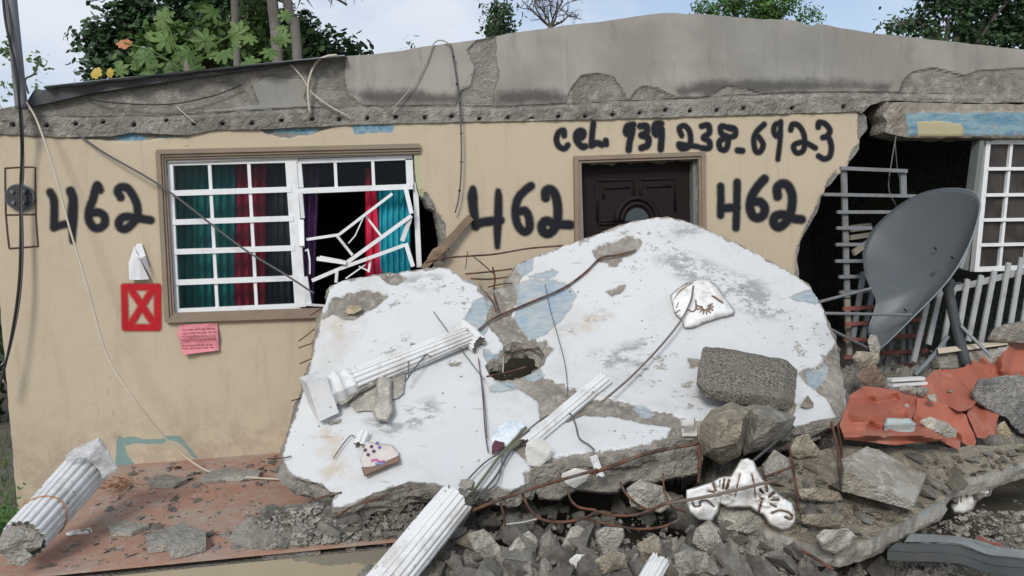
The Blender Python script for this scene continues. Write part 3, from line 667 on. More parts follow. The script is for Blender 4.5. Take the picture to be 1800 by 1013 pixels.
spray('painted_number', T(7.795, 7.795, 1240, 290, [
    ([(210, 290), (212, 480), (208, 690)], 4.6), ([(215, 600), (320, 585), (430, 585)], 5.5), ([(435, 235), (430, 550), (420, 860)], 4.8),
    ([(810, 190), (720, 290), (640, 420), (610, 560), (640, 680), (710, 725), (790, 690), (815, 590), (760, 510), (660, 500)], 6),
    ([(990, 430), (985, 310), (1060, 255), (1140, 290), (1190, 420), (1180, 600), (1120, 760), (1010, 850), (940, 800), (960, 700), (1080, 680), (1200, 730), (1320, 745)], 6)]), M_ink, 'black painted number 462 right of the door')
spray('painted_phone_number', T(6.923, 6.923, 960, 200, [
    ([(220, 265), (210, 200), (150, 230), (125, 310), (150, 390), (220, 425), (265, 380)], 3.8), ([(380, 290), (440, 280), (450, 220), (400, 210), (365, 260), (380, 340), (440, 400), (475, 395)], 4.6),
    ([(575, 120), (560, 250), (550, 390)], 4), ([(550, 385), (620, 355), (680, 375)], 4.4), ([(725, 325), (730, 370)], 4),
    ([(1060, 130), (990, 150), (970, 220), (1000, 245), (1050, 180), (1040, 250), (1015, 350), (1005, 440)], 4.4), ([(1145, 150), (1220, 150), (1220, 230), (1160, 260), (1240, 290), (1235, 380), (1160, 415)], 4.6),
    ([(1400, 120), (1330, 130), (1320, 220), (1350, 250), (1400, 180), (1405, 280), (1395, 430)], 4.6)])
    + T(6.0, 6.0, 1180, 200, [
    ([(110, 230), (85, 150), (140, 125), (190, 180), (205, 280), (180, 350), (110, 370), (80, 320), (150, 330), (280, 345)], 3.6), ([(320, 130), (390, 120), (400, 200), (340, 250), (400, 290), (400, 360), (320, 360)], 3.9),
    ([(640, 160), (530, 130), (530, 210), (600, 250), (580, 370), (520, 370), (510, 290), (600, 250), (670, 230), (670, 160), (600, 140)], 3.8), ([(700, 385), (750, 390)], 4.2),
    ([(980, 110), (900, 190), (870, 280), (890, 390), (940, 400), (970, 320), (920, 240)], 3.6), ([(1150, 100), (1100, 110), (1080, 180), (1110, 235), (1150, 180)], 3.4), ([(1155, 80), (1150, 260), (1125, 480)], 3.2),
    ([(1260, 170), (1280, 110), (1340, 120), (1390, 190), (1410, 290), (1390, 390), (1320, 410), (1290, 340), (1360, 300), (1430, 310), (1520, 360)], 3.5),
    ([(1550, 140), (1560, 90), (1630, 110), (1675, 180), (1640, 235), (1600, 250), (1660, 250), (1690, 350), (1670, 450), (1610, 475), (1555, 445)], 3.7)]), M_ink, 'black painted phone number above the door', step=1.4, soft=3.8)
X0 = lambda x, y: (x/2.98, 340+y/2.98)
spray('painted_cross_mark', [([X0(650, 500), X0(655, 700)], 4.0), ([X0(650, 490), X0(825, 490)], 4.2), ([X0(825, 490), X0(825, 700)], 4.5), ([X0(655, 703), X0(825, 703)], 4.4), ([X0(690, 510), X0(810, 690)], 4.4), ([X0(800, 500), X0(680, 690)], 4.2)], M_red, 'red painted square crossed by an X', sm=False)

# meter socket
meter = thing('meter_socket', 'round black electric meter socket set in the beige wall behind hanging cables', 'meter socket', W(37, 349, -.02))
def disc(c, r, y0, y1, n=40):
    b = MB(); v = [(c[0]+r*math.cos(2*math.pi*k/n), y, c[2]+r*math.sin(2*math.pi*k/n)) for y in (y0, y1) for k in range(n)]
    return b.add(v, [tuple(range(n)), tuple(range(2*n-1, n-1, -1))]+[(k, k+n, (k+1) % n+n, (k+1) % n) for k in range(n)])
mc = W(37, 347)
disc(mc, .098, -.03, .0).build('ring', m_simple('meter_ring_metal', (.16, .19, .2), .4), meter)
disc(mc, .088, -.045, -.031).build('face', M_black, meter)
for x, y in ((27, 338), (47, 338), (29, 357), (46, 357)): disc(W(x, y), .014, -.06, -.046, 14).build('terminal', m_simple('terminal_grey', (.12, .13, .14), .3), meter)
b = MB()
for ln in ([(8, 296), (57, 294), (62, 305), (63, 378), (67, 434)], [(9, 296), (10, 375), (16, 437)], [(12, 378), (64, 377)], [(16, 437), (68, 433)]): b.tube([W(x, y, -.003) for x, y in ln], .006, 5, 2)
b.build('outline', m_simple('rusty_gap_line', (.09, .06, .04), .9), meter)

# ================================================================== PORCH
PXL = -2.16
def m_porch():
    n = NT('worn_red_floor_paint'); red = n.mix(n.noise(3, 6, .7), (.31, .165, .115), (.41, .245, .18))
    red = n.mix(n.rng(n.noise(2.2, 7, .75, seed=3), .40, .64, 0, .85), red, (.36, .29, .235)); red = n.mix(n.rng(n.noise(10, 7, .8, seed=5), .53, .63, 0, .85), red, (.38, .355, .31))
    return n.done(red, .85, n.bump(n.noise(50, 6, .7), .5, .006), spec=.2)
def m_pface():
    n = NT('peeling_beige_porch_face'); a = n.math('ADD', n.attr('conc'), n.math('MULTIPLY', n.math('SUBTRACT', n.noise(9, 7, .7), .5), 40.0)); f = n.rng(a, -1, 1)
    c = n.mix(f, n.mix(n.noise(4, 4), (.33, .28, .2), (.4, .35, .26)), n.mix(n.noise(6, 6, .7), (.17, .15, .12), (.27, .25, .2))); return n.done(c, .88, n.bump(n.noise(20, 6, .7), .35, .005), spec=.15)
porch = thing('porch', 'raised porch with worn reddish floor and peeling beige front face', 'porch', (0, EDGE_Y/2, -.35))
MB().box((PXL, EDGE_Y, FZ-.014), (.32, -.002, FZ)).build('floor', m_porch(), porch)
pf = [(-60, 1015), (57, 1012), (450, 976), (560, 967), (700, 955), (900, 940), (900, 1100), (-60, 1100)]
q = proj((PXL+.02, EDGE_Y+.015, FZ-.052)), proj((.38, EDGE_Y+.015, FZ-.052)), proj((.38, EDGE_Y+.015, -.36)), proj((PXL+.02, EDGE_Y+.015, -.36))
sheet('front_face', q, [], 7, lambda a, b_: at_y(a, b_, EDGE_Y+.015), (0, .3, 0), m_pface(), M_edge, attrs=lambda P2, P: dict(conc=30-np.hypot((P2[:, 0]-600)/3.6, (P2[:, 1]-965)/1.0)), parent=porch)

# ================================================================== FALLEN SLAB
slab_ctrl = [(580, 500, -.42), (790, 470, -.42), (500, 800, -1.45), (545, 650, -.95), (590, 890, -1.92), (760, 850, -1.98), (870, 862, -2.08), (920, 855, -2.12), (680, 650, -1.08), (850, 515, -.62), (900, 640, -1.12),
             (1170, 382, -.36), (905, 462, -.48), (1450, 540, -.78), (1493, 735, -1.62), (1240, 757, -1.98), (1030, 800, -2.08), (1060, 712, -1.68), (1300, 560, -1.0), (1050, 550, -.85)]
SY = rbf(slab_ctrl)
def S(px, py, lift=0.0):
    """point on the slab surface under a photo pixel, raised by lift"""
    p = at_y(float(px), float(py), float(SY(np.array([px]), np.array([py]))[0])); d = CAM-p; return p+d/np.linalg.norm(d)*lift
slab_out = [(580, 503), (600, 494), (640, 486), (700, 478), (745, 472), (790, 470), (812, 487), (838, 500), (850, 512), (872, 505), (893, 500), (898, 484), (905, 466), (940, 452), (1000, 428), (1060, 408), (1110, 390), (1150, 383), (1175, 382), (1215, 392), (1240, 402), (1300, 430), (1360, 462), (1420, 498), (1442, 530), (1458, 570), (1475, 620), (1484, 670), (1494, 736),
            (1440, 742), (1400, 752), (1340, 760), (1260, 765), (1235, 772), (1190, 772), (1150, 786), (1120, 792), (1070, 796), (1030, 802), (990, 805), (960, 808), (935, 826), (922, 852), (898, 864), (872, 856), (850, 862), (800, 868), (770, 852), (720, 848), (690, 857), (660, 866), (625, 885), (600, 893), (584, 892), (583, 880), (590, 872), (562, 852), (528, 842), (508, 832), (494, 806), (500, 780), (512, 745), (530, 695), (545, 640), (556, 590), (566, 550)]
hole = [(852, 644), (862, 630), (880, 623), (886, 606), (905, 598), (928, 600), (950, 608), (962, 624), (956, 642), (932, 655), (908, 664), (884, 667), (862, 662)]
sl_conc = [[(570, 548), (582, 527), (612, 516), (655, 510), (682, 521), (665, 538), (645, 545), (622, 562), (602, 560), (585, 552), (566, 562)],
           [(835, 510), (852, 500), (900, 486), (905, 475), (925, 470), (912, 500), (908, 530), (898, 552), (915, 575), (930, 596), (905, 604), (885, 606), (872, 585), (852, 565), (860, 540), (852, 520)],
           [(858, 640), (886, 606), (905, 598), (935, 596), (960, 600), (974, 613), (955, 632), (945, 655), (960, 664), (1000, 682), (1020, 690), (1010, 705), (985, 735), (950, 730), (945, 705), (920, 688), (895, 678), (870, 668)],
           [(950, 690), (1010, 700), (1080, 702), (1110, 712), (1165, 728), (1215, 738), (1235, 748), (1190, 752), (1130, 744), (1080, 732), (1025, 730), (985, 745), (950, 740)],
           [(1042, 440), (1055, 430), (1112, 415), (1128, 424), (1122, 440), (1100, 452), (1072, 462), (1050, 458)],
           [(1075, 455), (1100, 452), (1085, 468), (1072, 465)], [(1066, 512), (1080, 506), (1100, 502), (1098, 510), (1075, 522)],
           [(1400, 655), (1440, 642), (1476, 596), (1500, 640), (1500, 740), (1475, 745), (1462, 715), (1456, 700), (1440, 690), (1418, 672)],
           [(920, 830), (935, 822), (960, 805), (1030, 795), (1120, 785), (1170, 768), (1190, 745), (1250, 740), (1260, 780), (1100, 820), (930, 870)],
           [(880, 770), (915, 760), (945, 790), (960, 805), (940, 825), (915, 800)], [(1210, 632), (1240, 630), (1240, 642), (1216, 645)],
           [(790, 637), (812, 636), (808, 643), (792, 643)], [(670, 487), (700, 478), (715, 490), (700, 500), (680, 498)], [(575, 740), (600, 737), (604, 741), (580, 746)]]
sl_blue = [[(818, 560), (832, 532), (852, 520), (865, 530), (850, 560), (862, 572), (850, 590), (852, 612), (880, 625), (884, 632), (858, 640), (850, 625), (848, 600), (838, 575), (815, 565)], [(905, 498), (930, 492), (975, 493), (998, 500), (1014, 520), (1004, 540), (985, 565), (955, 590), (932, 598), (915, 575), (905, 560), (912, 530)],
           [(858, 680), (890, 668), (912, 672), (902, 685), (880, 690), (862, 688)], [(925, 652), (945, 645), (958, 660), (940, 668), (925, 665)], [(1108, 714), (1135, 713), (1155, 728), (1130, 732)],
           [(1385, 522), (1438, 504), (1446, 522), (1440, 533), (1402, 530)], [(1418, 652), (1458, 640), (1452, 662), (1435, 685), (1420, 675)], [(800, 478), (820, 482), (830, 498), (812, 492)], [(905, 465), (940, 455), (935, 475), (915, 488)], [(930, 487), (970, 473), (985, 478), (965, 490)], [(1484, 660), (1500, 680), (1500, 745), (1486, 735)]]
sl_scuff = [[(1150, 455), (1200, 440), (1250, 462), (1300, 485), (1345, 515), (1320, 545), (1285, 540), (1240, 510), (1190, 485)], [(1180, 400), (1225, 398), (1235, 412), (1190, 418)], [(1060, 545), (985, 580), (1000, 590), (1075, 560)], [(1220, 470), (1330, 490), (1400, 560), (1330, 560), (1250, 510)], [(700, 490), (760, 480), (800, 500), (740, 510)], [(1040, 620), (1130, 600), (1120, 640), (1060, 650)], [(640, 740), (760, 700), (780, 740), (680, 770)]]
def m_slab():
    n = NT('white_ceiling_paint'); white = n.mix(n.noise(2, 5), (.545, .555, .555), (.61, .625, .635))
    white = n.mix(n.rng(n.noise(1.6, 8, .75, seed=3), .48, .70, 0, .6), white, (.44, .43, .39))
    sc_ = n.math('MULTIPLY', n.rng(n.attr('scuff'), -12, 12), n.rng(n.noise(5, 8, .8, vec=n.scaled((1, 1, 2.4)), seed=6), .46, .53)); white = n.mix(n.math('MULTIPLY', sc_, .9), white, (.28, .285, .285))
    fk = n.math('MAXIMUM', n.math('MULTIPLY', n.rng(n.noise(26, 3, .55, seed=8), .69, .71), n.rng(n.noise(2.2, 3, .5, seed=9), .50, .58)), n.math('MULTIPLY', n.rng(n.attr('chips'), -10, 10), n.rng(n.noise(13, 7, .7, vec=n.scaled((1, 1, 1.6)), seed=19), .585, .60))); white = n.mix(fk, white, (.32, .30, .26))
    sw = n.rng(n.noise(9, 3, .5, vec=n.scaled((.5, .5, 6)), seed=12), .705, .715); white = n.mix(n.math('MULTIPLY', sw, .7), white, (.35, .33, .3))
    st = n.rng(n.attr('stainy'), -25, 20, 0, .7); white = n.mix(n.math('MULTIPLY', st, n.rng(n.noise(6, 6, .7, seed=14), .4, .65)), white, (.46, .37, .25))
    cc = concrete_col(n, (.33, .305, .26), (.2, .18, .15), (.46, .44, .39), 1.3)
    a0 = n.math('MAXIMUM', n.attr('conc'), n.math('SUBTRACT', 1.5, n.attr('rim'))); a = n.math('ADD', a0, n.math('MULTIPLY', n.math('SUBTRACT', n.noise(16, 7, .7), .5), 22.0)); fa = n.rng(a, -.7, .7)
    b = n.math('ADD', n.attr('blue'), n.math('MULTIPLY', n.math('SUBTRACT', n.noise(14, 7, .7, seed=2), .5), 16.0)); fb = n.rng(b, -.7, .7)
    blue = n.mix(n.rng(n.noise(9, 6, .7, vec=n.scaled((1, 2.5, 2.5))), .38, .62), (.28, .35, .39), (.38, .42, .43))
    blue = n.mix(n.rng(n.noise(7, 6, .75, seed=4), .56, .66, 0, .7), blue, (.42, .40, .35)); blue = n.mix(n.rng(n.noise(4, 5, .6, seed=24), .52, .66, 0, .5), blue, (.20, .32, .46))
    c = n.mix(fa, white, cc); c = n.mix(fb, c, blue)
    rim = n.math('MULTIPLY', n.rng(n.math('MAXIMUM', a, b), -2.2, -.7), n.rng(n.math('MAXIMUM', a, b), -.7, .5, 1, 0)); c = n.mix(n.math('MULTIPLY', rim, .35), c, (.28, .26, .22))
    ck = n.rng(n.attr('crack'), .3, 1.1, 1, 0); c = n.mix(n.math('MULTIPLY', ck, .7), c, (.2, .18, .15))
    h = n.math('ADD', n.math('MULTIPLY', n.noise(12, 4), .35), n.math('MULTIPLY', n.math('MULTIPLY', concrete_h(n, 1.3), fa), 2.5)); h = n.math('SUBTRACT', h, n.math('MULTIPLY', n.math('ADD', fk, fb), .5))
    return n.done(c, .7, n.bump(h, .55, .012), spec=.25)
def sl_attrs(P2, P):
    ck = np.minimum.reduce([dline(P2, l) for l in ([(1128, 452), (1110, 480), (1085, 500), (1040, 528)], [(840, 545), (812, 553), (790, 560)], [(1400, 655), (1410, 640), (1412, 600), (1418, 580)], [(1143, 598), (1150, 640), (1140, 690), (1130, 720)], [(640, 498), (690, 490), (720, 484)], [(700, 610), (750, 600)], [(585, 875), (640, 862), (655, 858)], [(905, 600), (960, 560), (1010, 545), (1040, 528)], [(1250, 735), (1260, 690), (1235, 640)], [(1185, 560), (1150, 598)], [(700, 478), (712, 520), (700, 560), (715, 600)], [(860, 760), (820, 740), (790, 745), (760, 735)], [(1300, 430), (1290, 470), (1310, 500)], [(1410, 640), (1380, 600), (1385, 560), (1370, 520)])])
    return dict(rim=sdf(P2, slab_out), chips=sdfs(P2, [[(1130, 590), (1220, 640), (1240, 730), (1150, 700), (1080, 660)], [(1370, 540), (1470, 560), (1480, 660), (1400, 640)], [(1020, 410), (1160, 400), (1200, 450), (1100, 480), (990, 470)], [(640, 590), (720, 590), (740, 625), (650, 620)], [(760, 480), (830, 500), (840, 560), (780, 540)], [(1060, 760), (1180, 740), (1150, 775), (1020, 790)], [(600, 520), (690, 500), (700, 540), (620, 570)]]), conc=sdfs(P2, sl_conc), blue=sdfs(P2, sl_blue), scuff=sdfs(P2, sl_scuff), crack=ck+.4, stainy=sdfs(P2, [[(560, 740), (600, 745), (600, 800), (620, 850), (570, 860), (560, 800)], [(560, 560), (640, 540), (600, 600)], [(1020, 560), (1080, 540), (1060, 570), (1000, 590)]]))
def sl_disp(P2, P, A):
    c = np.clip((A['conc']+3)/6, 0, 1); bl = np.clip(A['blue']/2, 0, 1)*(1-c)
    low = np.clip(sdf(P2, sl_conc[8])/6, 0, 1)
    return .006*fbm(P, 1.5, 3, 2)+.0015*fbm(P, 10, 3, 7)-c*(.016+.022*fbm(P, 11, 4, 4, .7))-bl*.006+low*.02*fbm(P, 8, 3, 9)
slab = thing('collapsed_roof_slab', 'huge cracked white painted slab of the collapsed porch roof leaning against the house', 'concrete slab', S(900, 850)*np.array([1, 1, 0])+np.array([0, 0, .1]))
sheet('slab', rough(slab_out, 3.5, 21, 4, .07), [rough(hole, 2, 3, 3)], 3, lambda a, b_: at_y(a, b_, SY(a, b_)), (0.0, .07, -.115), m_slab(), M_edge, layers=4, jag=.05, disp=sl_disp, attrs=sl_attrs, seed=4, parent=slab)
# rough beam still hanging on the front edge
chunk('edge_beam', [(838, 872), (880, 862), (925, 835), (935, 822), (1000, 805), (1060, 798), (1140, 782), (1195, 768), (1240, 768), (1238, 800), (1232, 835), (1190, 842), (1150, 852), (1105, 850), (1085, 870), (1040, 866), (1015, 862), (985, 882), (950, 880), (940, 862), (900, 872), (880, 885), (850, 888)], lambda a, b_: -2.03+0*a, .22, M_edge, bevel=16, facets=2, amp=.05, step=3.2, seed=8, nscale=9, jag=5, asp=.35, parent=slab)
chunk('edge_beam', [(585, 893), (610, 885), (640, 872), (680, 856), (720, 850), (770, 852), (808, 862), (800, 880), (770, 885), (740, 882), (700, 893), (650, 896), (610, 905)], -1.86, .14, M_edge, bevel=14, facets=2, amp=.035, step=3.2, seed=12, parent=slab)
chunk('edge_beam', [(1290, 762), (1340, 752), (1400, 750), (1440, 738), (1492, 732), (1494, 742), (1440, 765), (1395, 790), (1360, 800), (1320, 790)], -1.72, .18, M_edge, bevel=12, facets=2, amp=.03, step=3.2, seed=15, parent=slab)
chunk('edge_beam', [(498, 815), (520, 832), (560, 846), (590, 868), (585, 884), (560, 880), (535, 872), (512, 862), (500, 845)], -1.5, .16, M_edge, bevel=12, facets=2, amp=.03, step=3, seed=16, parent=slab)
chunk('loose_plaster', [(985, 835), (1010, 822), (1040, 828), (1030, 845), (1010, 858), (995, 850)], -2.17, .03, m_simple('loose_white_plaster', (.62, .61, .58), .8, .06, 8, .1), bevel=4, amp=.006, seed=3, parent=slab)
chunk('loose_plaster', [(928, 778), (950, 768), (972, 786), (968, 806), (950, 820), (930, 815), (925, 795)], -2.04, .035, bpy.data.materials['loose_white_plaster'], bevel=3, facets=2, amp=.006, jag=6, seed=5, parent=slab)
chunk('loose_plaster', [(1195, 738), (1222, 733), (1226, 768), (1200, 766)], -2.06, .09, bpy.data.materials['loose_white_plaster'], bevel=4, facets=1, amp=.004, seed=6, parent=slab)

# ================================================================== RUBBLE GROUND FORMS
def bump2(x, y, cx, cy, rx, ry, h): return h*np.exp(-(((x-cx)/rx)**2+((y-cy)/ry)**2))
hl = at_z(540, 905, .2); hl2 = at_z(720, 900, .15)
def H(x, y, nz=True):
    x = np.asarray(x, float); y = np.asarray(y, float)
    z = np.full(x.shape, -.40)
    front = .16-.27*np.maximum(0, -2.05-y)-.30*np.maximum(0, -3.0-y)
    ditch = np.interp(y, [-5, -3, -2.6, -2.25, -2.08, -1.1, -.6], [-.6, -.12, .0, .09, -.18, -.2, .1]); mt = 1/(1+np.exp(-(x-.42)/.06)); front = front+(ditch-front)*mt
    m = 1/(1+np.exp(-(x+.12+.25*(y+2.0))/.07))
    z = z+(front-z)*m
    right = np.interp(y, [-5, -3.2, -1.7, -1.35, -1.0], [-.30, -.28, -.26, .34, .50]); mr = 1/(1+np.exp(-(x-2.25)/.12)); z = z+(right-z)*mr
    z = np.maximum(z, bump2(x, y, .95, -.35, .95, .4, .95)-.5); z = np.maximum(z, bump2(x, y, 2.0, -1.0, .6, .55, 1.12)-.5); z = np.maximum(z, bump2(x, y, 2.05, -1.75, .4, .3, .85)-.5)  # first bump: rubble added behind the slab to darken its hole
    z = np.maximum(z, bump2(x, y, hl[0], hl[1], .42, .22, .24)+.04-.5*(y < EDGE_Y+.02)); z = np.maximum(z, bump2(x, y, hl2[0], hl2[1], .6, .3, .17)+.04-.5*((y < EDGE_Y+.02)|(x > 2.3)))
    z = z*(1-1/(1+np.exp((y+4.6)/.1)))+(-.4)*(1/(1+np.exp((y+4.6)/.1)))
    z = np.where(x > 5.5, z-(x-5.5)*.5, z)
    if nz:
        P = np.c_[x.ravel(), y.ravel(), 0*x.ravel()]; 
        g_ = np.clip((z+.37)/.12, 0, 1)*np.where((x < -.15) & (y > EDGE_Y), .55, 1.0); z_in = z; z = z+(.05*fbm(P, 3, 3, 5)+.02*fbm(P, 11, 3, 8, .6)).reshape(x.shape)-.07
        for sc, am, sd_ in ((8.5, .085, 3), (17, .045, 7), (38, .018, 11)):
            f1, f2, rid = worley(x+.02*z, y, sc, sd_); z = z+am*rid*np.clip((f2-f1)*1.6, 0, .8)**.6+am*.4*(rid-.5)*np.clip((f2-f1)*3, 0, 1)
        z = z_in+(z-z_in)*g_
    return np.maximum(z, -.42)
gx, gy = np.meshgrid(np.arange(-1.9, 5.6, .017), np.arange(-3.6, -.01, .017)); gz = H(gx, gy)
ny_, nx_ = gx.shape; idx = np.arange(ny_*nx_).reshape(ny_, nx_)
Fq = np.c_[idx[:-1, :-1].ravel(), idx[:-1, 1:].ravel(), idx[1:, 1:].ravel(), idx[1:, :-1].ravel()]
zz = gz.ravel(); gyr = gy.ravel(); floor_ = np.where(gyr > EDGE_Y, FZ+.004, -.345); keep = (zz[Fq] > floor_[Fq]-.0).any(1); Fq = Fq[keep]
u_, inv_ = np.unique(Fq, return_inverse=True)
M_grit = m_conc('crushed_rubble', (.35, .33, .29), (.20, .188, .165), (.48, .455, .40), sc=1.6, b=1.0, rand=0)
mk('rubble_mound', np.c_[gx.ravel(), gy.ravel(), zz][u_], inv_.reshape(Fq.shape), M_grit, label='crushed grey concrete rubble heaped below the fallen slab', cat='rubble', kind='stuff', smooth=False)

# ---- chunk prototypes
def rock_mesh(seed, flat=1.0, sub=2, n=13, amp=.06):
    rr = random.Random(seed); bm = bmesh.new()
    for i in range(n):
        v = Vector((rr.gauss(0, 1), rr.gauss(0, 1), rr.gauss(0, 1))).normalized()*rr.uniform(.75, 1.05); v.z *= flat*.85; v.x *= 1.15; v.y *= .8; bm.verts.new(v)
    bmesh.ops.convex_hull(bm, input=bm.verts[:]); bmesh.ops.delete(bm, geom=[v for v in bm.verts if not v.link_faces], context='VERTS')
    bmesh.ops.triangulate(bm, faces=bm.faces[:])
    bmesh.ops.subdivide_edges(bm, edges=bm.edges[:], cuts=sub+1, use_grid_fill=True)
    V = np.array([v.co[:] for v in bm.verts]); r = np.linalg.norm(V, axis=1)[:, None]+1e-9
    V = V*(1+amp*fbm(V, 2.2, 4, seed, .65)[:, None])
    Fs = [tuple(v.index for v in f.verts) for f in bm.faces]; bm.verts.index_update()
    Fs = [tuple(v.index for v in f.verts) for f in bm.faces]; bm.free()
    return V, Fs
def solid(name, pts, mat, amp=.01, cuts=5, seed=0, nscale=9, smooth=False, **k):
    """convex broken block through given 3-D corner points"""
    bm = bmesh.new()
    for p in pts: bm.verts.new(p)
    bmesh.ops.convex_hull(bm, input=bm.verts[:]); bmesh.ops.delete(bm, geom=[v for v in bm.verts if not v.link_faces], context='VERTS'); bmesh.ops.triangulate(bm, faces=bm.faces[:])
    bmesh.ops.subdivide_edges(bm, edges=bm.edges[:], cuts=cuts, use_grid_fill=True); bm.verts.index_update(); bm.normal_update()
    V = np.array([v.co[:] for v in bm.verts]); N_ = np.array([v.normal[:] for v in bm.verts]); V = V+N_*(amp*fbm(V, nscale, 4, seed, .6))[:, None]
    Fs = [tuple(v.index for v in f.verts) for f in bm.faces]; bm.free(); return mk(name, V, Fs, mat, smooth=smooth, **k)
PROTO = []
mats_r = [M_conc, M_conc, M_conc_lt, M_conc_tan, M_conc, M_edge]
for i in range(14):
    V, Fs = rock_mesh(100+i, 1.0 if i < 8 else .42, 2, 8+i % 4); me = bpy.data.meshes.new('concrete_chunk'); me.from_pydata(V.tolist(), [], Fs); me.update(); me.materials.append(mats_r[i % 6]); PROTO.append(me)
def scatter(n, poly, size, name, label, cat, group, seed, surf, protos=range(14), sink=.3, flatz=(.7, 1.0), mind=.6, szpow=2.0):
    rr = random.Random(seed); poly = np.array(poly, float); lo, hi = poly.min(0), poly.max(0); placed = []; tries = 0
    while len(placed) < n and tries < n*60:
        tries += 1; px, py = rr.uniform(lo[0], hi[0]), rr.uniform(lo[1], hi[1])
        if sdf(np.array([[px, py]]), poly)[0] < 0: continue
        p = surf(px, py)
        if p is None: continue
        s = size[0]+(size[1]-size[0])*rr.random()**szpow
        if any((p[0]-q[0])**2+(p[1]-q[1])**2+(p[2]-q[2])**2 < (mind*(s+q[3]))**2 for q in placed): continue
        placed.append((p[0], p[1], p[2], s)); me = PROTO[rr.choice(list(protos))]
        o = bpy.data.objects.new(name, me); C.objects.link(o); fz = rr.uniform(*flatz)
        o.scale = (s*rr.uniform(.8, 1.2), s*rr.uniform(.7, 1.1), s*fz); o.location = (p[0], p[1], p[2]+s*fz*(1-sink)*.5)
        o.rotation_euler = (rr.uniform(-.5, .5), rr.uniform(-.5, .5), rr.uniform(0, 6.28)); o['label'] = label; o['category'] = cat; o['group'] = group
def on_floor(px, py):
    p = at_z(px, py, FZ); return p if EDGE_Y < p[1] < -.03 and p[0] > PXL else None
def on_heap(px, py):
    d = rays(px, py); t = 2.0
    while t < 8:
        p = CAM+d*t
        if p[2] < float(H(p[0:1], p[1:2], False)[0]): return p
        t += .02
    return None

# ================================================================== BIG NAMED CHUNKS
Zb = lambda ox, oy, s: (lambda pts: [(ox+x/s, oy+y/s) for x, y in pts])
ch = chunk
def m_cinder():
    n = NT('coarse_cinder_concrete'); s_ = n.rng(n.noise(75, 3, .6), .36, .62); c = n.mix(s_, (.075, .07, .058), (.30, .285, .24)); c = n.mix(n.rng(n.noise(5, 6, .7, seed=3), .42, .62, 0, .6), c, (.22, .20, .165))
    c = n.mix(n.rng(n.noise(120, 2, .5, seed=8), .66, .72, 0, .7), c, (.45, .43, .38)); return n.done(c, .95, n.bump(n.math('ADD', n.noise(75, 3, .6), n.noise(20, 5, .6)), 1.0, .02), spec=.1)
cb = [(x, y, l) for x, y, l in ((1238, 609, .20), (1300, 616, .20), (1384, 633, .20), (1402, 650, .16), (1234, 616, .31), (1300, 624, .32), (1383, 641, .31), (1399, 660, .26), (1226, 672, .31), (1236, 684, .32), (1300, 692, .32), (1376, 700, .30), (1396, 704, .22), (1240, 699, .20), (1290, 709, .19), (1340, 714, .18), (1384, 721, .16), (1223, 676, .2))]
solid('concrete_block', [S(x, y, l) for x, y, l in cb]+[S(x, y, .03) for x, y, l in ((1250, 625, 0), (1380, 640, 0), (1385, 690, 0), (1250, 680, 0))], m_cinder(), .012, 12, 3, nscale=14, label='grey rectangular concrete block with rough aggregate lying on the right of the white slab', cat='concrete block')
def bsolid(name, out, fr, y0, yf, yb, mat, seed, **k):
    c_ = np.mean(out, 0); P_ = [W(x, y, y0) for x, y in out]+[W(x, y, yf) for x, y in fr]+[W(*(c_+(np.array(p)-c_)*.8), yb) for p in out]
    return solid(name, P_, mat, .018, 8, seed, nscale=8, **k)
bsolid('boulder', [(1230, 745), (1250, 722), (1285, 708), (1322, 716), (1318, 745), (1300, 800), (1268, 816), (1236, 800), (1228, 770)], [(1262, 742), (1308, 735), (1296, 780), (1255, 788)], -2.10, -2.30, -1.75, M_conc_tan, 5, label='large tan broken concrete lump at the lower edge of the white slab', cat='concrete chunk')
bsolid('boulder', [(1314, 712), (1350, 712), (1397, 734), (1388, 758), (1350, 786), (1306, 803), (1302, 770)], [(1335, 735), (1372, 742), (1322, 778)], -2.06, -2.20, -1.75, M_conc, 6, label='grey split concrete lump touching the right side of the tan lump', cat='concrete chunk')
G_ = 'large broken concrete pieces in the heap'
def named(label, out, y, th, mat, seed, **k):
    kw = dict(bevel=9, facets=5, amp=.022, step=3, jag=2.5); kw.update(k); return ch('concrete_chunk', out, y, th, mat, seed=seed, label=label, cat='concrete chunk', group=G_, **kw)
named('dark pointed chunk right of the tan lump, above the white capital', [(1340, 818), (1362, 790), (1388, 808), (1393, 848), (1365, 862), (1345, 845)], -2.1, .2, M_conc, 31)
named('jagged pale chunk between two upright rusty bars', [(1388, 790), (1400, 768), (1420, 762), (1440, 790), (1438, 803), (1405, 808), (1390, 802)], -1.98, .16, M_conc_tan, 32)
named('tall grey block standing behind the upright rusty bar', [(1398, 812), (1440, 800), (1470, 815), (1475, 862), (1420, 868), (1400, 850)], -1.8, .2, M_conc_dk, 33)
named('flat pale stone below the upright bars, topmost of three', [(1403, 860), (1430, 856), (1475, 866), (1482, 880), (1450, 884), (1408, 876)], -2.36, .1, M_conc_tan, 34, bevel=8)
named('flat pale stone below the upright bars, lowest of three', [(1408, 905), (1450, 902), (1485, 908), (1480, 926), (1440, 930), (1412, 922)], -2.58, .12, M_conc_tan, 35, bevel=8)
named('pale angular stone on the lower right slab edge', [(1434, 942), (1448, 931), (1490, 929), (1503, 940), (1495, 960), (1468, 974), (1446, 965)], -2.74, .16, M_conc_lt, 36, facets=3)
named('wedge shaped grey chunk under the left scroll of the white capital', [(1222, 928), (1246, 914), (1264, 930), (1277, 972), (1270, 994), (1245, 978), (1216, 955)], -2.45, .18, M_conc, 37)
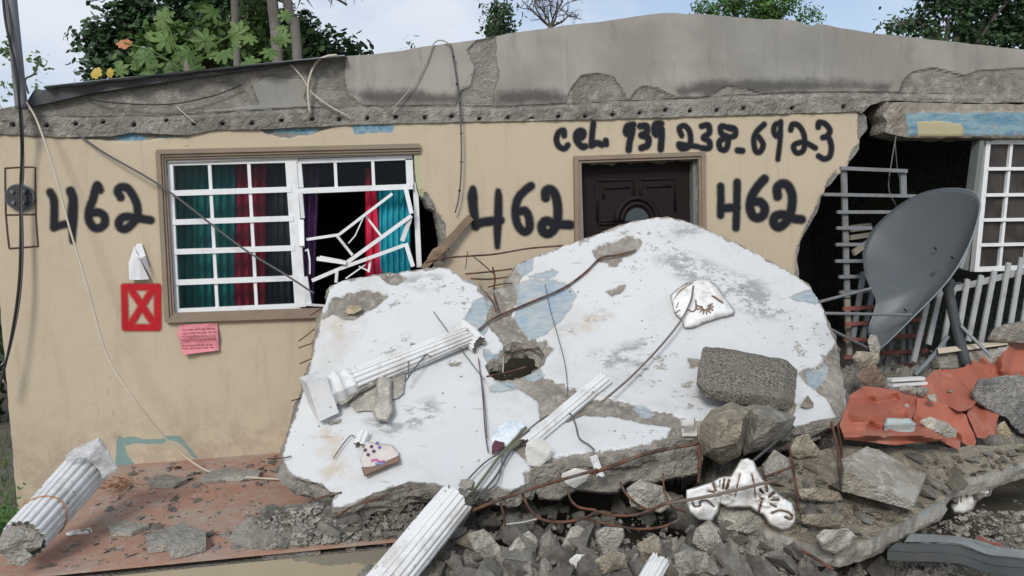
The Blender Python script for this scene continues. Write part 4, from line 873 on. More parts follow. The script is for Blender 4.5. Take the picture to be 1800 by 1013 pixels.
named('chunk of pebbly concrete with a plaster corner under the rusty bars', [(1100, 858), (1125, 843), (1165, 855), (1188, 886), (1160, 902), (1110, 892)], -2.15, .16, M_conc_lt, 38)
named('long dark chunk right of the fallen column in the foreground', [(822, 938), (850, 930), (880, 962), (886, 984), (858, 990), (832, 965)], -2.35, .2, M_conc, 39)
named('rounded dark chunk, second right of the foreground column', [(888, 975), (905, 948), (930, 933), (946, 950), (940, 982), (905, 990)], -2.35, .2, M_conc, 40)
named('triangular dark chunk under the middle of the heap', [(985, 962), (1003, 925), (1018, 922), (1040, 940), (1048, 968), (1015, 972)], -2.3, .18, M_conc, 41)
named('smooth pale faced slab piece standing upright in the rubble', [(1046, 935), (1060, 926), (1096, 928), (1098, 945), (1082, 975), (1062, 980), (1050, 955)], -2.42, .08, M_conc_lt, 42, bevel=5, facets=1, amp=.005)
named('brownish chunk below the smooth upright slab piece', [(1045, 985), (1075, 965), (1100, 975), (1102, 998), (1060, 1010)], -2.6, .16, M_conc_tan, 43)
named('dark angular chunk beside the small white column piece', [(1120, 955), (1150, 940), (1160, 950), (1172, 985), (1160, 1000), (1130, 990)], -2.5, .16, M_conc_tan, 44)
named('rounded grey boulder at the bottom below the white capital', [(1183, 975), (1210, 966), (1245, 972), (1250, 998), (1230, 1012), (1190, 1012)], -2.65, .2, M_conc, 45)
named('small white faced plaster chip in the front rubble', [(998, 985), (1012, 974), (1040, 978), (1030, 995), (1010, 1001)], -2.5, .04, bpy.data.materials['loose_white_plaster'], 46, bevel=4, amp=.004)
named('round lump with a white paint patch on the left heap', [(520, 925), (535, 905), (560, 898), (586, 910), (592, 935), (580, 955), (545, 962), (522, 950)], -1.72, .24, M_conc, 47, facets=3)
named('white paint flake stuck on the round lump of the left heap', [(522, 932), (535, 925), (557, 922), (552, 936), (542, 945)], -1.86, .02, bpy.data.materials['loose_white_plaster'], 48, bevel=3, amp=.003)
named('huge rough grey chunk on the red sheet at the right edge', [(1707, 690), (1720, 668), (1770, 660), (1830, 662), (1900, 675), (1900, 790), (1830, 780), (1790, 762), (1765, 735), (1735, 722), (1714, 706)], -1.45, .4, m_conc('coarse_grey_concrete', (.34, .335, .32), (.17, .17, .165), (.55, .53, .49), rand=0, sc=1.4, b=1.2), 49, bevel=18, facets=2, amp=.035, nscale=10)
named('pale blue painted plaster chunk on the red sheet', [(1553, 748), (1560, 735), (1600, 736), (1610, 746), (1605, 761), (1575, 764), (1556, 760)], -1.92, .1, m_simple('pale_blue_plaster', (.36, .46, .46), .85, .2, 9, .3, dirt=(.45, .4, .36), dirt_amt=.8), 50, bevel=7, facets=2, amp=.008)
named('pale layered brick piece on the red sheet', [(1614, 740), (1634, 732), (1665, 743), (1682, 757), (1680, 769), (1662, 770), (1630, 755)], -1.88, .1, M_conc_lt, 51, bevel=6, facets=2, amp=.008)
named('small yellowish chunk beside the huge rough grey one', [(1752, 762), (1756, 744), (1766, 739), (1780, 766), (1766, 772)], -1.72, .08, m_conc('yellowish_concrete', (.5, .42, .28), rand=0), 52, bevel=8)
named('pale pointed rubble piece under the satellite dish', [(1525, 600), (1530, 588), (1540, 590), (1548, 610), (1546, 622), (1530, 620)], -1.2, .1, M_conc_lt, 53, bevel=8)
named('pale lump below the satellite dish', [(1498, 630), (1506, 618), (1546, 620), (1545, 638), (1530, 648), (1510, 650)], -1.25, .14, M_conc_tan, 54)
named('brown sided chunk beside the right edge of the white slab', [(1505, 665), (1515, 648), (1540, 640), (1552, 660), (1558, 680), (1530, 685)], -1.3, .12, m_conc('brown_concrete', (.22, .16, .12), rand=0), 55)
named('big grey chunk in front of the grey railing', [(1735, 598), (1745, 580), (1772, 568), (1800, 565), (1850, 570), (1850, 612), (1780, 604)], -.9, .3, M_conc, 56)
named('stepped grey block under the pale timber strip', [(1648, 622), (1740, 612), (1775, 606), (1775, 640), (1740, 645), (1652, 650)], -.85, .2, M_conc, 57, bevel=8, facets=2)
named('rounded pale stone at the right edge above the steel channel', [(1738, 935), (1752, 924), (1800, 920), (1850, 922), (1850, 958), (1790, 958), (1750, 948)], -1.95, .18, M_conc_lt, 58)
named('bone shaped lump of old mortar beside the fallen column', [(660, 668), (672, 655), (690, 668), (688, 695), (692, 722), (682, 742), (662, 740), (653, 722), (662, 700)], lambda a, b_: SY(a, b_)-.07, .13, M_conc_lt, 59, bevel=10, facets=0)
named('ragged mortar lump under the fallen column on the slab', [(612, 708), (640, 680), (665, 655), (690, 645), (712, 655), (710, 690), (698, 700), (668, 705), (655, 722), (625, 724)], lambda a, b_: SY(a, b_)-.03, .10, M_conc_lt, 60, bevel=12)
named('yellowish plaster lump in the bare patch at the top left of the slab', [(607, 546), (615, 537), (634, 536), (636, 545), (622, 552), (610, 552)], lambda a, b_: SY(a, b_)-.03, .06, bpy.data.materials['yellowish_concrete'], 61, bevel=6)
named('small brown stone right of the dark block on the slab', [(1406, 715), (1420, 695), (1430, 708), (1430, 715), (1418, 718)], lambda a, b_: SY(a, b_)-.03, .07, M_conc_tan, 62, bevel=7)
named('small brown wedge under the right end of the dark block', [(1340, 715), (1390, 700), (1402, 712), (1395, 728), (1370, 730)], lambda a, b_: SY(a, b_)-.04, .1, M_conc_tan, 63, bevel=9)
A = lambda x, y, d, dz=0: W(x, y, d)+np.array([0, 0, dz])
cap = [A(1480, 808, -2.32), A(1524, 786, -2.18), A(1545, 791, -2.18), A(1628, 836, -2.28), A(1608, 882, -2.56), A(1596, 878, -2.58), A(1484, 826, -2.46)]
solid('concrete_coping', cap+[p+np.array([0, .02, -.125 if i_ in (0, 1, 2, 6) else -.055]) for i_, p in enumerate(cap)], m_conc('white_stained_coping', (.42, .40, .35), (.25, .22, .17), (.58, .57, .53), rand=0), .008, 9, 4, label='long pale coping stone with chipped end beside the red sheet', cat='coping stone')
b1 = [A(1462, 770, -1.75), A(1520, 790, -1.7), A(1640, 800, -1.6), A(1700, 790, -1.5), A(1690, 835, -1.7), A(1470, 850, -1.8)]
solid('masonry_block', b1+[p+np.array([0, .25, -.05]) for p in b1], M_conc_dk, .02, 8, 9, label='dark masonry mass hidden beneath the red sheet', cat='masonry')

# ---- lower right porch slab fragment
frag_c = rbf([(1340, 925, -2.4), (1450, 950, -2.6), (1547, 941, -2.6), (1658, 880, -2.32), (1665, 845, -2.1), (1480, 800, -1.95), (1300, 850, -2.1), (1800, 790, -1.85), (1800, 812, -1.98), (1900, 790, -1.85)])
def m_fedge():
    n = NT('slab_edge_with_blue_paint'); c = concrete_col(n, (.34, .32, .28), (.2, .185, .16), (.5, .48, .43)); g = n.math('MULTIPLY', n.rng(n.noise(6, 5, .7, vec=n.scaled((1.5, 1.5, .6))), .44, .6, 0, .8), n.attr('bz'))
    c = n.mix(g, c, n.mix(n.noise(20, 4), (.12, .2, .24), (.24, .33, .35))); return n.done(c, .9, n.bump(concrete_h(n), .6, .012), spec=.15)
frag = [(1660, 880), (1613, 904), (1547, 941), (1515, 955), (1480, 962), (1430, 958), (1390, 945), (1340, 925), (1300, 895), (1280, 860), (1310, 830), (1400, 800), (1480, 785), (1640, 790), (1700, 785), (1800, 780), (1950, 775), (1950, 808), (1850, 806), (1800, 812), (1760, 826), (1715, 838), (1680, 845), (1668, 858)]
sheet('porch_slab_fragment', rough(frag, 2.5, 9, 4), [], 4, lambda a, b_: at_y(a, b_, frag_c(a, b_)), (0, .03, -.115), M_conc_tan, m_fedge(), layers=3, jag=.022,
      disp=lambda P2, P, A_: .018*fbm(P, 7, 4, 3, .65), attrs=lambda P2, P: dict(bz=1.0*(P2[:, 0] > 1530)), label='broken grey slab with flaking blue paint along its front edge at lower right', cat='concrete slab')

# ---- ornate capital pieces
def m_orn():
    n = NT('white_ornament_with_brown'); w = n.mix(n.noise(6, 4), (.72, .72, .70), (.80, .80, .79)); w = n.mix(n.rng(n.noise(9, 6, .7, seed=3), .48, .66, 0, .7), w, (.44, .40, .33))
    c = n.mix(n.rng(n.math('ADD', n.attr('mark'), n.math('MULTIPLY', n.math('SUBTRACT', n.noise(50, 3), .5), 2.0)), -.5, .5), w, (.17, .115, .08)); c = n.mix(n.rng(n.math('ADD', n.attr('rim'), n.math('MULTIPLY', n.math('SUBTRACT', n.noise(22, 5, .7, seed=8), .5), 16.0)), 1.0, 2.2, 1, 0), c, (.36, .34, .29)); return n.done(c, .5, n.bump(n.noise(40, 4), .2, .004), spec=.4)
M_orn = m_orn()
def marks(lines, out=None):
    def f(P2, P):
        r = np.full(len(P2), -50.0)
        for pts, w in lines: r = np.maximum(r, w*.8-dline(P2, catmull(pts, 5) if len(pts) > 2 else pts))
        return dict(mark=r, rim=sdf(P2, out) if out is not None else np.full(len(P2), 30.0))
    return f
z8 = Zb(1180, 780, 4.603); z5 = Zb(1100, 460, 3.378)
lm = [(z8(l), w) for l, w in [([(430, 290), (422, 365)], 2.6), ([(468, 300), (448, 370)], 2.6), ([(395, 300), (398, 360)], 1.5), ([(340, 318), (362, 378)], 3.0), ([(300, 385), (352, 395)], 2.2), ([(310, 432), (352, 420)], 2.2), ([(175, 478), (195, 508), (240, 500), (235, 470), (290, 462), (350, 510)], 2.0),
    ([(768, 335), (772, 385)], 3), ([(715, 372), (738, 402)], 2.4), ([(790, 430), (842, 385)], 3), ([(808, 455), (862, 455)], 2.6), ([(800, 488), (845, 512)], 2.2), ([(712, 430), (742, 455)], 1.8), ([(810, 562), (870, 540), (940, 555), (975, 590), (955, 612), (915, 592)], 2.4),
    ([(555, 250), (535, 340), (518, 430)], 1.8), ([(650, 250), (670, 340), (680, 440)], 1.8), ([(728, 470), (700, 575)], 2.6)]]
capo = z8([(120, 375), (200, 350), (330, 310), (380, 280), (420, 265), (480, 262), (520, 200), (560, 130), (620, 115), (665, 140), (700, 220), (740, 290), (800, 340), (870, 410), (980, 480), (1005, 560), (1005, 640), (960, 690), (880, 705), (790, 660), (740, 580), (690, 560), (640, 520), (520, 520), (450, 520), (400, 490), (380, 560), (330, 630), (220, 620), (150, 560), (120, 480)])
def cap_h(P2, s):
    h = np.clip(s/4, 0, 1)**.5*.5+.04*fbm(P2, .12, 3, 4)
    for (x, y), r, a in ((z8([(235, 540)])[0], 16, .5), (z8([(900, 600)])[0], 19, .55), (z8([(610, 330)])[0], 17, .5), (z8([(430, 350)])[0], 11, .3), (z8([(790, 420)])[0], 12, .3)): h = h+a*np.exp(-((P2[:, 0]-x)**2+(P2[:, 1]-y)**2)/(r*r))
    for (cx_, cy_), rr2 in ((z8([(430, 400)])[0], 18), (z8([(770, 420)])[0], 18)):
        dx, dy = P2[:, 0]-cx_, P2[:, 1]-cy_; r_ = np.hypot(dx, dy); h = h+.26*np.cos(9*np.arctan2(dy, dx))*np.exp(-((r_-10)/7)**2)+.18*np.exp(-((r_-rr2)/2.5)**2)-.2*np.exp(-(r_/4)**2)
    for pts, w in lm: h = h-.42*np.clip(1-dline(P2, pts)/(w+1.0), 0, 1)
    return h
ch('column_capital', capo, -2.42, .22, M_orn, bevel=9, facets=0, amp=.010, nscale=16, step=2, seed=5, jag=.8, asp=.5, smooth=True, hfun=cap_h, attrs=marks(lm, capo), label='white ornamental column capital with brown shell scrolls in the rubble', cat='column capital')
named('rough core of grey mortar below the white capital', z8([(400, 500), (520, 525), (640, 525), (740, 590), (860, 700), (700, 700), (620, 740), (430, 700), (370, 620)]), -2.36, .14, M_conc, 66, bevel=10)
l2 = [([(1240+5.5*math.cos(a), 540+4.5*math.sin(a)), (1240+14*math.cos(a), 540+12.5*math.sin(a))], 1.9) for a in np.linspace(-.5, 3.3, 9)]
l2 += [(z5([(415, 230), (418, 275), (398, 297), (370, 285)]), 2.0), (z5([(515, 205), (575, 245)]), 2.4), (z5([(275, 190), (330, 150), (385, 120)]), 1.8), (z5([(285, 225), (330, 170), (400, 125)]), 1.4), (z5([(290, 310), (325, 285)]), 1.6), (z5([(315, 240), (300, 275)]), 1.4), (z5([(500, 120), (540, 145)]), 1.6), (z5([(650, 290), (620, 322), (560, 330)]), 1.0)]
fo = z5([(265, 200), (300, 165), (350, 130), (400, 112), (450, 102), (520, 110), (545, 150), (590, 215), (652, 295), (640, 318), (560, 335), (470, 362), (405, 390), (350, 395), (330, 345), (290, 310), (275, 250)])
def frag_h(P2, s):
    h = np.clip(s/10, 0, 1)**.6*.8+.35*np.exp(-((P2[:, 0]-1236)**2+(P2[:, 1]-535)**2)/500)
    for pts, w in l2: h = h-.2*np.clip(1-dline(P2, pts)/(w+1.2), 0, 1)
    return h
ch('capital_fragment', fo, lambda a, b_: SY(a, b_)-.03, .18, M_orn, bevel=10, facets=0, amp=.012, nscale=16, step=2.2, seed=7, jag=1, smooth=True, hfun=frag_h, attrs=marks(l2, fo), label='corner piece of a white and brown capital lying high on the white slab', cat='column capital')
l3 = [(Zb(1380, 780, 4.286)(l), w) for l, w in [([(1330, 380), (1325, 440)], 2), ([(1375, 375), (1365, 410)], 2), ([(1400, 370), (1480, 340), (1540, 350), (1530, 380), (1490, 375)], 2)]]
ch('capital_fragment', Zb(1380, 780, 4.286)([(1250, 420), (1290, 350), (1400, 310), (1530, 300), (1565, 330), (1550, 390), (1460, 420), (1420, 490), (1340, 535), (1270, 530), (1240, 480)]), -1.95, .14, M_orn, bevel=8, facets=0, amp=.006, step=2.5, seed=9, attrs=marks(l3), smooth=True, label='shadowed scroll piece of a capital under the lower right slab', cat='column capital')
mo = Zb(0, 673, 2.98)
l4 = [(mo([(425, 775), (460, 770), (470, 795), (430, 800)]), 1.8)]
ch('capital_fragment', mo([(340, 790), (380, 775), (430, 768), (470, 758), (492, 780), (485, 820), (430, 838), (370, 840), (340, 825)]), -1.45, .10, M_orn, bevel=8, facets=0, amp=.004, step=2, seed=11, attrs=marks(l4), smooth=True, label='small white scroll fragment on the porch floor by the left column', cat='column capital')

# ---- fluted columns
def m_col():
    n = NT('chipped_white_column_paint'); w = n.mix(n.noise(3, 5), (.64, .65, .65), (.72, .73, .73)); w = n.mix(n.rng(n.noise(4, 8, .75, seed=3), .46, .66, 0, .6), w, (.42, .40, .36))
    ch_ = n.math('MULTIPLY', n.rng(n.noise(22, 6, .65, seed=5), .64, .66), n.rng(n.noise(4, 3, .5, seed=6), .42, .52)); w = n.mix(ch_, w, (.30, .28, .24))
    return n.done(w, .65, n.bump(n.math('SUBTRACT', n.noise(30, 6, .7), ch_), .5, .005), spec=.25)
M_colw = m_col()
def fluted(name, p0, p1, r0, r1, parent=None, nf=18, depth=.10, jag0=0.0, jag1=0.0, rings=46, seed=0, prof=None, mat=None, **k):
    p0 = np.array(p0, float); p1 = np.array(p1, float); t = p1-p0; Ln = np.linalg.norm(t); t /= Ln; u = np.cross(t, [0, 0, 1.]); u /= np.linalg.norm(u); w = np.cross(u, t); ns_ = nf*8; th = np.arange(ns_)*2*math.pi/ns_
    fl = 1-depth*np.clip(np.cos(nf*th)*1.6+.2, 0, 1) if nf and depth else np.ones(ns_)
    cs = np.c_[np.cos(th), np.sin(th), 0*th]; j0 = jag0*(fbm(cs, 1.7, 4, seed, .7)+.1); j1 = jag1*(fbm(cs, 1.7, 4, seed+5, .7)-.1); V = []
    for i in range(rings+1):
        f = i/rings; r = (r0+(r1-r0)*f)*(prof(f) if prof else 1); ax = f*Ln + j0*(1-f)**3 + j1*f**3; rr_ = r*fl
        V.append(p0+ax[:, None]*t+(rr_*np.cos(th))[:, None]*u+(rr_*np.sin(th))[:, None]*w)
    V = np.vstack(V); V = V+(.0025*fbm(V, 14, 3, seed+3))[:, None]*((V-p0)-((V-p0)@t)[:, None]*t)/(r0)
    a = np.arange(ns_); b_ = (a+1) % ns_; Fs = []
    for i in range(rings): Fs += list(zip(i*ns_+a, (i+1)*ns_+a, (i+1)*ns_+b_, i*ns_+b_))
    # hollow broken ends: inner lip then cap
    V = [V]; base = (rings+1)*ns_
    for end, ring0, f, r in ((0, 0, .02, r0), (1, rings*ns_, .98, r1)):
        src = V[0][ring0:ring0+ns_]; c = (p0 if end == 0 else p1); ax = ((src-c)@t)[:, None]*t; inner = c+ax+(src-c-ax)*.90; deep = c+(t if end == 0 else -t)*.02+ax*.6+(src-c-ax)*.84
        V += [inner, deep]; i1, i2 = base, base+ns_; base += 2*ns_
        q1 = list(zip(ring0+a, ring0+b_, i1+b_, i1+a)); q2 = list(zip(i1+a, i1+b_, i2+b_, i2+a)); cp = [tuple(i2+a)]
        if end == 1: q1 = [x[::-1] for x in q1]; q2 = [x[::-1] for x in q2]; cp = [tuple((i2+a)[::-1])]
        Fs += q1+q2+cp
    nside = rings*ns_; mi = [0]*nside+[1]*(len(Fs)-nside)
    return mk(name, np.vstack(V), Fs, [mat or M_colw, M_edge], parent, mi=mi, **k)
def cyl_at(px, py, y): return W(px, py, y)
# left column
c0 = W(40, 950, -1.98); c1 = W(158, 818, -1.25)
colL = thing('fallen_column', 'white fluted column leaning on the porch corner at lower left, its end wrapped in plastic', 'column', (c0[0], c0[1], min(c0[2], FZ)))
fluted('shaft', c0, c1, .112, .128, colL, jag0=.03, seed=3, depth=.09)
dirL = (c1-c0)/np.linalg.norm(c1-c0)
def rock_at(name, c, r, mat, seed, parent=None, **k):
    V, Fs = rock_mesh(seed, 1.0, 3, 14, .25); r = np.asarray(r, float)*np.ones(3); return mk(name, V*r+np.asarray(c), Fs, mat, parent, **k)
rock_at('core', c0+dirL*.01, .122, M_conc_lt, 7, colL)
rock_at('core', c0-dirL*.10+np.array([.03, 0, -.03]), .06, M_conc_lt, 17, colL)
def m_plastic():
    n = NT('clear_wrinkled_plastic'); t = n.new('BsdfTransparent'); t.inputs[0].default_value = (.9, .9, .9, 1); p = n.new('BsdfPrincipled'); n.put(p.inputs['Base Color'], (.80, .81, .82)); p.inputs['Roughness'].default_value = .25
    n.lk(n.bump(n.noise(14, 6, .8), 1.0, .03), p.inputs['Normal']); m = n.new('MixShader'); n.lk(n.rng(n.noise(9, 5, .7), .3, .7, .35, .9), m.inputs[0]); n.lk(t.outputs[0], m.inputs[1]); n.lk(p.outputs[0], m.inputs[2]); n.lk(m.outputs[0], n.out.inputs[0]); return n.m
wrap = mo([(335, 385), (380, 350), (450, 320), (520, 285), (560, 340), (615, 450), (600, 470), (530, 500), (520, 440), (440, 400), (350, 420)])
ch('plinth', mo([(400, 352), (455, 330), (520, 290), (612, 452), (560, 480), (520, 460), (470, 400), (410, 390)]), -1.42, .16, M_colw, bevel=6, facets=1, amp=.004, step=3, seed=2, jag=1, parent=colL)
ch('plastic_wrap', wrap, -1.50, .14, m_plastic(), bevel=10, facets=3, amp=.02, step=3, seed=5, parent=colL)
b = MB(); tl = c0+dirL*.22; uL = np.cross(dirL, [0, 0, 1.]); uL /= np.linalg.norm(uL); wL = np.cross(uL, dirL)
b.tube([tl+.119*(math.cos(a)*uL+math.sin(a)*wL)+dirL*.02*math.sin(a*2) for a in np.linspace(0, 2*math.pi, 30)], .004, 6, 1); b.build('cord_tie', m_simple('orange_cord', (.4, .2, .08), .8), colL)
# foreground column
c0 = W(640, 1075, -2.62); c1 = W(803, 876, -2.28)
colM = thing('fallen_column', 'white fluted column rising out of the bottom of the picture into the rubble', 'column', (c0[0], c0[1], -.3))
fluted('shaft', c0, c1, .103, .094, colM, nf=18, jag1=.05, seed=8, depth=.10)
dirM = (c1-c0)/np.linalg.norm(c1-c0); rock_at('core', c1+dirM*.0, .07, M_conc, 9, colM); rock_at('core', c1+dirM*.06+np.array([.02, 0, .02]), .05, M_conc_lt, 19, colM)
# column on the slab
c0 = S(568, 692, .14); c1 = S(828, 588, .10)
colS = thing('fallen_column', 'white fluted column with square plinth lying across the left of the white slab', 'column', (c0[0], c0[1], c0[2]-.1))
dS = c1-c0; LS = np.linalg.norm(dS); dS /= LS
fluted('shaft', c0+dS*.17, c0+dS*(LS-.02), .088, .068, colS, nf=16, jag1=.09, seed=12, depth=.13)
fluted('base', c0+dS*.03, c0+dS*.20, .108, .098, colS, nf=1, depth=0, rings=30, prof=lambda f: 1+.06*math.cos(f*14)-.05*(f > .5), seed=2)
uS = np.cross(dS, [0, 0, 1.]); uS /= np.linalg.norm(uS); wS = np.cross(uS, dS)
solid('plinth', [c0+dS*x+uS*a+wS*b_ for x in (-.09, .035) for a in (-.115, .115) for b_ in (-.125, .125)], M_colw, .006, 6, 3, parent=colS)
ch('spalled_core', [(590, 690), (612, 684), (640, 668), (668, 650), (690, 645), (680, 660), (650, 680), (620, 700), (600, 712), (588, 705)], lambda a, b_: SY(a, b_)-.09, .08, M_conc_lt, bevel=9, amp=.02, step=3, seed=71, parent=colS)
fluted('column_piece', S(806, 572, .07), S(842, 607, .06), .058, .066, nf=14, jag0=.05, jag1=.05, depth=.16, rings=16, seed=15, label='short broken end of a white fluted column beside the bare blue patch', cat='column piece')
c0 = S(925, 782, .05); c1 = S(1062, 668, .05)
fluted('column_piece', c0, c1, .046, .052, nf=10, jag0=.05, jag1=.08, depth=.2, rings=30, seed=17, label='long narrow white half column strip lying over the lower slab edge', cat='column piece')
c0 = W(1118, 1060, -2.9); c1 = W(1160, 985, -2.7)
fluted('column_piece', c0, c1, .05, .05, nf=10, jag1=.05, depth=.16, rings=16, seed=19, label='end of a white fluted column poking up at the bottom edge', cat='column piece')
fluted('column_piece', W(1042, 800, -2.2), W(1056, 838, -2.22), .022, .022, nf=6, jag1=.03, depth=.1, rings=10, seed=29, label='thin white tube stub hanging over the broken slab edge', cat='column piece')

# ---- scattered chunks
GR = 'broken concrete chunks heaped in front of the house'
front = [(640, 1013), (700, 960), (780, 915), (830, 900), (880, 890), (1000, 900), (1200, 895), (1330, 940), (1420, 985), (1500, 1000), (1560, 990), (1570, 1040), (640, 1040)]
scatter(118, front, (.04, .15), 'rubble_chunk', 'grey broken concrete chunk loose in the heap below the white slab', 'concrete chunk', GR, 5, on_heap, range(0, 8), mind=.38, szpow=1.6)
scatter(50, [(430, 900), (480, 860), (520, 870), (600, 890), (700, 890), (790, 890), (700, 960), (560, 962), (480, 955)], (.02, .085), 'rubble_chunk', 'grey concrete chunk in the small heap under the left end of the white slab', 'concrete chunk', 'concrete chunks under the left slab end', 6, on_heap, range(0, 8), mind=.5)
scatter(95, [(1300, 850), (1400, 800), (1480, 870), (1640, 800), (1800, 790), (1800, 820), (1690, 850), (1650, 880), (1540, 940), (1440, 955), (1340, 925)], (.025, .12), 'rubble_chunk', 'pale rubble lump lying on the lower right slab fragment', 'concrete chunk', 'rubble lumps on the lower right slab', 7, lambda a, b_: at_y(a, b_, float(frag_c(np.array([a]), np.array([b_]))[0])), [2, 3, 8, 9, 10, 11, 12, 13], mind=.55)
scatter(28, [(1640, 900), (1700, 860), (1800, 880), (1800, 925), (1740, 930), (1660, 920), (1580, 985), (1640, 1013), (1800, 1013), (1800, 1030), (1560, 1030), (1560, 990)], (.015, .07), 'rubble_chunk', 'grey chunk on the ground around the steel channel at lower right', 'concrete chunk', 'concrete chunks around the steel channel', 8, on_heap, range(14), mind=.55)
scatter(17, [(1490, 640), (1640, 630), (1800, 590), (1800, 640), (1640, 670), (1500, 690)], (.03, .10), 'rubble_chunk', 'grey rubble chunk on the heap between the railing and the red sheet', 'concrete chunk', 'rubble chunks behind the red sheet', 9, on_heap, range(14), mind=.5)
pf_ = [(205, 825), (350, 808), (480, 790), (500, 850), (450, 900), (480, 955), (450, 965), (60, 1005), (110, 960), (200, 850)]
scatter(140, pf_, (.012, .06), 'plaster_flake', 'flat grey plaster flake lying on the red porch floor', 'plaster flake', 'plaster flakes on the porch floor', 10, on_floor, range(8, 14), sink=.6, flatz=(.35, .6), mind=.5, szpow=2.5)
for lab, out in (('long flat grey plaster slab on the porch floor, left of its pair', [(255, 940), (300, 932), (322, 918), (330, 925), (345, 945), (300, 955), (258, 960)]), ('flat grey plaster slab on the porch floor, right of its pair', [(292, 958), (300, 940), (340, 925), (362, 935), (362, 955), (325, 965), (300, 970)])):
    P_ = [at_z(x, y, FZ+.045) for x, y in out]; solid('plaster_slab', P_+[p-np.array([0, 0, .04]) for p in P_], M_conc_lt, .004, 5, 3, label=lab, cat='plaster slab')
for i, (lab, out) in enumerate((('ragged plaster sheet against the wall foot under the white cord', [(350, 842), (370, 828), (400, 822), (460, 826), (455, 836), (400, 838)]), ('pointed plaster sheet left of the white cord on the porch', [(258, 845), (290, 833), (330, 842), (310, 850), (270, 852)]),
                              ('grey plaster lump near the porch front edge', [(410, 935), (430, 915), (455, 918), (465, 935), (440, 945)]), ('narrow plaster strip left of centre on the porch floor', [(190, 925), (215, 915), (262, 922), (230, 935), (195, 935)]))):
    P_ = [at_z(x, y, FZ+.03) for x, y in out]; solid('plaster_slab', P_+[p-np.array([0, 0, .028]) for p in P_], M_conc_lt if i != 1 else M_conc, .006, 5, 3+i, label=lab, cat='plaster slab')
scatter(60, [(215, 835), (350, 818), (485, 800), (490, 850), (380, 862), (230, 862)], (.015, .07), 'plaster_flake', 'flat grey plaster flake in the litter along the foot of the wall', 'plaster flake', 'plaster flakes along the wall foot', 31, on_floor, range(8, 14), sink=.6, flatz=(.35, .6), mind=.4, szpow=2)
# grit as stuff
def grit(name, polys, surf, n, size, mat, label, seed):
    rr = random.Random(seed); b = MB(); k = 0; base = [rock_mesh(300+i, .7, -1, 9, 0) for i in range(4)]
    while k < n:
        poly = rr.choice(polys); lo = np.min(poly, 0); hi = np.max(poly, 0); x, y = rr.uniform(lo[0], hi[0]), rr.uniform(lo[1], hi[1]); k += 1
        if sdf(np.array([[x, y]]), poly)[0] < 0: continue
        p = surf(x, y)
        if p is None: continue
        s = size[0]+(size[1]-size[0])*rr.random()**3; a = rr.uniform(0, 6.28); V, Fs = base[rr.randrange(4)]; ca, sa = math.cos(a), math.sin(a); R_ = np.array([[ca, sa, 0], [-sa, ca, 0], [0, 0, 1]])
        b.add(V@R_*s+p+np.array([0, 0, s*.3]), Fs)
    b.build(name, mat, None, label=label, cat='grit', kind='stuff')
grit('plaster_grit', [pf_], on_floor, 1500, (.003, .014), M_conc_lt, 'fine plaster grit strewn over the red porch floor', 4)
grit('rubble_gravel', [front, [(430, 900), (600, 890), (790, 890), (700, 960), (480, 960)], [(1560, 960), (1700, 900), (1800, 900), (1800, 1030), (1560, 1030)], [(1490, 640), (1800, 590), (1800, 650), (1500, 690)]], on_heap, 5200, (.006, .034), M_conc, 'small gravel and crumbs of concrete filling the heap', 5)
grit('fragment_crumbs', [[(1300, 850), (1400, 800), (1480, 870), (1640, 800), (1800, 790), (1800, 812), (1690, 845), (1650, 880), (1540, 940), (1440, 955), (1340, 925)]], lambda a, b_: at_y(a, b_, float(frag_c(np.array([a]), np.array([b_]))[0])), 900, (.006, .028), M_conc_tan, 'pale crumbs of mortar covering the lower right slab', 7)
grit('slab_crumbs', [[(560, 560), (1100, 430), (1470, 560), (1480, 730), (1240, 740), (900, 840), (520, 800)]], lambda a, b_: S(a, b_, .004), 300, (.003, .011), M_conc, 'tiny crumbs of concrete lying on the white slab', 6)

# ================================================================== RED SHEET
M_redm = m_simple('red_oxide_painted_metal', (.36, .115, .072), .65, .14, 3, .15, spec=.35, dirt=(.40, .25, .19), dirt_amt=.75, bscale=20)
rz_ = Zb(1460, 580, 4.606)
red = thing('metal_roof_sheet', 'crumpled red painted metal roof sheet lying over the rubble at right', 'metal sheet', (3.4, -1.6, .35))
def redpart(out, ctrl, creases, seed):
    c = rbf([(*rz_([p[:2]])[0], p[2]) for p in ctrl]); cs = [(rz_(l), a, w) for l, a, w in creases]
    def yf(px, py):
        P2 = np.c_[px, py]; y = c(px, py)
        for l, a, w in cs: y = y+1.7*a*np.clip(1-dline(P2, l)/(w*1.3), 0, 1)
        return y+.022*fbm(P2, .03, 3, seed)
    sheet('panel', rough(rz_(out), .8, seed, 4), [], 3, lambda a, b_: at_y(a, b_, yf(a, b_)), (0, .003, -.003), M_redm, M_redm, parent=red)
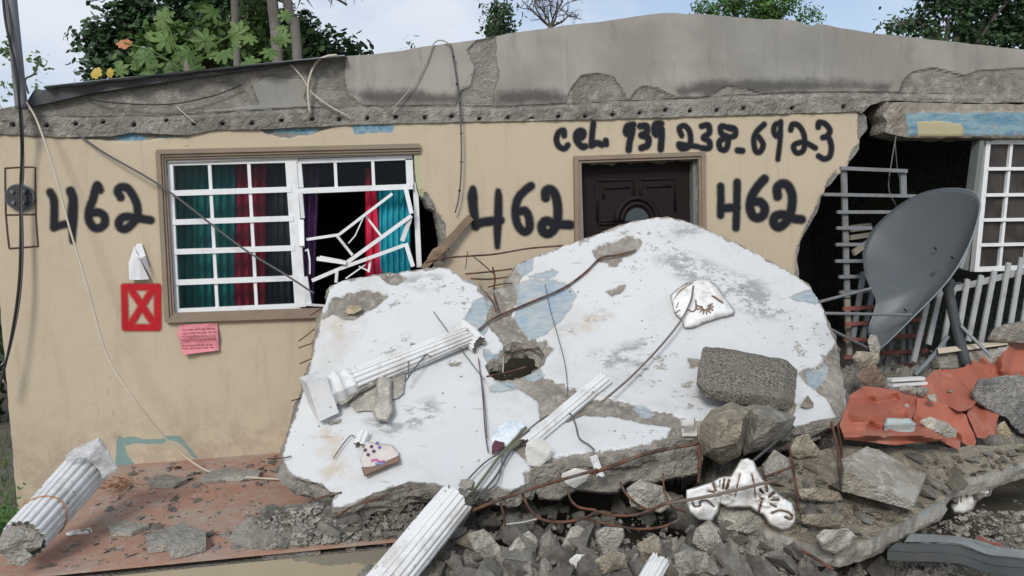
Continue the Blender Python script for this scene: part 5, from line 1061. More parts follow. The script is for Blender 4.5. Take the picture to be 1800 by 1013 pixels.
redpart([(160, 525), (270, 455), (420, 470), (540, 490), (690, 520), (698, 570), (690, 650), (655, 718), (700, 750), (800, 800), (905, 860), (1052, 900), (1048, 975), (960, 935), (890, 893), (800, 905), (700, 915), (520, 935), (300, 905), (115, 885), (75, 770)],
        [(160, 525, -1.55), (270, 455, -1.42), (540, 490, -1.36), (690, 530, -1.36), (75, 770, -1.9), (655, 718, -1.66), (400, 850, -2.02), (730, 858, -2.0), (115, 880, -2.0), (890, 885, -1.95), (700, 915, -1.96), (1048, 975, -1.88), (300, 905, -1.97), (1050, 900, -1.82)],
        [([(160, 600), (400, 590), (520, 560), (690, 600)], .05, 9), ([(200, 690), (480, 690), (650, 720)], -.06, 10), ([(330, 790), (430, 820)], .06, 8), ([(490, 680), (590, 700)], .06, 7), ([(120, 870), (400, 850), (730, 855), (900, 885)], -.05, 7), ([(260, 470), (330, 600)], .04, 9), ([(540, 500), (600, 620), (660, 710)], -.035, 9)], 3)
redpart([(700, 548), (800, 560), (950, 610), (1050, 655), (1100, 690), (1120, 760), (1165, 850), (1180, 910), (1150, 955), (1090, 925), (1050, 895), (905, 855), (850, 820), (700, 745), (665, 715), (695, 640)],
        [(700, 548, -1.40), (950, 610, -1.5), (1100, 690, -1.62), (1180, 910, -1.78), (1050, 895, -1.70), (850, 820, -1.68), (665, 715, -1.55)], [([(700, 745), (850, 790), (1020, 880)], .03, 8)], 5)
redpart([(735, 545), (700, 540), (745, 440), (790, 375), (835, 328), (890, 318), (960, 350), (1060, 435), (1130, 500), (1190, 570), (1150, 620), (1100, 655), (1040, 658), (950, 612), (800, 562)],
        [(700, 540, -1.38), (835, 328, -1.15), (890, 318, -1.12), (1190, 570, -1.38), (1100, 655, -1.62), (950, 612, -1.52)], [([(890, 320), (930, 560)], .03, 14), ([(1190, 572), (1110, 650)], -.03, 6)], 7)
redpart([(893, 318), (1000, 318), (1085, 300), (1130, 250), (1170, 205), (1230, 200), (1310, 235), (1375, 212), (1420, 150), (1435, 78), (1495, 72), (1600, 110), (2000, 140), (2000, 640), (1560, 560), (1380, 640), (1340, 760), (1345, 850), (1290, 848), (1250, 880), (1190, 872), (1150, 780), (1103, 688), (1110, 655), (1190, 575), (1130, 500), (1080, 445), (1060, 430)],
        [(893, 318, -1.08), (1085, 300, -1.0), (1230, 200, -.9), (1435, 75, -.75), (2000, 140, -.75), (1190, 575, -1.35), (1103, 688, -1.6), (1345, 850, -1.72), (1190, 872, -1.8), (1560, 560, -1.25)],
        [([(1150, 230), (1300, 420), (1560, 400)], .04, 12), ([(1440, 90), (1380, 330)], -.05, 12), ([(1310, 235), (1350, 350)], .04, 10), ([(1200, 570), (1240, 860)], .03, 8)], 9)

for i_, (x, y, s_) in enumerate(((1530, 725, 16), (1640, 700, 12), (1670, 690, 9), (1595, 715, 8), (1700, 715, 10), (1735, 690, 12), (1512, 755, 9), (1580, 772, 7))):
    rock_at('concrete_chunk', W(x, y, -1.55 if x < 1650 else -1.32), s_*.0032, (M_conc_lt, M_conc, M_conc_tan)[i_ % 3], 60+i_, None, label='loose rubble lump number %s on the red sheet counted from the left' % ('two', 'five', 'six', 'four', 'seven', 'eight', 'one', 'three')[i_], cat='concrete chunk')

# ================================================================== DISH
dish = thing('satellite_dish', 'large dark grey satellite dish tipped sideways on a bent mast beside the slab', 'satellite dish', (4.2, -.85, .55))
dn = -F*.50-RR*.74+UU*.45; dn /= np.linalg.norm(dn); dc = W(1630, 470, -.95)
do = [(1517, 451), (1519, 437), (1523, 424), (1536, 401), (1559, 378), (1586, 357), (1617, 341), (1648, 333), (1670, 331), (1690, 332), (1710, 337), (1719, 346), (1722, 362), (1716, 393), (1702, 432), (1679, 474), (1648, 513), (1602, 559), (1575, 586), (1550, 609), (1541, 608), (1531, 597), (1527, 578), (1536, 547), (1540, 528), (1532, 509), (1522, 484)]
do = catmull(do, 4, True); O3 = at_plane(do[:, 0], do[:, 1], dc, dn); nD = len(O3)
def rings(off, lift=0):
    V = [dc-dn*(.15+off)]
    for k in range(1, 21):
        r = k/20; V.append(dc+(O3-dc)*r-dn*(.15*(1-r**2.2)+off))
    return np.vstack([V[0][None]]+V[1:])
front = rings(0); backv = rings(.012); n1 = len(front); Fs = []
for s_, off in ((1, 0), (-1, n1)):
    for i in range(nD):
        j = (i+1) % nD; t_ = (off, off+1+i, off+1+j); Fs.append(t_[::s_])
        for k in range(19):
            a, b_ = off+1+k*nD+i, off+1+k*nD+j; Fs.append((a, a+nD, b_+nD, b_)[::s_])
for i in range(nD): a, b_ = 1+19*nD+i, 1+19*nD+(i+1) % nD; Fs.append((a, n1+a, n1+b_, b_))
mk('reflector', np.vstack([front, backv]), Fs, M_dish, dish, smooth=True)
MB().tube([*(O3-dn*.008), O3[0]-dn*.008], .007, 8, 1).build('rim', M_dishrim, dish, smooth=True)
def surfp(px, py, up=.004): # point on the bowl
    p = at_plane(float(px), float(py), dc, dn); return p-dn*.06
for x, y in ((1635, 428), (1665, 444), (1582, 537)):
    MB().tube([surfp(x, y)+dn*.06-dn*.10, surfp(x, y)+dn*.0], .006, 8, 1).build('bolt', M_black, dish)
for l, ys in (([(1440, 531), (1532, 507)], (-1.35, -1.0)), ([(1450, 551), (1602, 554)], (-1.4, -.98)), ([(1462, 580), (1524, 612)], (-1.4, -1.02))):
    MB().tube([W(*l[0], ys[0]), W(*l[1], ys[1])], .0105, 8, 1).build('feed_arm', M_grille, dish)
MB().tube([W(1664, 492, -.80), W(1670, 525, -.82), W(1682, 580, -.86), W(1700, 645, -.92)], [.045, .037, .037, .037], 14, 5).build('mast', M_darkpole, dish, smooth=True)
MB().tube([dc-dn*.155, W(1668, 500, -.74)], .05, 10, 1).build('bracket', M_darkpole, dish, smooth=True)
MB().tube([W(1689, 573, -.90), W(1743, 628, -1.05)], .013, 8, 1).build('strut', M_dishrim, dish); MB().tube([W(1666, 592, -.78), W(1645, 620, -.84), W(1608, 660, -.9)], .017, 8, 2).build('strut', M_dishrim, dish)
MB().bar(W(1655, 500, -.82), W(1688, 498, -.82), .02, .02).build('bolt', M_darkpole, dish)

# ================================================================== RAILING AND SECURITY GATE
M_rail = m_simple('pale_grey_rail_paint', (.36, .375, .38), .6, .12, 14, .1, dirt=(.2, .16, .13), dirt_amt=.6)
rail = thing('metal_railing', 'grey leaning metal railing with flat pickets behind the dish', 'railing', W(1720, 610, -.4))
MB().bar(W(1640, 517, -.43), W(1740, 492, -.43), .05, .018).build('top_rail', M_rail, rail)
MB().bar(W(1740, 492, -.43), W(1950, 440, -.43), .05, .018).build('top_rail', M_rail, rail)
for a, c_ in (((1701, 491), (1685, 585)), ((1725, 484), (1702, 600)), ((1748, 477), (1722, 612)), ((1773, 462), (1751, 590)), ((1796, 453), (1774, 585)), ((1820, 440), (1796, 580)), ((1652, 515), (1632, 606)), ((1676, 508), (1655, 618)), ((1630, 532), (1606, 636))):
    MB().bar(W(*a, -.456), W(*c_, -.52), .042, .018).build('picket', M_rail, rail)
gate = thing('security_gate', 'rusty grey window grille with bent ladder bars behind the dish', 'security grille', W(1530, 640, -.1))
def gb(name, p, q, w, mat=None, y=-.1, y2=None): MB().bar(W(*p, y), W(*q, y if y2 is None else y2), w, .025).build(name, mat or M_grille, gate)
gb('post', (1483, 293), (1489, 524), .045); gb('post', (1489, 526), (1493, 625), .045, m_simple('pale_rotten_post', (.30, .28, .23), .8, .2, 12, .3, dirt=(.12, .08, .05), dirt_amt=.7)); gb('top_bar', (1477, 296), (1594, 301), .03, y=-.13); gb('post', (1587, 302), (1588, 345), .05)
for p, q in (((1448, 342), (1609, 345)), ((1472, 373), (1567, 373)), ((1471, 401), (1532, 401)), ((1470, 430), (1521, 430)), ((1469, 459), (1517, 459)), ((1475, 487), (1514, 486)), ((1476, 514), (1535, 511))): gb('bar', p, q, .028, y=-.13)
for p, q in (((1518, 478), (1498, 600)), ((1533, 514), (1514, 606)), ((1586, 570), (1587, 640)), ((1598, 572), (1599, 645)), ((1568, 600), (1556, 645)), ((1548, 610), (1545, 645))): gb('tilted_bar', p, q, .04, y=-.17)
for p, q in (((1482, 543), (1538, 540)), ((1486, 570), (1540, 567)), ((1600, 563), (1620, 562)), ((1572, 592), (1624, 588)), ((1484, 597), (1535, 597)), ((1550, 621), (1630, 616)), ((1484, 628), (1520, 628)), ((1540, 646), (1604, 642))): gb('rusty_bar', p, q, .03, M_pink_rust, y=-.2)
MB().tube([W(1575, 240, -.02), W(1568, 280, -.04), W(1562, 330, -.03), W(1575, 362, .0)], .006, 5, 4).build('hanging_cable', M_wire_grey, None, label='thin grey cable hanging from the broken blue beam', cat='cable')
MB().tube([W(1573, 240, .01), W(1578, 300, -.0), W(1592, 345, .02)], .004, 5, 4).build('hanging_cable', M_wire_grey, None, label='second, thinner cable hanging behind the grille beside the dish', cat='cable')

# timber, laths
solid('timber_strip', [W(x, y, yy) for x, y, yy in ((1648, 612, -.88), (1650, 622, -.92), (1772, 598, -.85), (1772, 606, -.92), (1648, 612, -.75), (1650, 622, -.75), (1772, 598, -.72), (1772, 606, -.75))], m_simple('pale_timber', (.48, .42, .32), .8, .15, 9, .2), .002, 4, label='pale flat timber strip lying behind the red sheet', cat='timber')
for i, (a, c_) in enumerate((((1564, 668), (1622, 665)), ((1566, 677), (1626, 673)))):
    MB().bar(W(*a, -1.28), W(*c_, -1.25), .02, .05).build('white_lath', m_simple('white_lath_paint_%d' % i, (.66, .66, .65), .6, .08), None, label=('white painted lath behind the red sheet, upper of two', 'white painted lath behind the red sheet, lower of two')[i], cat='lath')
named('pale bone shaped rubble piece on the top edge of the red sheet', rz_([(540, 470), (600, 450), (690, 455), (700, 520), (640, 505), (560, 490)]), -1.42, .07, M_conc_lt, 80, bevel=6)
named('dark round rubble piece on the top edge of the red sheet', rz_([(700, 470), (740, 455), (800, 470), (795, 515), (740, 540), (705, 520)]), -1.42, .09, M_conc, 81, bevel=6)
plank = solid('timber_plank', [W(x, y, yy) for x, y, yy in ((738, 470, -.15), (748, 476, -.15), (822, 378, -.07), (832, 386, -.07), (738, 470, -.10), (748, 476, -.10), (822, 378, -.045), (832, 386, -.045))], M_wood, .008, 6, 3, label='weathered timber plank leaning against the wall right of the window', cat='timber')
ch('timber_splinter', [(752, 452), (762, 438), (778, 428), (790, 438), (775, 455), (758, 466), (748, 468)], -.12, .06, M_wood, bevel=5, amp=.01, seed=4, label='splintered wood stub at the foot of the leaning plank', cat='timber')

# ---- steel channel lower right
chn = thing('steel_channel', 'dented galvanised steel channel lying on the ground at lower right', 'steel channel', W(1700, 980, -2.35))
M_galv_shade = m_simple('galvanised_web_shaded', (.075, .085, .085), .45, .35, 5, .1, metal=.35, spec=.5, dirt=(.10, .09, .075), dirt_amt=.7)  # web painted darker so the upright face looks shaded
def band(name, top_, bot_, yt, yb, mat):
    n = 24; V = []; t_ = catmull(top_, 8); b_ = catmull(bot_, 8)
    t_ = t_[np.linspace(0, len(t_)-1, n).astype(int)]; b_ = b_[np.linspace(0, len(b_)-1, n).astype(int)]
    for (x0, y0), (x1, y1) in zip(t_, b_): V += [W(x0, y0, yt), W(x1, y1, yb)]
    V = np.array(V); V[:, 2] += .006*fbm(V, 9, 3, 3); V2 = V+np.array([0, .004, -.004]); k = len(V); Fs = [(2*i, 2*i+1, 2*i+3, 2*i+2) for i in range(n-1)]; Fs += [tuple(x+k for x in f[::-1]) for f in Fs[:]]
    mk(name, np.vstack([V, V2]), Fs, mat, chn, smooth=False)
band('flange', [(1600, 938), (1690, 944), (1745, 960), (1790, 966), (1950, 978)], [(1590, 952), (1680, 956), (1735, 974), (1785, 981), (1950, 993)], -2.45, -2.62, m_simple('galvanised_flange_lit', (.25, .275, .27), .5, .35, 6, .1, spec=.5, dirt=(.2, .19, .17), dirt_amt=.6))  # same metal painted paler, as the lit upper face
band('web', [(1575, 954), (1680, 958), (1735, 976), (1785, 983), (1950, 995)], [(1560, 968), (1680, 974), (1740, 992), (1785, 998), (1950, 1010)], -2.60, -2.62, M_galv_shade)
band('web', [(1560, 969), (1680, 975), (1740, 993), (1785, 999), (1950, 1012)], [(1560, 984), (1680, 990), (1740, 1008), (1785, 1014), (1950, 1030)], -2.68, -2.69, M_galv_shade)
for i, l in enumerate(([(1716, 946), (1745, 955), (1760, 956)], [(1720, 942), (1735, 952), (1758, 960)])): MB().tube([W(*p, -2.56) for p in l], .006, 6, 3).build('rusty_wire', M_pink_rust, None, label=('short rusty red wire on the steel channel, upper strand', 'short rusty red wire on the steel channel, lower strand')[i], cat='wire')

# ================================================================== REBAR, WIRES, CORDS
REB = 'bent rusty reinforcing bars sticking out of the rubble'
def rb(label, pts, r, mat=None, name='rebar', lift=None, y=None, sm=5, group=REB, cat='reinforcing bar'):
    P = []
    for i, p in enumerate(pts):
        if len(p) == 3: P.append(W(p[0], p[1], p[2]))
        else: P.append(S(p[0], p[1], lift if lift is not None else .02))
    MB().tube(P, r*.82, 7, sm).build(name, mat or M_rust, None, smooth=True, label=label, cat=cat, group=group)
rb('long rusty bar rising across the bare blue patch of the slab', [(842, 580), (868, 560), (930, 533), (990, 507), (1028, 480), (1056, 454), (1085, 449), (1118, 440)], .010, lift=.025)
rb('rusty grey bar curving down from the capital piece on the slab', [(1219, 503, -1.02), (1214, 530, -1.1), (1196, 565, -1.18), (1160, 610, -1.36), (1110, 662, -1.58), (1060, 705, -1.8)], .009, m_simple('grey_rusty_bar', (.17, .14, .125), .8, .3, 20, .3))
rb('thin wire curving down the middle of the white slab', [(958, 500), (966, 540), (980, 590), (993, 640), (997, 690), (990, 722)], .0035, M_wire_grey, 'wire', .05, cat='wire')
rb('thin straight wire crossing the end of the column on the slab', [(762, 548), (800, 600), (830, 640), (852, 668)], .0042, M_wire_grey, 'wire', .10, cat='wire')
rb('thin vertical wire left of the hole in the slab', [(841, 630), (848, 690), (853, 760), (858, 795)], .0045, M_rust, 'wire', .04, cat='wire')
rb('second thin vertical wire left of the hole in the slab', [(846, 665), (853, 720), (856, 770)], .004, M_wire_grey, 'wire', .05, cat='wire')
rb('tangled wire hooked around the column on the slab', [(712, 672), (735, 640), (765, 608), (785, 600), (812, 592), (818, 588)], .006, M_wire_grey, 'wire', .14, cat='wire')
rb('looped thin wire over the column on the slab', [(718, 662), (718, 625), (722, 608), (732, 606), (748, 622), (760, 628)], .004, M_wire_grey, 'wire', .15, cat='wire')
rb('short bent wire beside the painted plaque', [(586, 806), (600, 785), (615, 767), (622, 766)], .0045, M_wire_grey, 'wire', .04, cat='wire')
for i, l in enumerate(([(748, 462, -.3), (780, 454, -.28), (830, 450, -.28), (870, 447, -.28), (930, 437, -.3), (990, 432, -.4)], [(818, 482, -.45), (860, 478, -.42), (900, 473, -.42)], [(828, 490, -.5), (860, 491, -.48), (895, 487, -.5)], [(833, 452, -.3), (848, 464, -.35), (866, 480, -.4)], [(822, 442, -.26), (820, 460, -.3), (818, 473, -.35)], [(866, 470, -.45), (870, 490, -.5), (868, 515, -.6), (876, 545, -.8)], [(858, 505, -.62), (880, 500, -.62), (900, 498, -.6)], [(852, 512, -.66), (866, 530, -.72), (872, 548, -.8)])):
    rb(('longest rusty bar above the notch in the slab, running along the wall', 'upper of two level rusty bars bridging the slab notch', 'lower of two level rusty bars bridging the slab notch', 'slanting rusty stub below the long bar above the slab notch', 'short upright wire stub on the long bar above the slab notch', 'upright rusty bar in the slab notch', 'short level bar in the crumbled crease of the slab', 'short slanting bar in the crumbled crease of the slab')[i], l, (.009, .008, .008, .006, .004, .009, .006, .006)[i])
rb('rusty bar across the hole in the slab, upper one', [(885, 628), (915, 616), (948, 612)], .006, lift=-.01); rb('rusty bar across the hole in the slab, lower one', [(855, 662), (890, 655), (925, 645)], .007, lift=.01); rb('short upright bar inside the hole in the slab', [(885, 626), (884, 656)], .006, m_simple('pale_bar', (.4, .36, .32), .8), lift=-.0)
rb('long rusty bar along the broken front edge, left length', [(830, 898, -2.3), (880, 878, -2.3), (940, 858, -2.28), (1000, 840, -2.26), (1050, 826, -2.24)], .011)
rb('long ribbed rusty bar along the broken front edge, right length', [(1040, 832, -2.24), (1080, 818, -2.22), (1130, 800, -2.2), (1180, 788, -2.18), (1228, 780, -2.16)], .013)
rb('sagging rusty bar under the slab edge, longest loop', [(918, 868, -2.25), (930, 893, -2.3), (952, 913, -2.35), (990, 918, -2.36), (1030, 910, -2.36), (1050, 900, -2.36), (1080, 906, -2.36), (1120, 905, -2.36), (1160, 890, -2.36), (1200, 872, -2.36)], .010)
rb('short rusty hook under the slab edge near the white tube stub', [(998, 858, -2.2), (1003, 878, -2.25), (1018, 892, -2.3), (1048, 897, -2.34)], .009)
rb('rusty bar looping below the pebbly chunk', [(1028, 912, -2.3), (1070, 922, -2.33), (1120, 930, -2.35), (1165, 926, -2.35), (1200, 910, -2.35)], .009)
rb('curved rusty bar in front of the pebbly chunk', [(1090, 848, -2.2), (1102, 870, -2.26), (1125, 890, -2.3), (1150, 900, -2.3)], .009)
rb('thin upright rusty bar right of the pebbly chunk', [(1165, 832, -2.2), (1168, 862, -2.25), (1180, 890, -2.3), (1205, 900, -2.3)], .007)
rb('long straight bar lying across the white capital', [(1172, 886, -2.5), (1260, 870, -2.56), (1366, 844, -2.6)], .0105, m_simple('grey_brown_bar', (.17, .135, .11), .8, .3, 20, .3), sm=1)
rb('straight dark bar behind the white capital', [(1335, 843, -2.3), (1402, 817, -2.3)], .009, sm=1)
rb('dark bar slanting under the tan boulder', [(1322, 812, -2.16), (1395, 750, -2.02)], .011, m_simple('dark_steel_bar', (.07, .07, .07), .7), sm=1)
rb('tall upright rusty bar at the right corner of the slab', [(1461, 742, -1.95), (1473, 790, -2.05), (1477, 830, -2.15), (1483, 875, -2.25), (1497, 930, -2.35)], .0115)
rb('shorter upright bar beside the right corner of the slab', [(1473, 748, -1.85), (1478, 780, -1.92), (1480, 815, -2.0)], .010)
rb('upright rusty bar just right of the white capital', [(1384, 778, -2.15), (1392, 810, -2.2), (1398, 850, -2.3), (1404, 890, -2.35), (1410, 928, -2.4)], .009)
rb('short thick rusty bar left of the tan boulder', [(1228, 782, -2.18), (1230, 812, -2.2), (1228, 850, -2.25)], .013)
rb('short rusty bar standing in the dark gap right of the foreground column', [(880, 885, -2.25), (885, 905, -2.3), (888, 925, -2.3)], .009)
rb('thin pale wire in the dark gap under the slab edge', [(888, 922, -2.3), (920, 918, -2.32), (945, 912, -2.34)], .005, m_simple('pale_wire', (.4, .39, .36), .6), 'wire', cat='wire')
rb('rusty bar crossing the left heap below the slab', [(498, 908, -1.75), (530, 890, -1.78), (565, 875, -1.8), (600, 866, -1.85)], .008)
rb('rusty bar under the left front edge of the slab', [(590, 910, -1.95), (615, 893, -2.0), (650, 880, -2.05), (690, 868, -2.08), (725, 860, -2.1)], .008)
rb('brown bar at the foot of the lower right fragment', [(1395, 960, -2.65), (1430, 980, -2.7), (1465, 1002, -2.75)], .011)
for i, l in enumerate(([(525, 600), (545, 585), (562, 570)], [(525, 612), (548, 604), (560, 602)], [(527, 640), (545, 632), (556, 630)], [(512, 705), (530, 700)], [(470, 807), (500, 805), (512, 802)], [(545, 555), (570, 540), (585, 535)])):
    rb('%s rusty stub poking from the left side of the slab' % ('topmost', 'second', 'third', 'fourth', 'lowest', 'wooden looking')[i], [(x, y, float(SY(np.array([570.]), np.array([float(y)]))[0])+.05) for x, y in l], .005)
OL = m_simple('olive_cable', (.13, .14, .08), .6)
for i, l in enumerate(([(826, 872), (850, 840), (880, 800), (905, 772), (925, 752)], [(800, 868), (850, 815), (890, 790), (918, 765), (955, 735), (985, 723), (1003, 728), (1012, 748), (1018, 770), (1036, 783), (1045, 792)], [(835, 880), (870, 840), (890, 805), (912, 775), (930, 758)], [(845, 868), (872, 852), (880, 830), (884, 800), (892, 790)])):
    rb(('%s strand of the twisted cable bundle beside the narrow column strip' % ('thick', 'longest looping', 'lower', 'short curling')[i]), l, (.010, .006, .009, .005)[i], (OL if i in (0,) else M_wire_grey), 'twisted_cable', .06, group='twisted cables at the slab edge', cat='cable')
ch('cable_sleeve', [(893, 790), (915, 768), (930, 755), (935, 762), (918, 778), (900, 792)], lambda a, b_: SY(a, b_)-.06, .05, OL, bevel=5, amp=.004, step=2, seed=3, label='olive green sleeve on the twisted cables', cat='cable')
def cord(label, P, r, mat, cat='cord', name='cord', sm=6): MB().tube(P, r, 6, sm).build(name, mat, None, smooth=True, label=label, cat=cat)
fl = lambda x, y: at_z(x, y, FZ+.02)
cord('long off white cord drooping from the roof corner down to the porch floor', [W(45, 178, -.12), W(66, 215, -.15), W(95, 300, -.2), W(122, 400, -.25), W(155, 510, -.3), W(188, 625, -.36), W(235, 700, -.42), W(300, 780, -.35), fl(360, 826), fl(410, 837), fl(460, 841), fl(500, 843)], .0075, M_cord)
cord('grey cable stretched diagonally across the left window', [W(135, 235, -.05), W(185, 270, -.08), W(290, 332, -.12), W(420, 432, -.16), W(500, 482, -.2), W(552, 516, -.35)], .008, M_wire_grey, 'cable', 'cable')
cord('white cable looping down the grey gable above the window', [W(592, 97, -.04), W(575, 99, -.06), W(558, 108, -.07), W(546, 130, -.08), W(541, 160, -.08), W(545, 200, -.06)], .009, M_cord, 'cable', 'cable')
cord('thin pale wire crossing the looped white cable on the gable', [W(510, 112, -.05), W(530, 135, -.06), W(550, 165, -.07), W(585, 190, -.07), W(612, 204, -.06)], .006, M_cord, 'wire', 'wire')
cord('thin pale wire rising to the roof edge over the window', [W(690, 192, -.06), W(722, 155, -.06), W(748, 110, -.05), W(762, 78, -.04), W(775, 71, -.04), W(792, 78, -.05)], .0055, m_simple('pale_thin_wire', (.34, .31, .27), .7), 'wire', 'wire')
bw = [W(792, 78, -.05), W(799, 115, -.05), W(805, 160, -.06), W(809, 200, -.07), W(811, 260, -.07), W(810, 310, -.07), W(806, 350, -.06), W(800, 374, -.05)]
cord('dark knotted wire hanging down the wall right of the window', bw, .007, M_wire_grey, 'wire', 'wire')
for i, (x, y) in enumerate(((797, 100), (803, 148), (808, 182), (811, 235), (811, 285), (808, 335))): rock_at('wire_knot', W(x, y, -.07), .013, M_wire, 20+i, None, label='dark knot number %s down the wire that hangs right of the window' % ('one', 'two', 'three', 'four', 'five', 'six')[i], cat='wire')
cord('thin black wire sagging across the gable on the left', [W(150, 172, -.05), W(190, 180, -.07), W(290, 184, -.08), W(370, 170, -.06), W(425, 150, -.05)], .005, M_wire, 'wire', 'wire')
cord('thin pale wire on the lower gable near the left window', [W(305, 183, -.06), W(330, 205, -.08), W(345, 218, -.07)], .004, M_cord, 'wire', 'wire')
cord('thin white string hanging left of the foreground rubble', [W(440, 838, -1.0), W(470, 842, -1.05), W(500, 842, -1.1)], .004, M_cord, 'string', 'string')
# service mast and meter cables
cord('grey plastic service mast rising above the left roof corner', [W(14, -60, -.12), W(20, 10, -.12), W(27, 80, -.12), W(33, 140, -.12), W(38, 192, -.12)], .040, M_mast, 'mast', 'service_mast')
cord('black cable twisted around the mast and dropping past the meter', [W(3, -40, -.17), W(8, 25, -.18), W(16, 70, -.2), W(26, 110, -.19), (W(33, 170, -.2)), W(38, 260, -.12), W(36, 330, -.10), W(36, 420, -.10), W(33, 500, -.12), W(22, 580, -.14), W(6, 655, -.16), W(-8, 690, -.18)], .0085, M_wire, 'cable', 'cable')
cord('second black cable beside the meter', [W(10, -20, -.15), W(18, 50, -.18), W(24, 120, -.19), W(38, 200, -.13), W(41, 300, -.10), W(38, 345, -.10), W(40, 440, -.10), W(34, 530, -.12), W(18, 610, -.14), W(0, 670, -.16)], .007, M_wire_grey, 'cable', 'cable')
# metal sheet on the roof
b = MB(); ns_ = 30; V = []
for i in range(ns_+1):
    f = i/ns_; x = 78+(606-78)*f; y = 152-54*f; V += [W(x, y-1.5*math.sin(f*3.1), -.15+.03*math.sin(f*40)), W(x, y+1.2-1.5*math.sin(f*3.1), -.12+.03*math.sin(f*40)), W(x+6, y+2+8*(1-f)**1.5, .0), W(x, y-1.5, 1.4)]
Vn = np.array(V); Fs = []
for i in range(ns_):
    a = 4*i; Fs += [(a, a+1, a+5, a+4), (a+1, a+2, a+6, a+5), (a+3, a, a+4, a+7)]
roofm = mk('roof_metal_sheet', Vn, Fs, m_simple('tin_sheet_light', (.30, .34, .37), .45, .2, 4, .05, metal=.2, spec=.5), None, label='thin tin sheet laid along the left slope of the roof edge', cat='metal sheet')
band_ = [W(60, 158, -.06), W(78, 158, -.07), W(300, 134, -.06), W(590, 101, -.05), W(480, 118, -.06), W(330, 138, -.06), W(160, 164, -.07), (W(90, 180, -.07)), W(40, 190, -.06)]
mk('tin_flashing_shade', band_+[p+np.array([0, .03, 0]) for p in band_], [tuple(range(9)), tuple(range(17, 8, -1))]+[(i, (i+1) % 9, (i+1) % 9+9, i+9) for i in range(9)], m_simple('bent_tin_shade', (.07, .075, .08), .5, .6, 3, .1, dirt=(.2, .19, .18), dirt_amt=.8), None, label='dark bent tin flashing made for the shade under the left roof sheet', cat='metal sheet')  # dark tone stands for the shade below the roof sheet

# ================================================================== PAPERS, PLAQUE, LITTER
M_pap = m_simple('white_paper', (.66, .67, .69), .8, .04, 10, .1); M_pink = m_simple('pink_paper', (.62, .24, .26), .8, .08, 10, .15)
paper = thing('paper_notice', 'torn folded white paper taped to the wall above the red cross mark', 'paper', W(245, 492, -.02))
def fac(name, tri, mat, parent, th=.002):
    V = [W(*p) for p in tri]; n = len(V); mk(name, V+[p+np.array([0, th, 0]) for p in V], [tuple(range(n)), tuple(range(2*n-1, n-1, -1))]+[(i, i+n, (i+1) % n+n, (i+1) % n) for i in range(n)], mat, parent)
fac('leaf', [(226, 460, -.03), (227, 492, -.05), (246, 492, -.055), (262, 491, -.045), (244, 452, -.07), (240, 444, -.05)], M_pap, paper); fac('leaf', [(240, 429, -.022), (234, 446, -.03), (240, 452, -.085), (246, 455, -.10), (268, 492, -.06), (256, 450, -.03), (249, 428, -.022)], m_simple('white_paper_fold', (.70, .71, .74), .8, .04), paper)
fac('leaf', [(236, 432, -.021), (227, 460, -.028), (240, 445, -.05)], M_pap, paper)
pnk = thing('paper_notice', 'pink paper notice with handwriting stuck under the window', 'paper', W(350, 620, -.02))
gxp, gyp = np.meshgrid(np.linspace(0, 1, 26), np.linspace(0, 1, 18)); c4 = np.array([(311, 571), (382, 568), (385, 616), (321, 624)], float)
pp = ((1-gxp)*(1-gyp))[..., None]*c4[0]+(gxp*(1-gyp))[..., None]*c4[1]+(gxp*gyp)[..., None]*c4[2]+((1-gxp)*gyp)[..., None]*c4[3]
pp = pp.reshape(-1, 2); pp[:, 0] += 3*np.sin(pp[:, 1]*.2)*(pp[:, 0] < 316); yy = -.022-.02*np.abs(np.sin((pp[:, 1]-571)*.085))**3-.012*fbm(pp, .08, 2, 3)-.015*((pp[:, 1]-571)/50)**4
Vp = at_y(pp[:, 0], pp[:, 1], yy); ix = np.arange(26*18).reshape(18, 26); Fp = [tuple(x) for x in np.c_[ix[:-1, :-1].ravel(), ix[1:, :-1].ravel(), ix[1:, 1:].ravel(), ix[:-1, 1:].ravel()]]
mk('sheet', Vp, Fp, M_pink, pnk); b = MB(); rr = random.Random(4)
for k, yl in enumerate((580, 586, 592, 598, 608, 613)):
    x = 320
    while x < 374:
        w = rr.uniform(3, 8); y_ = yl-(x-320)*.05; yd = -.022-.02*abs(math.sin((y_-571)*.085))**3-.015*((y_-571)/50)**4-.013
        b.bar(W(x, y_, yd), W(x+w, y_-.2+rr.uniform(-.8, .8), yd), .005, .0015); x += w+rr.uniform(1, 3)
b.build('handwriting', m_simple('dark_pink_ink', (.30, .07, .10), .8), pnk)
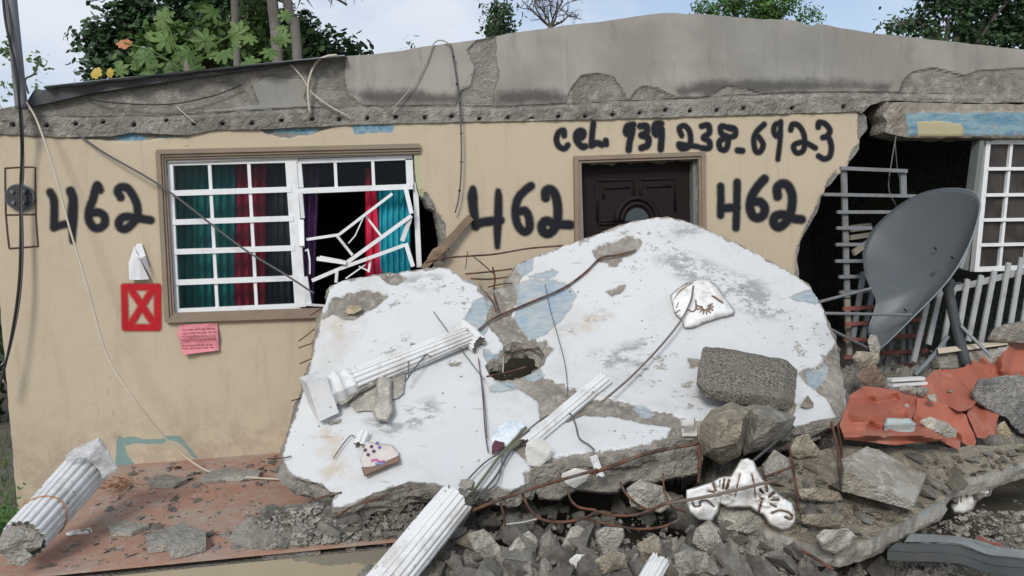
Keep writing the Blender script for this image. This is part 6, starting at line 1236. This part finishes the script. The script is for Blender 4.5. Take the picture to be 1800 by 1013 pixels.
# plaque
plq = thing('ceramic_plaque', 'broken painted ceramic house plaque with purple windows lying on the slab', 'ceramic plaque', S(668, 800, .02))
ch('body', [(632, 808), (640, 790), (640, 775), (655, 778), (672, 780), (690, 783), (702, 795), (702, 810), (690, 817), (640, 836)], lambda a, b_: SY(a, b_)-.025, .07, m_simple('glazed_cream_ceramic', (.58, .53, .49), .35, .15, 12, .1, spec=.5, dirt=(.3, .18, .14), dirt_amt=.5), bevel=4, facets=0, amp=.006, step=2, seed=3, parent=plq)
ch('broken_edge', [(634, 822), (665, 818), (702, 800), (703, 812), (640, 838)], lambda a, b_: SY(a, b_)-.055, .04, m_simple('terracotta_edge', (.20, .13, .10), .8, .3, 20, .3), bevel=3, facets=0, amp=.004, step=2, seed=3, parent=plq)
for i, (x, y) in enumerate(((642, 791), (653, 785), (663, 779), (647, 799), (657, 793), (667, 786))):
    c_ = (.10, .05, .11) if i not in (2, 5) else (.14, .14, .36); q_ = [S(x+dx*3.6, y+dy*3.0, .068) for dx, dy in ((-1, .4), (.3, 1.1), (1, -.4), (-.3, -1.1))]
    m_ = bpy.data.materials.get('plaque_pane_%d' % (i in (2, 5))) or m_simple('plaque_pane_%d' % (i in (2, 5)), c_, .3, .1)
    mk('painted_window', q_+[p+np.array([0, .004, -.004]) for p in q_], [(0, 1, 2, 3), (7, 6, 5, 4)]+[(i_, i_+4, (i_+1) % 4+4, (i_+1) % 4) for i_ in range(4)], m_, plq)
MB().tube([S(652, 810, .07), S(660, 808, .07), S(668, 812, .07), S(676, 810, .07)], .006, 6, 4).build('painted_flower', m_simple('plaque_magenta', (.45, .12, .3), .4), plq)
MB().tube([S(660, 815, .07), S(668, 816, .07), S(676, 814, .07)], .005, 6, 4).build('painted_flower', m_simple('plaque_blue', (.15, .25, .5), .4), plq)
fluted('column_piece', S(632, 784, .03), S(640, 763, .04), .036, .04, nf=6, jag0=.01, jag1=.02, depth=.3, rings=8, seed=33, label='tiny white ribbed piece standing beside the painted plaque', cat='column piece')
ch('crumpled_plastic_bag', [(864, 770), (875, 752), (890, 742), (915, 740), (925, 748), (905, 770), (895, 782), (880, 788), (868, 800)], lambda a, b_: SY(a, b_)-.03, .09, m_simple('white_blue_plastic', (.66, .72, .76), .35, .12, 20, .4, dirt=(.2, .38, .46), dirt_amt=.6), bevel=7, facets=4, amp=.02, nscale=16, step=2, seed=9, label='crumpled white and light blue plastic wrapper on the slab', cat='litter')
ch('plastic_cap', [(865, 785), (870, 775), (885, 778), (886, 788), (872, 796), (865, 800)], lambda a, b_: SY(a, b_)-.045, .06, m_simple('maroon_plastic', (.10, .035, .045), .4, .1), bevel=5, facets=2, amp=.005, step=2, seed=10, label='dark maroon scrap under the crumpled plastic wrapper', cat='litter')
# dry leaves and a twig on the porch
b = MB(); rr = random.Random(8)
for k in range(46):
    p = at_z(205+rr.gauss(0, 13), 850+rr.gauss(0, 7), FZ+.015+rr.random()*.05); a = rr.uniform(0, 6.28); t = rr.uniform(-.6, .6); l = rr.uniform(.015, .035); d1_ = np.array([math.cos(a), math.sin(a), t])*l; d2_ = np.array([-math.sin(a), math.cos(a), .3])*l*.45
    b.add([p-d1_, p+d2_, p+d1_, p-d2_], [(0, 1, 2, 3)])
b.build('dry_leaves', m_simple('dry_brown_leaves', (.20, .09, .045), .8, .4, 30), None, label='small heap of dry brown leaves beside the left column', cat='leaves', kind='stuff')

# ================================================================== CURTAINS
def curtain(name, label, x0, x1, yt, yb, mat, y=.24, waves=6, amp=.03, top_dx=0, bot_dx=0, seed=0):
    nx, nz = 60, 14; V = []
    for j in range(nz):
        g = j/(nz-1)
        for i in range(nx):
            f = i/(nx-1); x = x0+top_dx*(1-g)*f+(x1-x0)*f+bot_dx*g*f; V.append(W(x, yt+(yb-yt)*g, y+amp*math.sin(f*waves*6.28+.6*math.sin(g*3+seed))+.012*math.sin(g*5+f*3+seed)))
    ix = np.arange(nx*nz).reshape(nz, nx); mk(name, V, np.c_[ix[:-1, :-1].ravel(), ix[1:, :-1].ravel(), ix[1:, 1:].ravel(), ix[:-1, 1:].ravel()], mat, None, smooth=True, label=label, cat='curtain', group='curtains behind the window')
M_teal = m_cloth('teal_curtain', (.05, .42, .41)); M_redc = m_cloth('red_curtain', (.68, .04, .10)); M_pur = m_cloth('purple_curtain', (.16, .08, .20)); M_teal2 = m_cloth('bright_teal_curtain', (.04, .42, .52)); M_navy = m_cloth('sheer_grey_curtain', (.10, .10, .12))
curtain('curtain', 'teal curtain behind the left half of the window', 292, 415, 280, 560, M_teal, .26, 9, .028)
curtain('curtain', 'red curtain in the middle of the left window half', 412, 468, 280, 560, M_redc, .22, 4, .028)
curtain('curtain', 'sheer dark grey curtain behind the right panes of the left sash', 466, 512, 280, 560, M_navy, .28, 4, .02)
curtain('curtain', 'dark purple curtain beside the middle post of the window', 524, 562, 285, 560, M_pur, .24, 3, .02, bot_dx=-12)
curtain('curtain', 'narrow red curtain in the broken right sash', 642, 660, 296, 520, M_redc, .2, 2, .02, bot_dx=14, seed=2)
curtain('curtain', 'bright teal curtain at the right end of the broken sash', 662, 722, 330, 520, M_teal2, .22, 6, .022, seed=1)

# ================================================================== TREES AND PLANTS
def leaf_mesh(b, p, n_, size, asp, rr):
    n_ = n_/np.linalg.norm(n_); a = np.cross(n_, [rr.gauss(0, 1), rr.gauss(0, 1), rr.gauss(0, 1)]); a /= np.linalg.norm(a)+1e-9; c = np.cross(n_, a)
    l, w = size, size*asp; k = n_*size*.12
    b.append((p-a*l, p-a*.3*l+c*w-k, p+a*.4*l+c*w*.8-k, p+a*l, p+a*.4*l-c*w*.8-k, p-a*.3*l-c*w-k))
def crown(name, blobs, n, size, mat, parent, seed=0, asp=.5, clump=9):
    rr = random.Random(seed); L_ = []; wts = [r**2 for c, r in blobs]
    for k in range(n//clump):
        c, r = rr.choices(blobs, wts)[0]; d = np.array([rr.gauss(0, 1) for _ in range(3)]); d /= np.linalg.norm(d); d[2] = d[2]*.9+.08
        if vnoise(np.array([(np.array(c)+d*r)*(1.1/max(r, .35))]), seed)[0] < -.12: continue
        q = np.array(c)+d*r*(1-.45*rr.random()**2); out = d
        for m in range(clump):
            o_ = np.array([rr.gauss(0, 1) for _ in range(3)])*size*1.5; nn = out*.8+np.array([rr.gauss(0, .5), rr.gauss(0, .5), .55+rr.gauss(0, .4)]); leaf_mesh(L_, q+o_, nn, size*rr.uniform(.6, 1.15), asp, rr)
    V = np.array(L_).reshape(-1, 3); Fs = np.arange(len(V)).reshape(-1, 6)
    mk(name, V, [tuple(f) for f in Fs], mat, parent)
def pxb(lst, y): 
    out = []
    for x, py, r in lst:
        yy = y+.25*math.sin(x*.7); p = W(x, py, yy); d = (p-CAM)@F; out.append((p, r*d/FPX))
    return out
M_lfd = m_leaf('dark_broad_leaves', (.02, .05, .02), (.055, .11, .038)); M_lfm = m_leaf('mid_green_leaves', (.06, .12, .03), (.13, .22, .06)); M_lfl = m_leaf('light_lobed_leaves', (.075, .14, .04), (.15, .24, .075)); M_lfb = m_leaf('bright_small_leaves', (.055, .13, .03), (.12, .26, .06))
M_bark = m_simple('grey_bark', (.20, .185, .165), .9, .25, 6, .6, dirt=(.10, .09, .08), dirt_amt=.6, bscale=25); M_bark2 = m_simple('dark_bark', (.09, .08, .07), .9, .3, 8, .6)
def limbs(name, lst, mat, parent):
    for pts, r in lst: MB().tube(pts, r, 8, 4).build(name, mat, parent, smooth=True)
def tree(label, base, blobs, n, size, mat, seed, asp=.5, trunk=None, group='trees behind the house', name='broadleaf_tree'):
    t = thing(name, label, 'tree', base, group); crown('crown', blobs, n, size, mat, t, seed, asp)
    c = np.mean([b_[0] for b_ in blobs], 0); base = np.array(base, float)
    MB().tube([base, base*.5+c*.5+np.array([.1, 0, -.3]), c], [.16, .12, .06], 9, 4).build('trunk', M_bark2, t, smooth=True)
    for k, (p, r) in enumerate(blobs[::2]): MB().tube([c*.6+base*.4, (c+p)/2-np.array([0, 0, .15]), p], [.06, .04, .015], 6, 3).build('limb', M_bark2, t, smooth=True)
    return t
y1 = 9.0
bl = pxb([(172, 68, 32), (205, 45, 42), (238, 28, 34), (190, 100, 36), (260, 62, 50), (310, 70, 60), (215, 128, 36), (365, 60, 60), (300, 125, 50), (380, 115, 50), (430, 75, 55), (470, 100, 42), (520, 60, 38), (535, 90, 42), (575, 85, 30), (605, 90, 20), (625, 95, 16), (430, 25, 45), (350, 15, 40), (165, 130, 22), (560, 110, 30), (470, 40, 30)], y1)
tree('big dark green broadleaf tree behind the left roof slope', (-4.2, y1, -.35), bl, 21000, .075, M_lfd, 3, .62)
tree('lighter green shrubby tree mixed among the trunks at left', (-2.2, 7.5, -.35), pxb([(330, 95, 36), (400, 90, 40), (450, 60, 35), (480, 95, 36), (520, 95, 30), (285, 120, 26), (445, 15, 26), (560, 100, 20), (300, 60, 30), (250, 90, 25), (380, 40, 30)], 7.5), 4200, .085, M_lfm, 5, .6)
# big lobed leaves
pap = thing('papaya_tree', 'lobed light green papaya like leaves with one orange and one yellow leaf', 'tree', (-3.2, 5.6, -.35), 'trees behind the house')
def lobed(c, r, tilt, mat, name='leaf', seed=0):
    rr = random.Random(seed); c = np.array(c); n = np.array([rr.uniform(-.5, .5), -.7, tilt]); n /= np.linalg.norm(n); a = np.cross(n, [0, 0, 1]); a /= np.linalg.norm(a); b_ = np.cross(n, a); V = [c]; K = 7
    for k in range(K*4):
        th = 2*math.pi*k/(K*4); ph = (k % 4)/4; rad = r*(.32+.68*max(0, math.cos((ph-.0)*2*math.pi))**.8 if True else 1); rad = r*((1.0, .86, .5, .86) if mat is M_lfl else (1.0, .95, .8, .95))[k % 4]*rr.uniform(.85, 1.1); V.append(c+rad*(math.cos(th)*a+math.sin(th)*b_)-n*(rad/r)**2*r*.25)
    m = K*4; mk(name, V, [(0, 1+k, 1+(k+1) % m) for k in range(m)], mat, pap)
rq = random.Random(77)
for i, (x, y, r, m) in enumerate(((290, 70, 34, 0), (245, 95, 28, 0), (330, 95, 30, 0), (210, 122, 24, 0), (300, 118, 30, 0), (262, 128, 22, 0), (360, 70, 34, 0), (285, 30, 30, 0), (395, 95, 32, 0), (345, 122, 26, 0), (420, 55, 30, 0), (440, 110, 26, 0), (218, 75, 20, 1), (168, 128, 17, 2), (192, 128, 13, 2), (372, 20, 30, 0))+tuple((rq.uniform(230, 560), rq.uniform(15, 118), rq.uniform(14, 27), 0) for _ in range(16))):
    p = W(x, y, 5.6+.3*math.sin(i*2.1)); d = (p-CAM)@F; lobed(p, .72*r*d/FPX, .3+.3*math.sin(i*1.7), (M_lfl, m_simple('orange_dead_leaf', (.42, .17, .08), .7, .2), m_simple('yellow_leaf', (.42, .31, .06), .6, .2))[m] if m == 0 or i in (12, 13) else bpy.data.materials['yellow_leaf'], seed=i)
MB().tube([(-3.2, 5.6, -.35), W(330, 200, 5.7), W(325, 90, 5.7)], [.09, .07, .04], 8, 4).build('trunk', M_bark, pap, smooth=True)
for i, (x, y) in enumerate(((290, 70), (245, 95), (360, 70), (285, 30), (395, 95), (218, 75), (420, 55))): MB().tube([W(325, 125, 5.7), W((x+325)/2, (y+125)/2-8, 5.65), W(x, y, 5.6)], .012, 5, 3).build('leaf_stalk', M_lfl, pap)
# tall trunks
for i, (lab, pts, r) in enumerate((('slim pale palm trunk passing in front of the dark tree, leftmost', [(417, 112), (414, 60), (411, -60)], .055), ('grey palm trunk, middle of the three bare trunks', [(488, 108), (484, 50), (474, -40)], .085), ('grey palm trunk leaning left, rightmost of the three', [(522, 90), (512, 40), (497, -40)], .075))):
    t = thing('palm_tree', lab, 'tree', W(pts[0][0], 260, 6.5)*np.array([1, 1, 0])+np.array([0, 0, -.35]), 'bare palm trunks')
    P = [np.array([W(pts[0][0]+6, 200, 6.5)[0], 6.5, -.35])]+[W(x, y, 6.5) for x, y in pts]; MB().tube(P, r, 10, 5).build('trunk', M_bark, t, smooth=True)
    V = []; cpt = P[-1]+np.array([0, 0, .3]); rr = random.Random(i); b = MB()
    for k in range(12):
        a = k*.52+rr.random()*.3; ax = np.array([math.cos(a), math.sin(a), 0]); fr = [cpt+ax*s_*1.7+np.array([0, 0, .75*math.sin(s_*2.4)-.5*s_**2]) for s_ in np.linspace(0, 1, 9)]
        for p, q in zip(fr[:-1], fr[1:]):
            sd_ = np.cross(q-p, [0, 0, 1.]); sd_ /= np.linalg.norm(sd_)+1e-9
            for s_ in (-1, 1): b.add([p, p+(q-p)*.5, p+(q-p)*1.6+s_*sd_*.35-np.array([0, 0, .14])], [(0, 1, 2)])
    b.build('crown', M_lfm, t)
MB().tube([W(572, -12, 7), W(598, 2, 7), W(610, 9, 7)], .02, 5, 2).build('branch', M_bark2, tree('small leafy treetop left of the bare twiggy tree', (2.6, 9, -.35), pxb([(880, 12, 18), (872, 35, 18), (888, 45, 16), (868, 52, 14), (892, 25, 12), (720, 82, 5), (882, 58, 18)], 9), 1100, .065, M_lfd, 9, .35))
# bare tree
bt = thing('bare_tree', 'leafless twiggy tree standing above the gable', 'tree', (4.2, 9.5, -.35)); b0 = W(966, 120, 9.5)
MB().tube([(b0[0], 9.5, -.35), b0, W(968, 45, 9.5)], [.10, .07, .05], 8, 3).build('trunk', M_bark2, bt, smooth=True)
b = MB(); rr = random.Random(21)
def twig(p, d, L_, r, depth):
    q = [p]; dd = np.array(d, float)
    for k in range(4): dd = dd+np.array([rr.gauss(0, .22), rr.gauss(0, .22), rr.gauss(.03, .2)]); dd /= np.linalg.norm(dd); q.append(q[-1]+dd*L_/4)
    b.tube(q, [r, r*.5], 5, 2)
    if depth:
        for k in range(rr.choice((3, 3, 4))):
            i = rr.randrange(1, 5); nd = dd+np.array([rr.gauss(0, .8), rr.gauss(0, .5), rr.gauss(.1, .5)]); twig(q[i], nd/np.linalg.norm(nd), L_*.62, r*.55, depth-1)
for a in ((-.9, 0, .8), (-.4, .2, 1), (.1, 0, 1), (.7, -.2, .7), (1.0, .1, .35), (-1.1, 0, .3)): twig(W(968, 48, 9.5), np.array(a)/np.linalg.norm(a), .62, .024, 3)
b.build('branches', M_bark2, bt, smooth=True)
tree('bright green feathery treetop above the middle of the roof', (7.2, 10, -.35), pxb([(1245, 14, 22), (1280, 6, 32), (1320, 8, 40), (1360, 10, 38), (1400, 22, 26), (1425, 32, 14), (1340, 30, 30)], 10), 7000, .05, M_lfb, 11, .4)
tree('dark dense tree behind the right end of the roof', (9.5, 9, -.35), pxb([(1640, 40, 30), (1670, 20, 38), (1610, 45, 24), (1720, 40, 48), (1770, 20, 50), (1800, 60, 50), (1690, 60, 34), (1850, 40, 60), (1560, 48, 12), (1580, 52, 14), (1640, 62, 22), (1745, 75, 40), (1570, 42, 8), (1650, -10, 30), (1700, -20, 45), (1760, -30, 50), (1820, -20, 60)], 9), 11000, .08, M_lfd, 13, .42)
# climbing sprigs left of the roof
sp = thing('climbing_plant', 'thin leafy sprig growing by the mast at the left roof corner', 'plant', W(50, 165, .4)); MB().tube([W(50, 165, .4), W(44, 140, .4), W(60, 130, .4), W(68, 105, .4)], .008, 5, 3).build('stem', M_bark2, sp)
crown('foliage', pxb([(70, 110, 9), (66, 124, 7), (78, 118, 5), (72, 146, 6), (10, 85, 12), (18, 95, 8), (15, 145, 7), (8, 175, 12), (60, 100, 4)], .4), 170, .022, M_lfm, sp, 15, .6, 5)
# hedge left of the wall, weeds
hd = thing('hedge', 'dark hedge beyond the left corner of the house', 'hedge', (-5.2, 3.4, -.35))
crown('foliage', [((-4.6-.9*i, 4.2+.2*(i % 2), .9+.1*math.sin(i)), .85) for i in range(7)]+[((-4.6-.9*i, 4.2, 0.3), .8) for i in range(7)], 9000, .08, M_lfd, hd, 17, .5)
for i in range(4): MB().tube([(-4.8-1.2*i, 4.2, -.35), (-4.8-1.2*i, 4.2, .7)], .04, 6, 1).build('trunk', M_bark2, hd)
def weed(label, x, y, r, h, n, seed, size=.022):
    t = thing('weed_clump', label, 'plant', (x, y, -.35), 'weeds at the left house corner'); rr = random.Random(seed); L_ = []
    for k in range(26):
        a = rr.uniform(0, 6.28); d = r*rr.random()**.5; x1 = np.array([x+math.cos(a)*d*.5, y+math.sin(a)*d*.5, -.35]); x2 = x1+np.array([math.cos(a)*d*.7, math.sin(a)*d*.7, h*rr.uniform(.5, 1)])
        if k < 12: MB().tube([x1, (x1+x2)/2+np.array([0, 0, .04]), x2], .003, 4, 2).build('stem', M_lfm, t)
        for m in range(n//26):
            f = rr.random()**.7; p = x1+(x2-x1)*f+np.array([rr.gauss(0, .02) for _ in range(3)]); leaf_mesh(L_, p, np.array([rr.gauss(0, .5), rr.gauss(0, .5)-.3, 1]), size*rr.uniform(.6, 1.2), .5, rr)
    V = np.array(L_).reshape(-1, 3); mk('leaves', V, [tuple(f) for f in np.arange(len(V)).reshape(-1, 6)], M_lfb if seed % 2 else M_lfm, t)
for i, (x, y, lab) in enumerate(((-2.75, -.5, 'small leafy weed clump by the wall corner, nearest the wall'), (-2.55, -.95, 'taller leafy weed clump left of the column, second from the wall'), (-2.62, -1.4, 'leafy weed clump left of the column, third from the wall'), (-2.38, -1.75, 'low weed clump under the left column'), (-2.9, -.9, 'weed clump at the left picture edge, upper one'), (-3.1, -1.3, 'weed clump at the left picture edge, lower one'))):
    weed(lab, x, y, .26, .42+.06*(i % 3), 780, 40+i)
b = MB(); rr = random.Random(9); LL = []
for k in range(9000):
    x, y = rr.uniform(-7, -2.3), rr.uniform(-3, 3.4)
    if x > -2.85 and y > -.1: continue
    h = rr.uniform(.03, .12); a = rr.uniform(0, 6.28); w = .006; dx, dy = math.cos(a)*w, math.sin(a)*w; l = rr.gauss(0, .03); LL.append(((x-dx, y-dy, -.352), (x+dx, y+dy, -.352), (x+l, y+l*.5, -.35+h)))
V = np.array(LL).reshape(-1, 3); mk('grass', V, [tuple(f) for f in np.arange(len(V)).reshape(-1, 3)], M_lfm, None, label='short grass beside the left house corner', cat='grass', kind='stuff')
# greenery seen through the broken room
crown('foliage', [(W(1500, 360, 6.6), .5), (W(1535, 420, 6.6), .5), (W(1515, 440, 6.4), .45), (W(1550, 350, 6.6), .5)], 1800, .05, M_lfb, thing('shrub', 'bright green shrub glimpsed through the broken room', 'plant', tuple(W(1515, 440, 6.4)*np.array([1, 1, 0])+np.array([0, 0, -.35]))), 23, .5)
M_brd = m_simple('pale_fallen_board', (.42, .39, .33), .8, .2, 8, .2)
for i_, (l, p, q, w) in enumerate((('pale board lying inside the broken room, upper of three', (1496, 402), (1530, 398), .07), ('pale board lying inside the broken room, middle of three', (1494, 418), (1534, 412), .05), ('pale board lying inside the broken room, lowest and tilted', (1500, 445), (1528, 425), .06))):
    MB().bar(W(*p, 1.2), W(*q, 1.3), w, .03).build('fallen_board', M_brd, None, label=l, cat='board')
